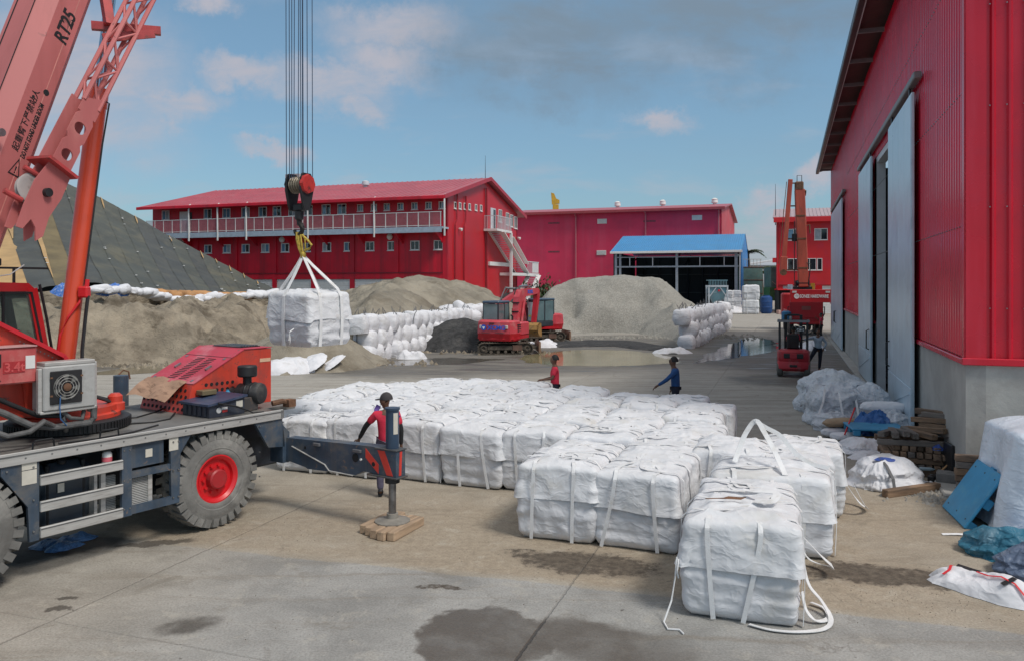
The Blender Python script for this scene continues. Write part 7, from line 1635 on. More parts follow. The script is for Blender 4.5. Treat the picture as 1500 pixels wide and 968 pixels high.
    U(MB().span((cx0 + .08, cy0 + .01, 1.32), (cx1 - .08, cy0 + .03, z1 - .12)), 'rear_pane', gla, cb, 0); U(MB().span((cx0 + .08, cy1 - .05, 1.05), (cx1 - .08, cy1 - .03, z1 - .2)), 'front_pane', M('front_pane', (.30, .40, .42), .06, var=.2, vs=1, spec=1.0), cb, 0)
    for x in (cx0 + .015, cx1 - .035):
        for y0_, y1_ in ((cy0 + .1, .30), (.40, cy1 - .12)): U(MB().span((x, y0_, 1.32), (x + .02, y1_, z1 - .12)), 'side_pane', gla, cb, 0)
    U(MB().span((-.50, cy1 - .028, 1.55), (-.28, cy1 - .02, 1.66)), 'sticker', M('sticker_yellow', (.55, .5, .05), .5), cb, 0)
    # boom, stick, bucket in the plane x = .28
    kn, tip, so, bk = pose['knee'], pose['tip'], pose['stick'], pose['bucket']
    pv = (.75, 1.25)
    def poly(pts, w, name, mat, par=None, x=.28): m = MB(); m.prism(pts, (x - w / 2, 0, 0), Y, Z, (w, 0, 0)); return U(m, name, mat, par, 0)
    bp = [(pv[0] - .16, pv[1]), (pv[0] + .18, pv[1] - .05), (kn[0] + .30, kn[1] - .55), (kn[0] + .75, kn[1] - .32), (tip[0] - .1, tip[1] - .18), (tip[0] + .12, tip[1] - .06), (tip[0] + .1, tip[1] + .14), (kn[0] + .5, kn[1] + .12), (kn[0] + .12, kn[1] + .02), (kn[0] - .16, kn[1] - .32)]
    bo = poly(bp, .34, 'boom', exR)
    q = Matrix.Rotation(A, 3, 'Z')
    if near: lettering('XCMG', .26, blueink, bo, q @ Vector((.455, kn[0] + 1.0, kn[1] - .14)), q @ Y, q @ Z, .006, bold=.01)
    m = MB(); m.cyl((.0, 1.0, 1.35), (.0, kn[0] + .25, kn[1] - .55), .07, n=10); m.cyl((.56, 1.0, 1.35), (.56, kn[0] + .25, kn[1] - .55), .07, n=10); U(m, 'boom_cylinder', exR, bo, kind='stuff')
    m = MB(); m.cyl((.28, kn[0] + .3, kn[1] + .22), (.28, kn[0] + 1.3, kn[1] + .28), .075, n=10); U(m, 'stick_cylinder', steel, bo); m = MB(); m.cyl((.28, kn[0] + 1.3, kn[1] + .28), (.28, so[0][0] + .0, so[0][1] + .15), .04, n=8); U(m, 'cylinder_rod', steel, bo)
    m = MB(); m.tube([(.12, kn[0] - .1, kn[1] - .2), (.12, kn[0] + .2, kn[1] + .2), (.14, kn[0] + 1.2, kn[1] + .2), (.15, tip[0], tip[1] + .25)], .03, 6); U(m, 'boom_hose', black, bo)
    for k in range(3): m = MB(); f = .25 + .28 * k; a = Vector((.28, pv[0] - .14 + (kn[0] - .16 - pv[0] + .14) * f, pv[1] + (kn[1] - .32 - pv[1]) * f)); m.box(a, (.38, .12, .06)); U(m, 'hose_clamp', black, bo, 0)
    (a, b) = so
    st = poly([(a[0] - .18, a[1] + .35), (a[0] + .14, a[1] + .3), (a[0] + .16, a[1] - .1), (b[0] + .10, b[1]), (b[0] - .10, b[1]), (a[0] - .22, a[1] - .2)], .26, 'stick', exD)
    m = MB(); m.cyl((.28, a[0] + .24, a[1] + .2), (.28, b[0] + .26, b[1] + .55), .06, n=10); m.cyl((.28, b[0] + .26, b[1] + .55), (.28, b[0] + .22, b[1] + .05), .035, n=8); U(m, 'bucket_cylinder', steel, st)
    c = Vector((bk[0], bk[1])); bm = M('bucket_ochre', (.36, .20, .06), .6, var=.3, vs=3, dirt=((.10, .075, .05), .8, 3))
    prof = [(.12, .0), (-.12, .02), (-.36, -.12), (-.46, -.38), (-.36, -.62), (-.10, -.78), (.22, -.80)]
    inn = [(.10, -.04), (-.10, -.04), (-.31, -.15), (-.40, -.38), (-.31, -.58), (-.08, -.73), (.22, -.77)]
    m = MB(); n = len(prof)
    m.prism(prof + inn[::-1], (-.14, c.x, c.y), Y, Z, (.84, 0, 0)); bu = U(m, 'bucket', bm, sm=20)
    for x in (-.15, .67): m = MB(); m.prism(prof, (x, c.x, c.y), Y, Z, (.03, 0, 0)); U(m, 'bucket_side', bm, bu, 0)
    for k in range(5): U(MB().prism([(.2, -.81), (.36, -.79), (.2, -.76)], (-.12 + k * .185, c.x, c.y), Y, Z, (.07, 0, 0)), 'tooth', steel, bu, 0)
    U(MB().cyl((-.05, .8, 1.4), (.6, .8, 1.4), .09, n=12), 'boom_pin', steel)
    U(MB().tube([(.75, -.6, 1.6), (.75, -.6, 1.95), (.75, -.75, 2.0)], .05, 8), 'exhaust_pipe', black)
    U(MB().tube([(.05, .95, 1.3), (.02, 1.0, 2.3)], .018, 5), 'mirror_arm', black)
    return t
excavator((-.42, 42.4, 0), R(24), R(86), 'red excavator seen from behind, tracks side-on, boom folded over to the right', dict(knee=(1.15, 3.25), tip=(3.7, 3.25), stick=((3.9, 3.0), (3.45, 1.45)), bucket=(3.45, 1.42)), True)
excavator((1.75, 51.6, 0), R(235), R(80), 'red excavator half hidden behind the nearer one, cab glass facing left', dict(knee=(1.15, 3.1), tip=(3.0, 2.2), stick=((3.1, 2.0), (2.2, .9)), bucket=(2.3, .95)), False)

# ------------------------------------------------------------------ people
def skin_mesh(name, pts, edges, mat, parent, sub=2):
    me = bpy.data.meshes.new(name); me.from_pydata([p[0] for p in pts], edges, []); o = bpy.data.objects.new('sk', me); COL.objects.link(o)
    o.modifiers.new('Skin', 'SKIN'); sv = me.skin_vertices[0].data
    for i, p in enumerate(pts):
        r = p[1]; sv[i].radius = (r, r) if not isinstance(r, tuple) else r; sv[i].use_root = i == 0
    s = o.modifiers.new('Sub', 'SUBSURF'); s.levels = s.render_levels = sub
    dg = bpy.context.evaluated_depsgraph_get(); m2 = bpy.data.meshes.new_from_object(o.evaluated_get(dg)); bpy.data.objects.remove(o); bpy.data.meshes.remove(me)
    m2.name = name; m2.materials.clear(); m2.materials.append(mat); m2.polygons.foreach_set('use_smooth', [True] * len(m2.polygons)); return link(name, m2, parent)
def person(label, loc, heading, J, shirt, trousers, sleeve='long', hair=None, cap=None, head_turn=0.0, group=None, arms=None, glasses=False, shoes=None):
    """J: joint overrides, body faces +y, x to its right; radii in metres"""
    t = thing('person', label, 'person', loc, -heading, group)
    P = dict(pelvis=(0, 0, .95), waist=(0, 0, 1.08), chest=(0, .01, 1.27), upper=(0, 0, 1.40), neck=(0, .01, 1.49), lsh=(-.18, 0, 1.40), lel=(-.24, -.02, 1.13), lwr=(-.25, .06, .90), rsh=(.18, 0, 1.40), rel=(.24, -.02, 1.13), rwr=(.25, .06, .90),
             lhip=(-.095, 0, .90), lkn=(-.105, .03, .50), lan=(-.11, -.02, .09), rhip=(.095, 0, .90), rkn=(.105, .03, .50), ran=(.11, -.02, .09)); P.update(J)
    V = {k: Vector(v) for k, v in P.items()}; hq = Matrix.Rotation(head_turn, 3, 'Z'); nk = V['neck']
    def H(x, y, z): return nk + hq @ Vector((x, y, z))
    pts = []; E = []; ix = {}
    def ad(k, p, r, par=None): ix[k] = len(pts); pts.append((Vector(p), r)); (E.append((ix[par], ix[k])) if par else None)
    ad('pelvis', V['pelvis'], (.115, .09)); ad('waist', V['waist'], (.10, .082), 'pelvis'); ad('chest', V['chest'], (.15, .115), 'waist'); ad('upper', V['upper'], (.12, .085), 'chest'); ad('neck', nk, .052, 'upper')
    ad('jaw', H(0, .02, .07), (.062, .075), 'neck'); ad('face', H(0, .025, .13), (.074, .092), 'jaw'); ad('brow', H(0, .012, .19), (.074, .094), 'face'); ad('crown', H(0, .0, .215), (.05, .062), 'brow')
    ad('nose', H(0, .118, .125), .013, 'face')
    for s, sg in (('l', -1), ('r', 1)):
        ad(s + 'ear', H(sg * .082, .0, .13), .014, 'face')
        ad(s + 'sh', V[s + 'sh'], .058, 'upper'); ad(s + 'el', V[s + 'el'], .042, s + 'sh'); ad(s + 'wr', V[s + 'wr'], .027, s + 'el')
        d = (V[s + 'wr'] - V[s + 'el']).normalized(); side = d.cross(Vector((0, 1, .2))).normalized(); pal = d.cross(side)
        ad(s + 'palm', V[s + 'wr'] + d * .07, .034, s + 'wr')
        for f in range(4):
            o = side * ((f - 1.5) * .021); L = (.072, .085, .08, .062)[f]; b = V[s + 'wr'] + d * .095 + o
            ad(s + 'k%d' % f, b, .010, s + 'palm'); ad(s + 'm%d' % f, b + d * L * .55 + pal * .012, .009, s + 'k%d' % f); ad(s + 't%d' % f, b + d * L * .9 + pal * .035, .008, s + 'm%d' % f)
        ad(s + 'th', V[s + 'wr'] + d * .045 + side * -.045, .011, s + 'palm'); ad(s + 'th2', V[s + 'wr'] + d * .085 + side * -.062 + pal * .01, .010, s + 'th')
        ad(s + 'hip', V[s + 'hip'], .092, 'pelvis'); ad(s + 'kn', V[s + 'kn'], .058, s + 'hip'); ad(s + 'an', V[s + 'an'], .038, s + 'kn'); ft = V[s + 'an']
        sd = V[s + 'kn'] - ft; fw = Vector((0, 1, 0)); ad(s + 'toe', ft + fw * .15 + Vector((0, 0, -.045)), .034, s + 'an')
    skin_mesh('body', pts, E, skin, t)
    # shirt, sleeves
    pts2 = [(V['pelvis'] + Vector((0, 0, -.12)), (.158, .128)), (V['waist'], (.145, .118)), (V['chest'], (.17, .132)), (V['upper'], (.135, .098)), (nk + Vector((0, 0, -.035)), .066)]; E2 = [(0, 1), (1, 2), (2, 3), (3, 4)]
    for s in 'lr':
        k = len(pts2); pts2.append((V[s + 'sh'], .074)); E2.append((3, k))
        if sleeve == 'long': pts2 += [(V[s + 'el'], .054), (V[s + 'wr'].lerp(V[s + 'el'], .06), .040)]; E2 += [(k, k + 1), (k + 1, k + 2)]
        else: pts2 += [(V[s + 'sh'].lerp(V[s + 'el'], .72), .066)]; E2 += [(k, k + 1)]
    skin_mesh('shirt', pts2, E2, shirt, t)
    if arms:
        for s in 'lr': skin_mesh('arm_sleeve', [(V[s + 'sh'].lerp(V[s + 'el'], .5), .054), (V[s + 'el'], .049), (V[s + 'wr'], .036)], [(0, 1), (1, 2)], arms, t)
    pts3 = [(V['pelvis'] + Vector((0, 0, .13)), (.146, .118))]; E3 = []
    for s in 'lr': k = len(pts3); pts3 += [(V[s + 'hip'], .105), (V[s + 'kn'], .074), (V[s + 'an'] + Vector((0, 0, .02)), .060)]; E3 += [(0, k), (k, k + 1), (k + 1, k + 2)]
    skin_mesh('trousers', pts3, E3, trousers, t)
    sh = shoes or black
    for s in 'lr': a = V[s + 'an']; skin_mesh('shoe', [(a + Vector((0, -.045, -.035)), .048), (a + Vector((0, .05, -.045)), .045), (a + Vector((0, .15, -.055)), .036), (a + Vector((0, -.01, .06)), .050)], [(0, 1), (1, 2), (0, 3)], sh, t)
    def dome(z0, r, ry, h, name, mat, y=.0):
        m = MB(); m.grid(20, 8, lambda i, j: H(r * math.cos(i * .31416) * math.cos(j * .2244), y + ry * math.sin(i * .31416) * math.cos(j * .2244), z0 + h * math.sin(j * .2244)), True); return part(m, name, mat, t, 80)
    if cap:
        dome(.165, .094, .114, .125, 'cap', cap); m = MB(); m.prism([(-.075, .08), (.075, .08), (.07, .15), (.03, .19), (-.03, .19), (-.07, .15)], H(0, 0, .172), hq @ Vector((1, 0, 0)), hq @ Vector((0, 1, -.1)), (0, 0, .012)); part(m, 'cap_brim', cap, t, 30)
    else:
        dome(.140, .092, .110, .145, 'hair', hair or M('black_hair', (.010, .009, .009), .7), -.012)
    for sx in (-.032, .032):
        m = MB(); m.lathe([(0, .006), (.010, .004), (.013, 0)], H(sx, .098, .165), hq @ Vector((0, 1, 0)), 8); part(m, 'eye', M('eye_dark', (.02, .015, .012), .3), t)
    m = MB(); c = [H(x, .108 - abs(x) * .5, .072) for x in (-.024, -.012, 0, .012, .024)]; m.tube(c, .005, 5); part(m, 'mouth', M('lip_brown', (.10, .04, .035), .5), t)
    if glasses:
        m = MB()
        for sx in (-.036, .036): m.box(H(sx, .112, .166), (.056, .012, .036), hq, .006)
        m.bar(H(-.01, .115, .172), H(.01, .115, .172), .006, .006)
        for sx in (-1, 1): m.bar(H(sx * .066, .11, .172), H(sx * .084, .0, .172), .006, .006)
        part(m, 'sunglasses', black, t, 0)
    return t
shR = M('shirt_crimson', (.60, .025, .06), .8, var=.12, vs=6, bump=.3, bs=14); shB = M('shirt_navy', (.012, .065, .20), .8, var=.15, vs=6, bump=.3, bs=14); shL = M('shirt_pale_blue', (.36, .43, .50), .8, var=.12, vs=6, bump=.3)
trP = M('trousers_purple_grey', (.10, .09, .14), .85, var=.25, vs=8, bump=.4, bs=14); trN = M('trousers_navy', (.012, .014, .028), .85, var=.25, vs=8); blk = M('black_cloth', (.014, .014, .016), .85, var=.3, vs=8)
def scarf(t, pts, w): m = MB(); m.strip(pts, [(-.6, -.8, .1)] * len(pts), w, .012); part(m, 'scarf', M('purple_cloth', (.16, .10, .36), .85, var=.2, vs=8), t, 0)
p = gnd(566, 727)
pm = person('man in black cap and red shirt with black arm sleeves behind the outrigger jack', p, R(-14), dict(lel=(-.34, .10, 1.20), lwr=(-.44, .22, .97), rel=(.245, -.03, 1.13), rwr=(.25, .0, .87), lan=(-.10, .0, .09), ran=(.10, -.10, .09)), shR, trP, 'short', cap=M('cap_dark', (.045, .04, .042), .8), head_turn=R(75), arms=blk)
scarf(pm, [(-.12, .05, 1.55), (-.16, .04, 1.48), (-.17, .02, 1.42), (-.13, .0, 1.38)], .09); scarf(pm, [(.08, -.08, 1.50), (.15, -.09, 1.44), (.21, -.06, 1.36)], .06)
person('man in a bright red shirt standing behind the bags, one forearm raised', (1.13, 20.95, 0), R(-86), dict(lel=(-.22, .06, 1.16), lwr=(-.18, .30, 1.13), rel=(.22, .05, 1.15), rwr=(.17, .30, 1.10)), shR, trN, 'short')
person('man in a navy shirt and sunglasses leaning a hand on the bags', (4.20, 20.45, 0), R(-78), dict(lel=(-.24, .22, 1.19), lwr=(-.20, .45, 1.03), rel=(.25, -.02, 1.13), rwr=(.24, .10, .90), upper=(0, .03, 1.40), neck=(0, .05, 1.49)), shB, trN, 'long', glasses=True)
person('man in a pale blue long-sleeved top reaching towards the forklift', (12.75, 33.2, 0), R(185), dict(rel=(.42, .10, 1.36), rwr=(.66, .16, 1.30), lel=(-.34, .02, 1.16), lwr=(-.22, .06, .96), rhip=(.12, 0, .88), rkn=(.34, .14, .56), ran=(.46, -.02, .22), lan=(-.06, -.02, .09), lkn=(-.08, .02, .50)), shL, trN, 'long', hair=M('black_hair', (.010, .009, .009), .7))
person('man in a red shirt standing at the side of the crane truck', (20.1, 51.8, 0), R(-60), dict(rel=(.22, .10, 1.20), rwr=(.12, .30, 1.40)), shR, blk, 'short')

# ------------------------------------------------------------------ forklift
def forklift():
    t = thing('forklift', 'red forklift seen from behind with an overhead guard and a driver', 'forklift', (10.95, 31.0, 0), R(-19.4)); fr = M('forklift_red', (.42, .018, .03), .5, var=.15, vs=1.5, dirt=((.30, .12, .12), .5, 2.5)); X, Y, Z = Vector((1, 0, 0)), Vector((0, 1, 0)), Vector((0, 0, 1))
    out = [(-.58, .75), (-.60, .25), (-.54, .06), (-.36, -.03), (0, -.06), (.36, -.03), (.54, .06), (.60, .25), (.58, .75)]
    m = MB(); n = len(out); lv = [(.24, .88, .10), (.34, 1.0, 0), (.58, 1.0, 0), (.62, .975, .02), (.66, 1.0, 0), (.98, 1.0, .0), (1.06, .95, .05)]; vs = [(x * k, y * k + dy, z) for z, k, dy in lv for x, y in out]
    m.add(vs, [(a * n + i, a * n + i + 1, (a + 1) * n + i + 1, (a + 1) * n + i) for a in range(len(lv) - 1) for i in range(n - 1)] + [tuple(range((len(lv) - 1) * n, len(lv) * n)), tuple(range(n))[::-1]]); cw = part(m, 'counterweight', fr, t, 30)
    part(MB().span((-.36, -.075, .74), (.36, -.02, .93), .03), 'grille_recess', black, cw); part(MB().span((-.13, -.09, .735), (.13, -.05, .935), .02), 'grille_bar', fr, cw); part(MB().span((-.14, -.075, .40), (.14, -.03, .50), .03), 'tow_slot', black, cw)
    part(MB().span((-.56, .7, .35), (.56, 1.9, .80), .04), 'frame', fr, t)
    for x in (-.50, .50): m = MB(); m.lathe([(.10, -.10), (.24, -.11), (.29, -.07), (.29, .07), (.24, .11), (.10, .10)], (x, .35, .29), (1, 0, 0), 20); part(m, 'rear_wheel', M('dusty_wheel', (.13, .12, .11), .9, var=.2), t)
    for x in (-.52, .52): m = MB(); m.lathe([(.12, -.12), (.30, -.13), (.35, -.08), (.35, .08), (.30, .13), (.12, .12)], (x, 1.75, .35), (1, 0, 0), 20); part(m, 'front_wheel', M('dusty_wheel', (.13, .12, .11), .9, var=.2), t)
    for x in (-.52, .52):
        for y0, y1 in ((.25, .35), (1.75, 1.45)): part(MB().bar((x, y0, .95), (x, y1, 2.12), .07, .07), 'guard_post', black, t, 0)
    gd = part(MB().span((-.60, .25, 2.12), (.60, .33, 2.20)), 'overhead_guard', M('guard_grey', (.22, .22, .24), .5), t, 0)
    for s in ((-.60, .33, .0), (.52, .33, .0)): part(MB().span((s[0], .33, 2.13), (s[0] + .08, 1.5, 2.19)), 'guard_rail', black, gd, 0)
    for k in range(8): part(MB().span((-.52, .42 + k * .13, 2.14), (.52, .46 + k * .13, 2.18)), 'guard_bar', black, gd, 0)
    part(MB().span((-.28, .62, .98), (.26, 1.1, 1.10), .04), 'seat', black, t); part(MB().box((-.02, .60, 1.36), (.46, .12, .60), Matrix.Rotation(.12, 3, 'X'), .05), 'seat_back', black, t)
    pl = part(MB().span((.08, .30, 1.76), (.44, .32, 1.98)), 'number_plate', black, t, 0)
    lettering('C2812', .12, whiteink, pl, (.26, .297, 1.79), X, Z, .002, 0, .002, 'CENTER', .85); lettering('F874', .07, whiteink, pl, (.26, .297, 1.91), X, Z, .002, 0, .001, 'CENTER', .9)
    for x in (-.30, .30): part(MB().span((x - .06, 2.15, .1), (x + .06, 2.25, 2.35)), 'mast_rail', blackm, t, 0)
    for z in (.6, 1.4, 2.3): part(MB().span((-.24, 2.17, z), (.24, 2.23, z + .08)), 'mast_crossbar', blackm, t, 0)
    part(MB().cyl((.08, 2.12, .3), (.08, 2.12, 1.9), .04, n=8), 'lift_ram', steel, t)
    for x in (-.3, .3): part(MB().span((x - .06, 2.3, .08), (x + .06, 3.3, .13)), 'fork', blackm, t, 0)
    m = MB(); m.lathe([(.19, -.015), (.205, 0), (.19, .015), (.175, 0), (.19, -.015)], (-.02, 1.38, 1.35), (0, -.6, 1), 20); part(m, 'steering_wheel', black, t)
    part(MB().tube([(.58, .3, 1.7), (.68, .25, 1.75), (.68, .25, 1.85)], .02, 5), 'mirror_arm', black, t)
    m = MB(); m.lathe([(.03, 0), (.05, .03), (.05, .14), (0, .16)], (-.1, .5, 2.19), Z, 10); part(m, 'beacon', M('beacon_grey', (.3, .3, .3), .5), t)
forklift()
person('driver in a red shirt seated on the forklift, back to the camera', (10.95 + .285, 31.0 + .81, .52), R(19.4), dict(pelvis=(0, 0, .60), waist=(0, 0, .73), chest=(0, .0, .93), upper=(0, .0, 1.06), neck=(0, .03, 1.14), lsh=(-.18, 0, 1.05), rsh=(.18, 0, 1.05), lel=(-.26, .15, .82), lwr=(-.12, .42, .86), rel=(.26, .15, .82), rwr=(.12, .42, .86), lhip=(-.1, .03, .56), rhip=(.1, .03, .56), lkn=(-.14, .45, .54), rkn=(.14, .45, .54), lan=(-.14, .50, .12), ran=(.14, .50, .12)), shR, blk, 'short')

# ------------------------------------------------------------------ crane truck beyond the forklift
def crane_truck():
    o = Vector((20.75, 56.2, 0)); t = thing('crane_truck', 'red flatbed crane truck with a tall raised boom, seen from behind', 'truck', o, ANG + R(4)); X, Y, Z = Vector((1, 0, 0)), Vector((0, 1, 0)), Vector((0, 0, 1)); tr = M('truck_red', (.44, .015, .022), .45, var=.12, vs=1); bm = M('boom_salmon', (.50, .095, .06), .55, var=.18, vs=1.2, dirt=((.16, .07, .05), .55, 2.2), stretch=(1, 1, .3))
    part(MB().span((-.45, .2, .70), (.45, 9, 1.05)), 'chassis', blackm, t, 0)
    for y in (1.6, 2.9, 7.6):
        for x in (-.88, .88): m = MB(); m.lathe([(.15, -.15), (.36, -.16), (.48, -.11), (.48, .11), (.36, .16), (.15, .15)], (x, y, .48), (1, 0, 0), 20); part(m, 'wheel', black, t)
    part(MB().span((-1.15, .0, 1.08), (1.15, 6.2, 1.24)), 'bed', tr, t, 0)
    tg = part(MB().span((-1.12, -.06, 1.25), (1.12, .02, 2.36), .02), 'tailgate', tr, t)
    part(MB().span((-.30, -.075, 1.80), (.30, -.06, 2.08)), 'faded_patch', M('patch_brown', (.26, .08, .07), .7), tg, 0)
    for x in (-1.14, 1.08): part(MB().span((x, .02, 1.25), (x + .06, 5.8, 1.72)), 'side_board', tr, t, 0)
    part(MB().span((-1.1, -.04, .80), (1.1, .1, 1.06), .03), 'rear_bumper', tr, t)
    for x in (-.85, .62): part(MB().span((x, -.06, .86), (x + .26, -.04, .98)), 'tail_lamp', M('tail_lamp_red', (.5, .03, .02), .3), t, 0)
    for x in (-.9, .9): m = MB(); m.tube([(x * 1.25, .0, 2.0), (x * 1.35, .0, 2.05), (x * 1.35, .0, 1.5), (x * 1.2, 0, 1.4)], .035, 6); part(m, 'side_hook', black, t)
    sb = part(MB().span((-.60, 6.4, 2.20), (2.40, 6.7, 3.20), .03), 'sign_board', tr, t)
    lettering('SONEE HARDWARE', .36, whiteink, sb, (.10, 6.385, 2.56), X, Z, .006, 0, .010, 'LEFT', .66)
    m = MB(); m.lathe([(.20, .0), (.20, .006), (.13, .006), (.13, 0)], (-.12, 6.39, 2.68), (0, -1, 0), 24); part(m, 'emblem', whiteink, sb); m = MB(); m.prism([(.02, .2), (.12, .04), (.02, .02), (-.03, -.2), (-.12, -.03), (-.02, .0)], (-.12, 6.388, 2.68), X, Z, (0, -.005, 0)); part(m, 'emblem_mark', whiteink, sb, 0)
    for x in (-.45, 2.0): part(MB().span((x, 6.385, 2.95), (x + .32, 6.4, 3.10)), 'corner_patch', M('patch_white', (.6, .6, .58), .6), sb, 0)
    for x in (-.2, .2, .75): part(MB().span((x, 6.8, 1.2), (x + .12, 7.0, 3.9)), 'winch_frame', black, t, 0)
    part(MB().span((-.35, 6.75, 3.2), (1.05, 7.1, 3.42)), 'winch_beam', black, t, 0); part(MB().cyl((-.1, 6.9, 3.7), (.8, 6.9, 3.7), .24, n=14), 'winch_drum', blackm, t)
    part(MB().span((.95, 6.8, 3.2), (1.25, 7.2, 3.7)), 'yellow_valve', M('valve_yellow', (.5, .28, .03), .5), t, 0); part(MB().span((1.3, 6.9, 3.2), (1.8, 7.3, 3.55)), 'red_tank', brightR, t, 0); part(MB().span((-.75, 6.8, 3.2), (-.4, 7.1, 3.6)), 'pale_box', galv, t, 0)
    b = part(MB().bar((.42, 7.0, 3.4), (.14, 7.0, 11.1), .76, .66, Y, .06), 'main_boom', bm, t)
    for z in (4.9, 7.2, 9.0): f = (z - 3.4) / 7.7; part(MB().box((.42 - .32 * f, 7.0, z), (.70, .70, .12)), 'boom_collar', rust, b, 0)
    part(MB().span((-.22, 6.65, 11.0), (.42, 7.35, 11.7), .08), 'boom_head', rust, b)
    for k in range(3): part(MB().cyl((.52 + .0, 6.8 + .15 * k, 10.9 - k * .1), (.62, 6.8 + .15 * k, 10.9 - k * .1), .12, n=10), 'head_sheave', rust, b)
    part(MB().tube([(-.05, 7, 11.7), (-.05, 7, 12.2), (.30, 7, 12.2), (.30, 7, 11.7)], .03, 5), 'head_hoop', blackm, b)
    m = MB(); m.bar((-.55, 6.9, 11.9), (-1.05, 6.9, 5.5), .34, .34, Y, .03); j = part(m, 'folded_jib', bm, t); part(MB().bar((-1.02, 6.9, 5.8), (-1.12, 6.9, 4.6), .52, .4, Y, .04), 'jib_foot', bm, j); part(MB().cyl((-1.08, 6.6, 4.55), (-1.08, 7.2, 4.55), .25, n=12), 'jib_sheave', rust, j)
    part(MB().bar((-.85, 6.7, 11.7), (-1.45, 6.7, 5.2), .05, .05), 'jib_stay', rust, j, 0)
    for z in (11.6, 9.8, 7.2, 4.75): part(MB().bar((-1.1 + (z - 4.75) * .075, 6.95, z), (.3 - (z - 4.75) * .02, 6.95, z), .1, .1), 'jib_link', rust, t, 0)
    part(MB().span((-.45, 6.7, 7.0), (-.05, 7.0, 7.6), .05), 'hose_reel', blackm, t)
    m = MB(); m.cyl((-.28, 6.6, 3.3), (-.28, 6.6, 8.6), .035, n=6); part(m, 'hoist_rope', blackm, t); part(MB().tube([(.62, 6.8, 8.2), (.85, 6.8, 8.3), (.9, 6.8, 7.6)], .06, 6), 'boom_valve', rust, b)
    part(MB().tube([(.75, 6.7, 3.5), (.95, 6.7, 5.2), (.62, 6.7, 5.3)], .04, 6), 'boom_hose', black, b)
    part(MB().span((1.0, 5.0, .5), (1.6, 6.6, 2.1), .05), 'side_machinery', blackm, t); part(MB().span((-1.1, 8.2, 1.0), (1.1, 10.0, 2.9), .12), 'driver_cab', tr, t)
    m = MB(); m.lathe([(.2, 0), (.34, .1), (.34, .7), (.2, .8)], (-1.35, -.4, .95), Z, 14); part(m, 'blue_drum', M('drum_blue2', (.03, .16, .32), .5), t)
    for k, (x, y, s) in enumerate([(.55, .5, 1.0), (.95, .7, .8)]):
        w = link('cargo_sack', lump(.5, .4, .32, 70 + k).mesh('cargo_sack', bagS, 60)); w.location = o + Matrix.Rotation(ANG, 3, 'Z') @ Vector((x * .8, y, 1.245)); w.scale = (s, s, s); tag(w, ['white sack lying at the back of the crane truck bed', 'smaller white sack at the right rear of the crane truck bed'][k], 'sack')
crane_truck()
k = link('crumpled_sheet', crumple_sheet(.7, .9, .5, 120, 22, 22).mesh('crumpled_sheet', bagS, 60)); k.location = gnd(1188, 512); tag(k, 'pale crumpled bag on the ground between the forklift and the crane truck', 'sheet')

# ------------------------------------------------------------------ clutter along the warehouse wall
def crump(name, mat, c, a, b, h, seed, label, cat, rz=0.0, z=0.0, n=46, amp=1.0, sc=2.4, group=None):
    o = link(name, crumple_sheet(a, b, h, seed, n, n, sc, .16, amp).mesh(name, mat, 70)); o.location = (c[0], c[1], z); o.rotation_euler = (0, 0, rz); return tag(o, label, cat, group)
bagF = cloth_mat('folded_bag_cloth', (.60, .62, .66), .5, 1.0, dirt=((.40, .39, .37), .6, 1.8)); blueT = cloth_mat('blue_tarp', (.03, .12, .34), .5, .8, dirt=((.12, .22, .42), .8, 4)); tealT = cloth_mat('teal_tarp', (.03, .15, .23), .5, .8, dirt=((.16, .26, .32), .7, 4)); greyT = cloth_mat('grey_blue_tarp', (.12, .16, .24), .5, .8, dirt=((.26, .28, .32), .7, 4)); whT = cloth_mat('white_film', (.66, .72, .80), .35, .35, dirt=((.50, .56, .64), .5, 1.0)); darkstrap = webD
def slack_bag(c, a, b, h, seed, label, rz, z=0.0, mat=None, flat=.8, name='folded_bags', cat='bags', group=None, nu=160, tilt=(0, 0)):
    """half-empty bulk bag slumped on itself: steep folded flanks, flattish crumpled top"""
    m = MB(); nr = 52
    def fn(i, j):
        th = 2 * math.pi * i / nu; f = j / (nr - 1); sg = lambda v, e: math.copysign(abs(v) ** e, v); d = Vector((sg(math.cos(th), .7) * a, sg(math.sin(th), .7) * b, 0)); u = th * 1.6
        if f < .55: k = f / .55; rad = 1.06 - .16 * k ** 2 + .05 * math.sin(k * 9 + seed + 2 * math.sin(th)) ; zz = h * flat * k
        else: k = (f - .55) / .45; rad = .90 * (1 - k) ** .85; zz = h * (flat + (1 - flat) * math.sin(min(1, k * 1.6) * 1.57))
        q = (math.cos(th) * 1.7, math.sin(th) * 1.7, f * 2.0)
        fold = .10 * ridge(q, .9, seed) + .06 * ridge((q[0] * 2, q[1] * 2, q[2] * .7), 1.0, seed + 3) + .045 * ridge((q[0] * 4, q[1] * 4, q[2] * 3), 1.0, seed + 5) + .022 * ridge((q[0] * 8, q[1] * 8, q[2] * 4), 1.0, seed + 6) + .16 * nz(q, .55, seed + 9)
        p = d * (rad * (1 + fold - .12)); top = max(0, f - .4)
        zz *= 1 + .22 * nz((p.x, p.y, 0), 1.1 / a, seed + 1) + top * (.25 * ridge((p.x * 1.4, p.y * 2.4, f), 1.0 / a, seed + 2) + .12 * ridge((p.x * 3.2, p.y * 2.0, f), 1.0 / a, seed + 4))
        return Vector((p.x + tilt[0] * zz, p.y + tilt[1] * zz, max(.003, zz)))
    m.grid(nu, nr, fn, True); o = link(name, m.mesh(name, mat or bagF, 75)); o.location = (c[0], c[1], z); o.rotation_euler = (0, 0, rz); return tag(o, label, cat, group)
P1 = 'empty bags heaped by the warehouse doors'
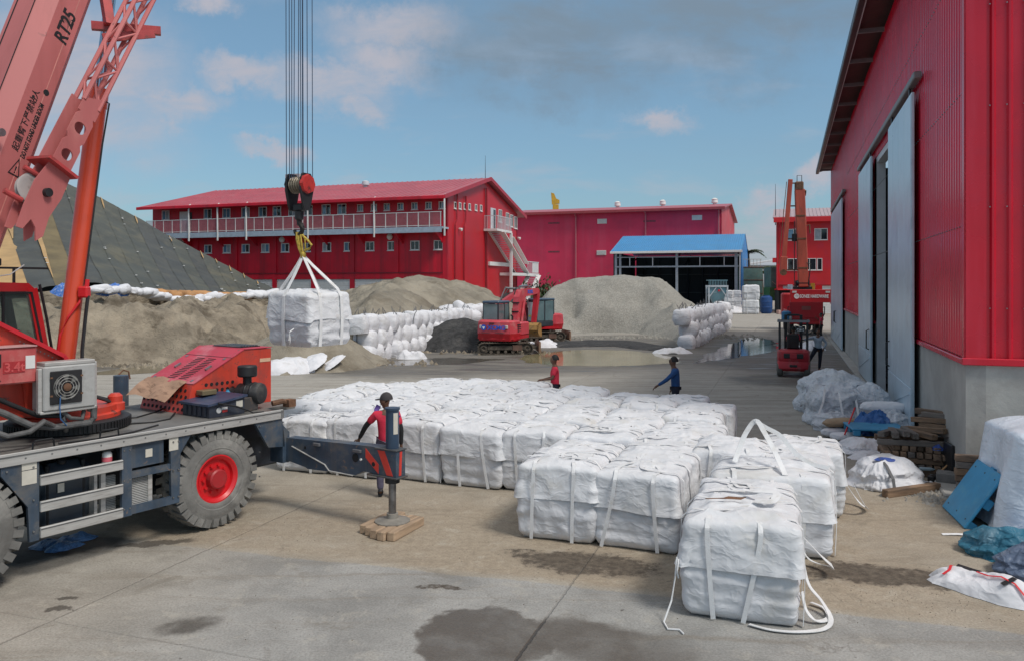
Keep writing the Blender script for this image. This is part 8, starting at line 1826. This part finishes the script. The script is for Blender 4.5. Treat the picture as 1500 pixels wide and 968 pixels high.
slack_bag((9.2, 22.8), .95, 1.2, .98, 201, 'broad flattened heap of pale folded bags, the back of the pile', ANG, group=P1)
slack_bag((8.5, 20.8), .72, .78, .92, 202, 'tall crumpled grey white bags at the front left of the pile', ANG + .2, group=P1)
slack_bag((9.35, 20.9), .55, .62, .86, 203, 'crumpled pale bags with a hanging fold beside the near sliding door', ANG - .2, group=P1)
slack_bag((7.95, 19.8), .36, .36, .40, 204, 'small crumpled white bag at the foot of the pile', .4, group=P1, nu=80)
for k in range(3):
    m = MB(); x = 7.85 + .36 * k; rr_ = random.Random(k + 4); pts = [(x + .35, 20.8 + .1 * k, .98), (x + .16, 20.4, .92), (x + .02 + rr_.uniform(-.1, .1), 20.02, .66), (x - .06 + rr_.uniform(-.2, .2), 19.86, .34), (x + rr_.uniform(-.25, .25), 19.82, .06)]; m.strip(pts, [(-.2, -1, .3)] * 5, .05, .008); single(m, 'loose_strap', webW, '%s webbing strap from the left hanging down the front of the bag pile' % ordw[k], 'strap', 'straps hanging from the bag pile', 0)
def sack(c, a, b, h, seed, mat, rz, label, z=0.0): o = link('filled_sack', lump(a, b, h, seed, 26, 14, .10, .8).mesh('filled_sack', mat, 70)); o.location = (c[0], c[1], z); o.rotation_euler = (0, 0, rz); return tag(o, label, 'sack')
tanS = M('tan_sack', (.34, .24, .15), .8, var=.15, vs=3, bump=.4)
sack((9.15, 19.55), .55, .26, .15, 1, bagS, -.3, 'plump white sack lying on top between the bag pile and door', .46); crump('folded_bags', bagF, (9.15, 19.5), .6, .4, .50, 214, 'crumpled bags under the plump white sack', 'bags', .1, group=P1)
sack((7.75, 19.0), .44, .22, .12, 2, bagS, .5, 'white sack at the left foot of the pile'); sack((7.9, 19.1), .48, .24, .10, 3, tanS, .35, 'tan paper sack lying on the white sack', .22); sack((7.75, 18.45), .36, .22, .10, 4, bagS, -.2, 'white sack left of the flat blue pallet'); sack((8.05, 18.0), .22, .14, .07, 5, M('orange_box', (.42, .20, .06), .7), .2, 'small orange packet under the blue pallet edge', .05)
crump('blue_tarp', blueT, (8.55, 18.75), .55, .42, .62, 205, 'crumpled dark blue tarpaulin behind the flat blue pallet', 'tarpaulin', .1, .05)
slack_bag((9.0, 18.9), .40, .42, .56, 206, 'white folded cloth right of the crumpled blue tarpaulin', .6, group=P1, nu=80)
m = MB(); m.tube([(7.62, 18.25, .18), (8.05, 18.7, .72)], .018, 7); single(m, 'red_pole', brightR, 'thin red pole leaning across the sacks beside the blue pallet', 'pole')
slack_bag((7.6, 17.2), .52, .46, .26, 207, 'flat crumpled white bag beyond the round folded bag', .3, 0, bagS, .6, 'crumpled_bag', 'bag'); crump('crumpled_sheet', bagS, (7.55, 16.5), .55, .30, .16, 208, 'low white sheet just behind the round folded bag', 'sheet', -.2); crump('crumpled_sheet', bagF, (7.15, 17.75), .45, .28, .10, 209, 'thin grey sheet lying at the left edge of the clutter', 'sheet', .5)
def pallet(label, loc, mt, size=(1.2, .95), feet=((-.5, .45), (-.5, -.0), (-.5, -.42), (.5, .42), (.5, 0), (.5, -.42), (0, .42), (0, 0), (0, -.42)), slots=()):
    t = thing('pallet', label, 'pallet', (0, 0, 0)); RM[t.name] = Matrix.Identity(4)
    part(MB().span((-size[0] / 2, -size[1] / 2, .11), (size[0] / 2, size[1] / 2, .15), .012), 'deck', bluep, t)
    for x, y in feet: part(MB().span((x - .07, y - .08, 0), (x + .07, y + .08, .11), .008), 'foot', bluep, t)
    for x in (-.45, 0, .45):
        for y in (-.36, .36): part(MB().span((x - .02, y - .012, .148), (x + .02, y + .012, .152)), 'slot', M('slot_dark', (.03, .05, .06), .7), t, 0)
    t.matrix_world = mt; return t
# leaning pallet: bottom edge on the ground, top against the sheeted stack
b0, b1 = gnd(1379, 742), gnd(1412, 775); up = Vector((.50, .02, .74)).normalized(); ux = (b1 - b0).normalized(); ud = (up - ux * up.dot(ux)).normalized(); nrm = ux.cross(ud)
if nrm.x > 0: ux = -ux; nrm = ux.cross(ud)
mt = Matrix((ux, ud, nrm)).transposed().to_4x4(); mt.translation = (b0 + b1) / 2 + ud * .475 + Vector((0, 0, .02)) - nrm * .15
pallet('bright blue pallet leaning on its edge against the sheeted stack', None, mt)
mt = Matrix.Rotation(ANG + .15, 4, 'Z'); mt.translation = Vector((8.28, 18.15, .24)); pallet('flat blue pallet lying on the clutter beside the timber stack', None, mt)
# folded bag with a dark strap
slack_bag((6.72, 14.35), .56, .48, .46, 221, 'round folded white bag with a dark strap in front of the timbers', .1, 0, bagS, .62, 'folded_bag', 'bag')
m = MB(); m.strip([(6.60, 14.3, .50), (6.58, 14.0, .42), (6.60, 13.80, .24), (6.60, 13.73, .02)], [(0, -1, .8), (0, -1, .7), (0, -1, .3), (0, -1, .1)], .05, .012); single(m, 'dark_strap', webD, 'dark strap running down the front of the round folded bag', 'strap', smooth=0)
crump('blue_rag', M('blue_rag', (.04, .09, .35), .6, var=.3, vs=5), (6.72, 14.25), .22, .10, .07, 223, 'blue rag lying on the round folded bag', 'rag', -.1, .46, 18); crump('white_rag', bagS, (7.5, 14.35), .14, .1, .1, 224, 'small pale rag right of the round folded bag', 'rag', .3, 0, 14)
# timbers
rr = random.Random(31); TB = 'timbers stacked against the warehouse wall'; nt = [0]
woods = [wood, M('brown_timber', (.21, .135, .085), .85, var=.35, vs=3, bump=.5, bs=10, dirt=((.08, .06, .05), .7, 4), stretch=(.4, 3, 3)), M('grey_timber', (.16, .14, .125), .9, var=.3, vs=3, bump=.5, bs=10, dirt=((.07, .06, .05), .7, 4), stretch=(.4, 3, 3))]
tmesh = [MB().box((0, 0, 0), (1, .115, .105), None, .008).mesh('timber', w, 30) for w in woods]
TBASE = Vector((7.12, 15.15, 0))
def timber(r, u, z, ang, ln, label, tilt=0.0, roll=0.0, group=TB):
    o = link('timber', tmesh[rr.randrange(3)]); o.location = TBASE + RA * r + UA * u + Vector((0, 0, z)); o.rotation_euler = (roll, tilt, ANG + ang); o.scale = (ln, rr.uniform(.9, 1.1), rr.uniform(.92, 1.05)); nt[0] += 1; return tag(o, label, 'timber', group)
H2 = math.pi / 2
for k in range(4): timber(.55, .05 + k * .42, .055, 0, 1.25, '%s crosswise timber of the bottom layer, counted from the front' % ordw[k])
for k in range(8): timber(.06 + k * .135, .55, .165, H2, rr.uniform(1.0, 1.25), '%s timber end from the left in the second layer of the stack' % ordw[k])
for k in range(3): timber(.55, .1 + k * .5, .275, 0, 1.2, '%s crosswise timber of the third layer, counted from the front' % ordw[k])
for k in range(8): timber(.02 + k * .14, .55 + rr.uniform(-.06, .06), .385, H2, rr.uniform(.95, 1.2), '%s timber end from the left in the fourth layer of the stack' % ordw[k])
for k in range(7): timber(.20 + k * .135, .6 + rr.uniform(-.06, .06), .495, H2, rr.uniform(.9, 1.1), '%s timber end from the left in the fifth layer of the stack' % ordw[k])
for k in range(2): timber(.5, .15 + k * .5, .60, .05, 1.3, '%s long dark timber lying across the fifth layer' % ordw[k])
tops = [(.05, .45, .72, 1.2, .75), (.18, .5, .72, 1.55, .9), (.32, .45, .74, 1.62, 1.0), (.46, .5, .74, 1.7, .9), (.62, .5, .73, 2.05, .95), (.75, .55, .80, 2.2, .95), (.9, .55, .75, 2.15, 1.0), (1.0, .6, .86, 2.25, .9), (.9, .72, .96, 2.3, .95), (1.02, .78, .98, 2.3, .9), (1.08, .66, 1.06, 2.35, .9), (.98, .9, 1.08, 2.3, .9)]
for k, (r, u, z, a, l) in enumerate(tops): timber(r, u, z, a, l, '%s loose timber from the left on top of the stack' % ordw[k], tilt=rr.uniform(.0, .12))
b0, b1 = gnd(1296, 728), gnd(1374, 717); m = MB(); m.box((0, 0, .065), ((b1 - b0).length, .13, .13), None, .01); o = link('timber', m.mesh('timber', woods[1], 30)); o.location = (b0 + b1) / 2; o.rotation_euler = (0, 0, math.atan2((b1 - b0).y, (b1 - b0).x)); tag(o, 'single squared timber lying in front of the round folded bag', 'timber')
o = link('timber', tmesh[2]); o.location = (b0 + b1) / 2 + Vector((.1, .14, .055)); o.rotation_euler = (0, 0, math.atan2((b1 - b0).y, (b1 - b0).x) + .08); o.scale = (.95, .9, 1); tag(o, 'greyer timber tucked behind the single front timber', 'timber')
for k in range(7):
    o = link('plank', tmesh[k % 3]); o.location = Vector((7.56, 13.20, .06 + .112 * k)); o.rotation_euler = (0, 0, ANG + rr.uniform(-.16, .16)); o.scale = (.34 + rr.uniform(0, .06), 1.2, 1); tag(o, 'plank %s in the low stack between the sheeted stack and wall corner' % ('at the bottom', 'second from the ground', 'third from the ground', 'fourth from the ground', 'third from the top', 'second from the top', 'on top')[k], 'plank', 'planks at the wall corner')
hm = thing('sledgehammer', 'sledgehammer with a pale wooden handle propped beside the timber stack', 'hammer', (7.72, 14.55, 0))
part(MB().cyl((.0, 0, .10), (.52, .18, .44), .018, .016, 8), 'handle', M('handle_wood', (.40, .22, .10), .6), hm); part(MB().box((-.02, -.02, .08), (.26, .12, .12), Matrix.Rotation(.5, 3, 'Z'), .02), 'head', black, hm)
m = MB(); m.lathe([(0, 0), (.035, .005), (.037, .03), (.034, .15), (.036, .2), (.014, .25), (.014, .28)], (7.62, 14.92, .165), (1, -.25, 0), 14); bt_ = thing('bottle', 'clear plastic water bottle with a blue cap lying on a timber', 'bottle', (7.62, 14.92, .13)); part(m, 'body', M('bottle_clear', (.30, .38, .42), .15, var=.1), bt_, world=True); m = MB(); m.lathe([(.017, 0), (.017, .03), (0, .032)], Vector((7.62, 14.92, .165)) + Vector((1, -.25, 0)).normalized() * .28, (1, -.25, 0), 10); part(m, 'cap', M('cap_cyan', (.05, .30, .60), .4), bt_, world=True)
single(MB().box((8.02, 14.62, .35), (.06, .5, .70), ANG + .1, .01), 'dark_board', blackm, 'dark board standing upright against the wall beside the hammer', 'board'); single(MB().box((7.9, 14.3, .12), (.5, .3, .24), ANG - .2, .02), 'stone_block', M('stone_grey', (.16, .155, .15), .9, var=.3, bump=.5), 'rough grey block at the wall corner beside the hammer', 'block')
crump('blue_rag', M('blue_rag', (.04, .09, .35), .6, var=.3, vs=5), (8.0, 15.0), .12, .12, .12, 225, 'dark blue rag on the end of the timber stack by the wall', 'rag', 0, .50, 14)
# sheeted stack at the right edge
def sheeted_stack():
    o = Vector((7.19, 11.37, 0)); a, b = 1.55, .82; c = o + RA * a + UA * b; m = MB(); nu, nv = 170, 46
    def fn(i, j):
        s = i / nu; f = j / (nv - 1); p, n, lf = ring(s, a, b, .12); h = 1.52 + .30 * (p.x + a) / (2 * a) + .05 * nz((p.x, p.y, 0), 1.5, 3)
        if f < .62:
            k = f / .62; per = s * 9.5; fold = (.10 * ridge((per * 1.0 + k * .5, k * .5, 0), 1.0, 5) + .055 * ridge((per * 2.6 - k * .8, k * .6, 2), 1.0, 9) + .025 * ridge((per * 5.2 + k, k * 2.2, 4), 1.0, 3)) * (1.1 - .85 * k) + .05 * nz((per, k * 2, 0), 1.0, 2); out = .24 * (1 - k) ** 1.4
            return p + n * (fold + out) + Vector((0, 0, max(.0, (h - .10) * k + (.03 * nz((per, 0, 0), 2.0, 4) + .03) * (1 - k))))
        k = (f - .62) / .38; q = p * (1 - k * .98); e = math.sin(min(1, k * 3) * 1.57)
        return q + Vector((0, 0, h - .10 + .12 * e + .05 * nz((q.x, q.y, 0), 1.6, 8) * k + .025 * ridge((q.x, q.y, 0), 2.2, 7) * k))
    m.grid(nu, nv, fn, True); ob = link('sheeted_stack', m.mesh('sheeted_stack', whT, 75)); ob.location = c; ob.rotation_euler = (0, 0, ANG); tag(ob, 'tall stack wrapped in pale bluish white sheeting at the right edge', 'covered stack')
sheeted_stack()
slack_bag((6.62, 10.58), .52, .36, .32, 231, 'crumpled teal tarpaulin on the ground below the sheeted stack', -.5, 0, tealT, .6, 'teal_tarp', 'tarpaulin'); crump('blue_tarp', blueT, (7.0, 10.95), .55, .22, .22, 234, 'strip of dark blue tarpaulin along the foot of the sheeted stack', 'tarpaulin', -.35, n=34); slack_bag((6.55, 9.85), .46, .34, .32, 232, 'crumpled grey blue tarpaulin at the lower right corner', -.7, 0, greyT, .55, 'grey_tarp', 'tarpaulin')
s0, s1 = gnd(1392, 852), gnd(1502, 884)
ps = thing('printed_sack', 'flattened white sack printed with red lines and black lettering, lower right', 'sack', (s0 + s1) / 2, math.atan2((s1 - s0).y, (s1 - s0).x)); ml = crumple_sheet(.66, .27, .27, 240, 60, 34, 1.4, .14, 1.3)
link('sack_body', ml.mesh('sack_body', bagS, 75), ps)
def on_sack(pts, w, mat, name):
    def hz(x, y): return max((p.z for p in ml.v if (p.x - x) ** 2 + (p.y - y) ** 2 < .0016), default=.03)
    m = MB(); m.strip([(x, y, hz(x, y) + .006) for x, y in pts], [(0, -.3, 1)] * len(pts), w, .003); part(m, name, mat, ps, 0)
on_sack([(-.42, -.16), (-.40, -.04), (-.44, .08), (-.46, .16)], .03, redink, 'red_line'); on_sack([(-.10, -.02), (.05, -.08), (.2, -.10), (.35, -.12), (.5, -.16)], .022, redink, 'red_line'); on_sack([(-.40, .15), (-.25, .16), (-.1, .15), (.05, .13)], .06, ink, 'black_print'); on_sack([(.24, -.18), (.30, -.10), (.32, -.04)], .06, ink, 'black_print')
m = MB(); g0, g1 = gnd(1380, 783), gnd(1452, 789); m.strip([g0 + Vector((0, 0, .01)), g0.lerp(g1, .35) + Vector((0, .04, .02)), g0.lerp(g1, .7) + Vector((0, .05, .02)), g1 + Vector((0, 0, .03)), g1 + Vector((.1, -.12, .10)), g1 + Vector((.18, -.25, .16))], [(0, -.2, 1)] * 6, .05, .006); single(m, 'white_strap', webW, 'white strap trailing over the concrete from the sheeted stack', 'strap', smooth=0)
single(crumple_sheet(.12, .07, .05, 250, 12, 12), 'paper_scrap', bagS, 'small scrap of white sheet left of the printed sack', 'scrap', loc=gnd(1385, 848))
# sacks in the doorway, rod against the wall
base = Vector((13.35, 28.6, .08))
for k in range(7):
    o = link('filled_sack', lump(.40, .27, .075, 300 + k % 3, 22, 10, .08, .8).mesh('filled_sack', M('cement_sack', (.50, .52, .55), .7, var=.12, vs=4, bump=.3), 60)); o.location = base + RA * rr.uniform(-.03, .03) + Vector((0, 0, k * .125)); o.rotation_euler = (0, 0, ANG + rr.uniform(-.08, .08)); tag(o, 'white sack %s of the pile in the open warehouse doorway' % ('at the bottom', 'second from the floor', 'third from the floor', 'in the middle', 'third from the top', 'second from the top', 'on top')[k], 'sack', 'sacks piled in the doorway')
q = gnd(1258, 540); m = MB(); m.tube([q + Vector((0, 0, .05)), q + Vector((.5, .2, 1.6))], .03, 6); m.tube([q + Vector((-.2, -.1, .03)), q + Vector((.1, .05, .05)), q + Vector((.25, .1, .3))], .025, 6); single(m, 'hand_trolley', steel, 'thin steel hand trolley leaning against the warehouse kerb', 'trolley')
# blue plastic bags in the oil under the crane
for k, (x, y, a, b) in enumerate([(75, 800, .27, .17), (112, 790, .25, .14), (95, 802, .25, .13)]):
    p = gnd(x, y); crump('blue_plastic_bag', cloth_mat('blue_film', (.10, .22, .46), .35, .6, dirt=((.02, .02, .03), .8, 5), scale=2.0), (p.x, p.y), a, b, .10, 260 + k, ['leftmost blue plastic bag on the oil stain under the crane', 'blue plastic bag behind the other two under the crane', 'nearest blue plastic bag on the oil stain under the crane'][k], 'plastic bag', .5 * k, n=26)
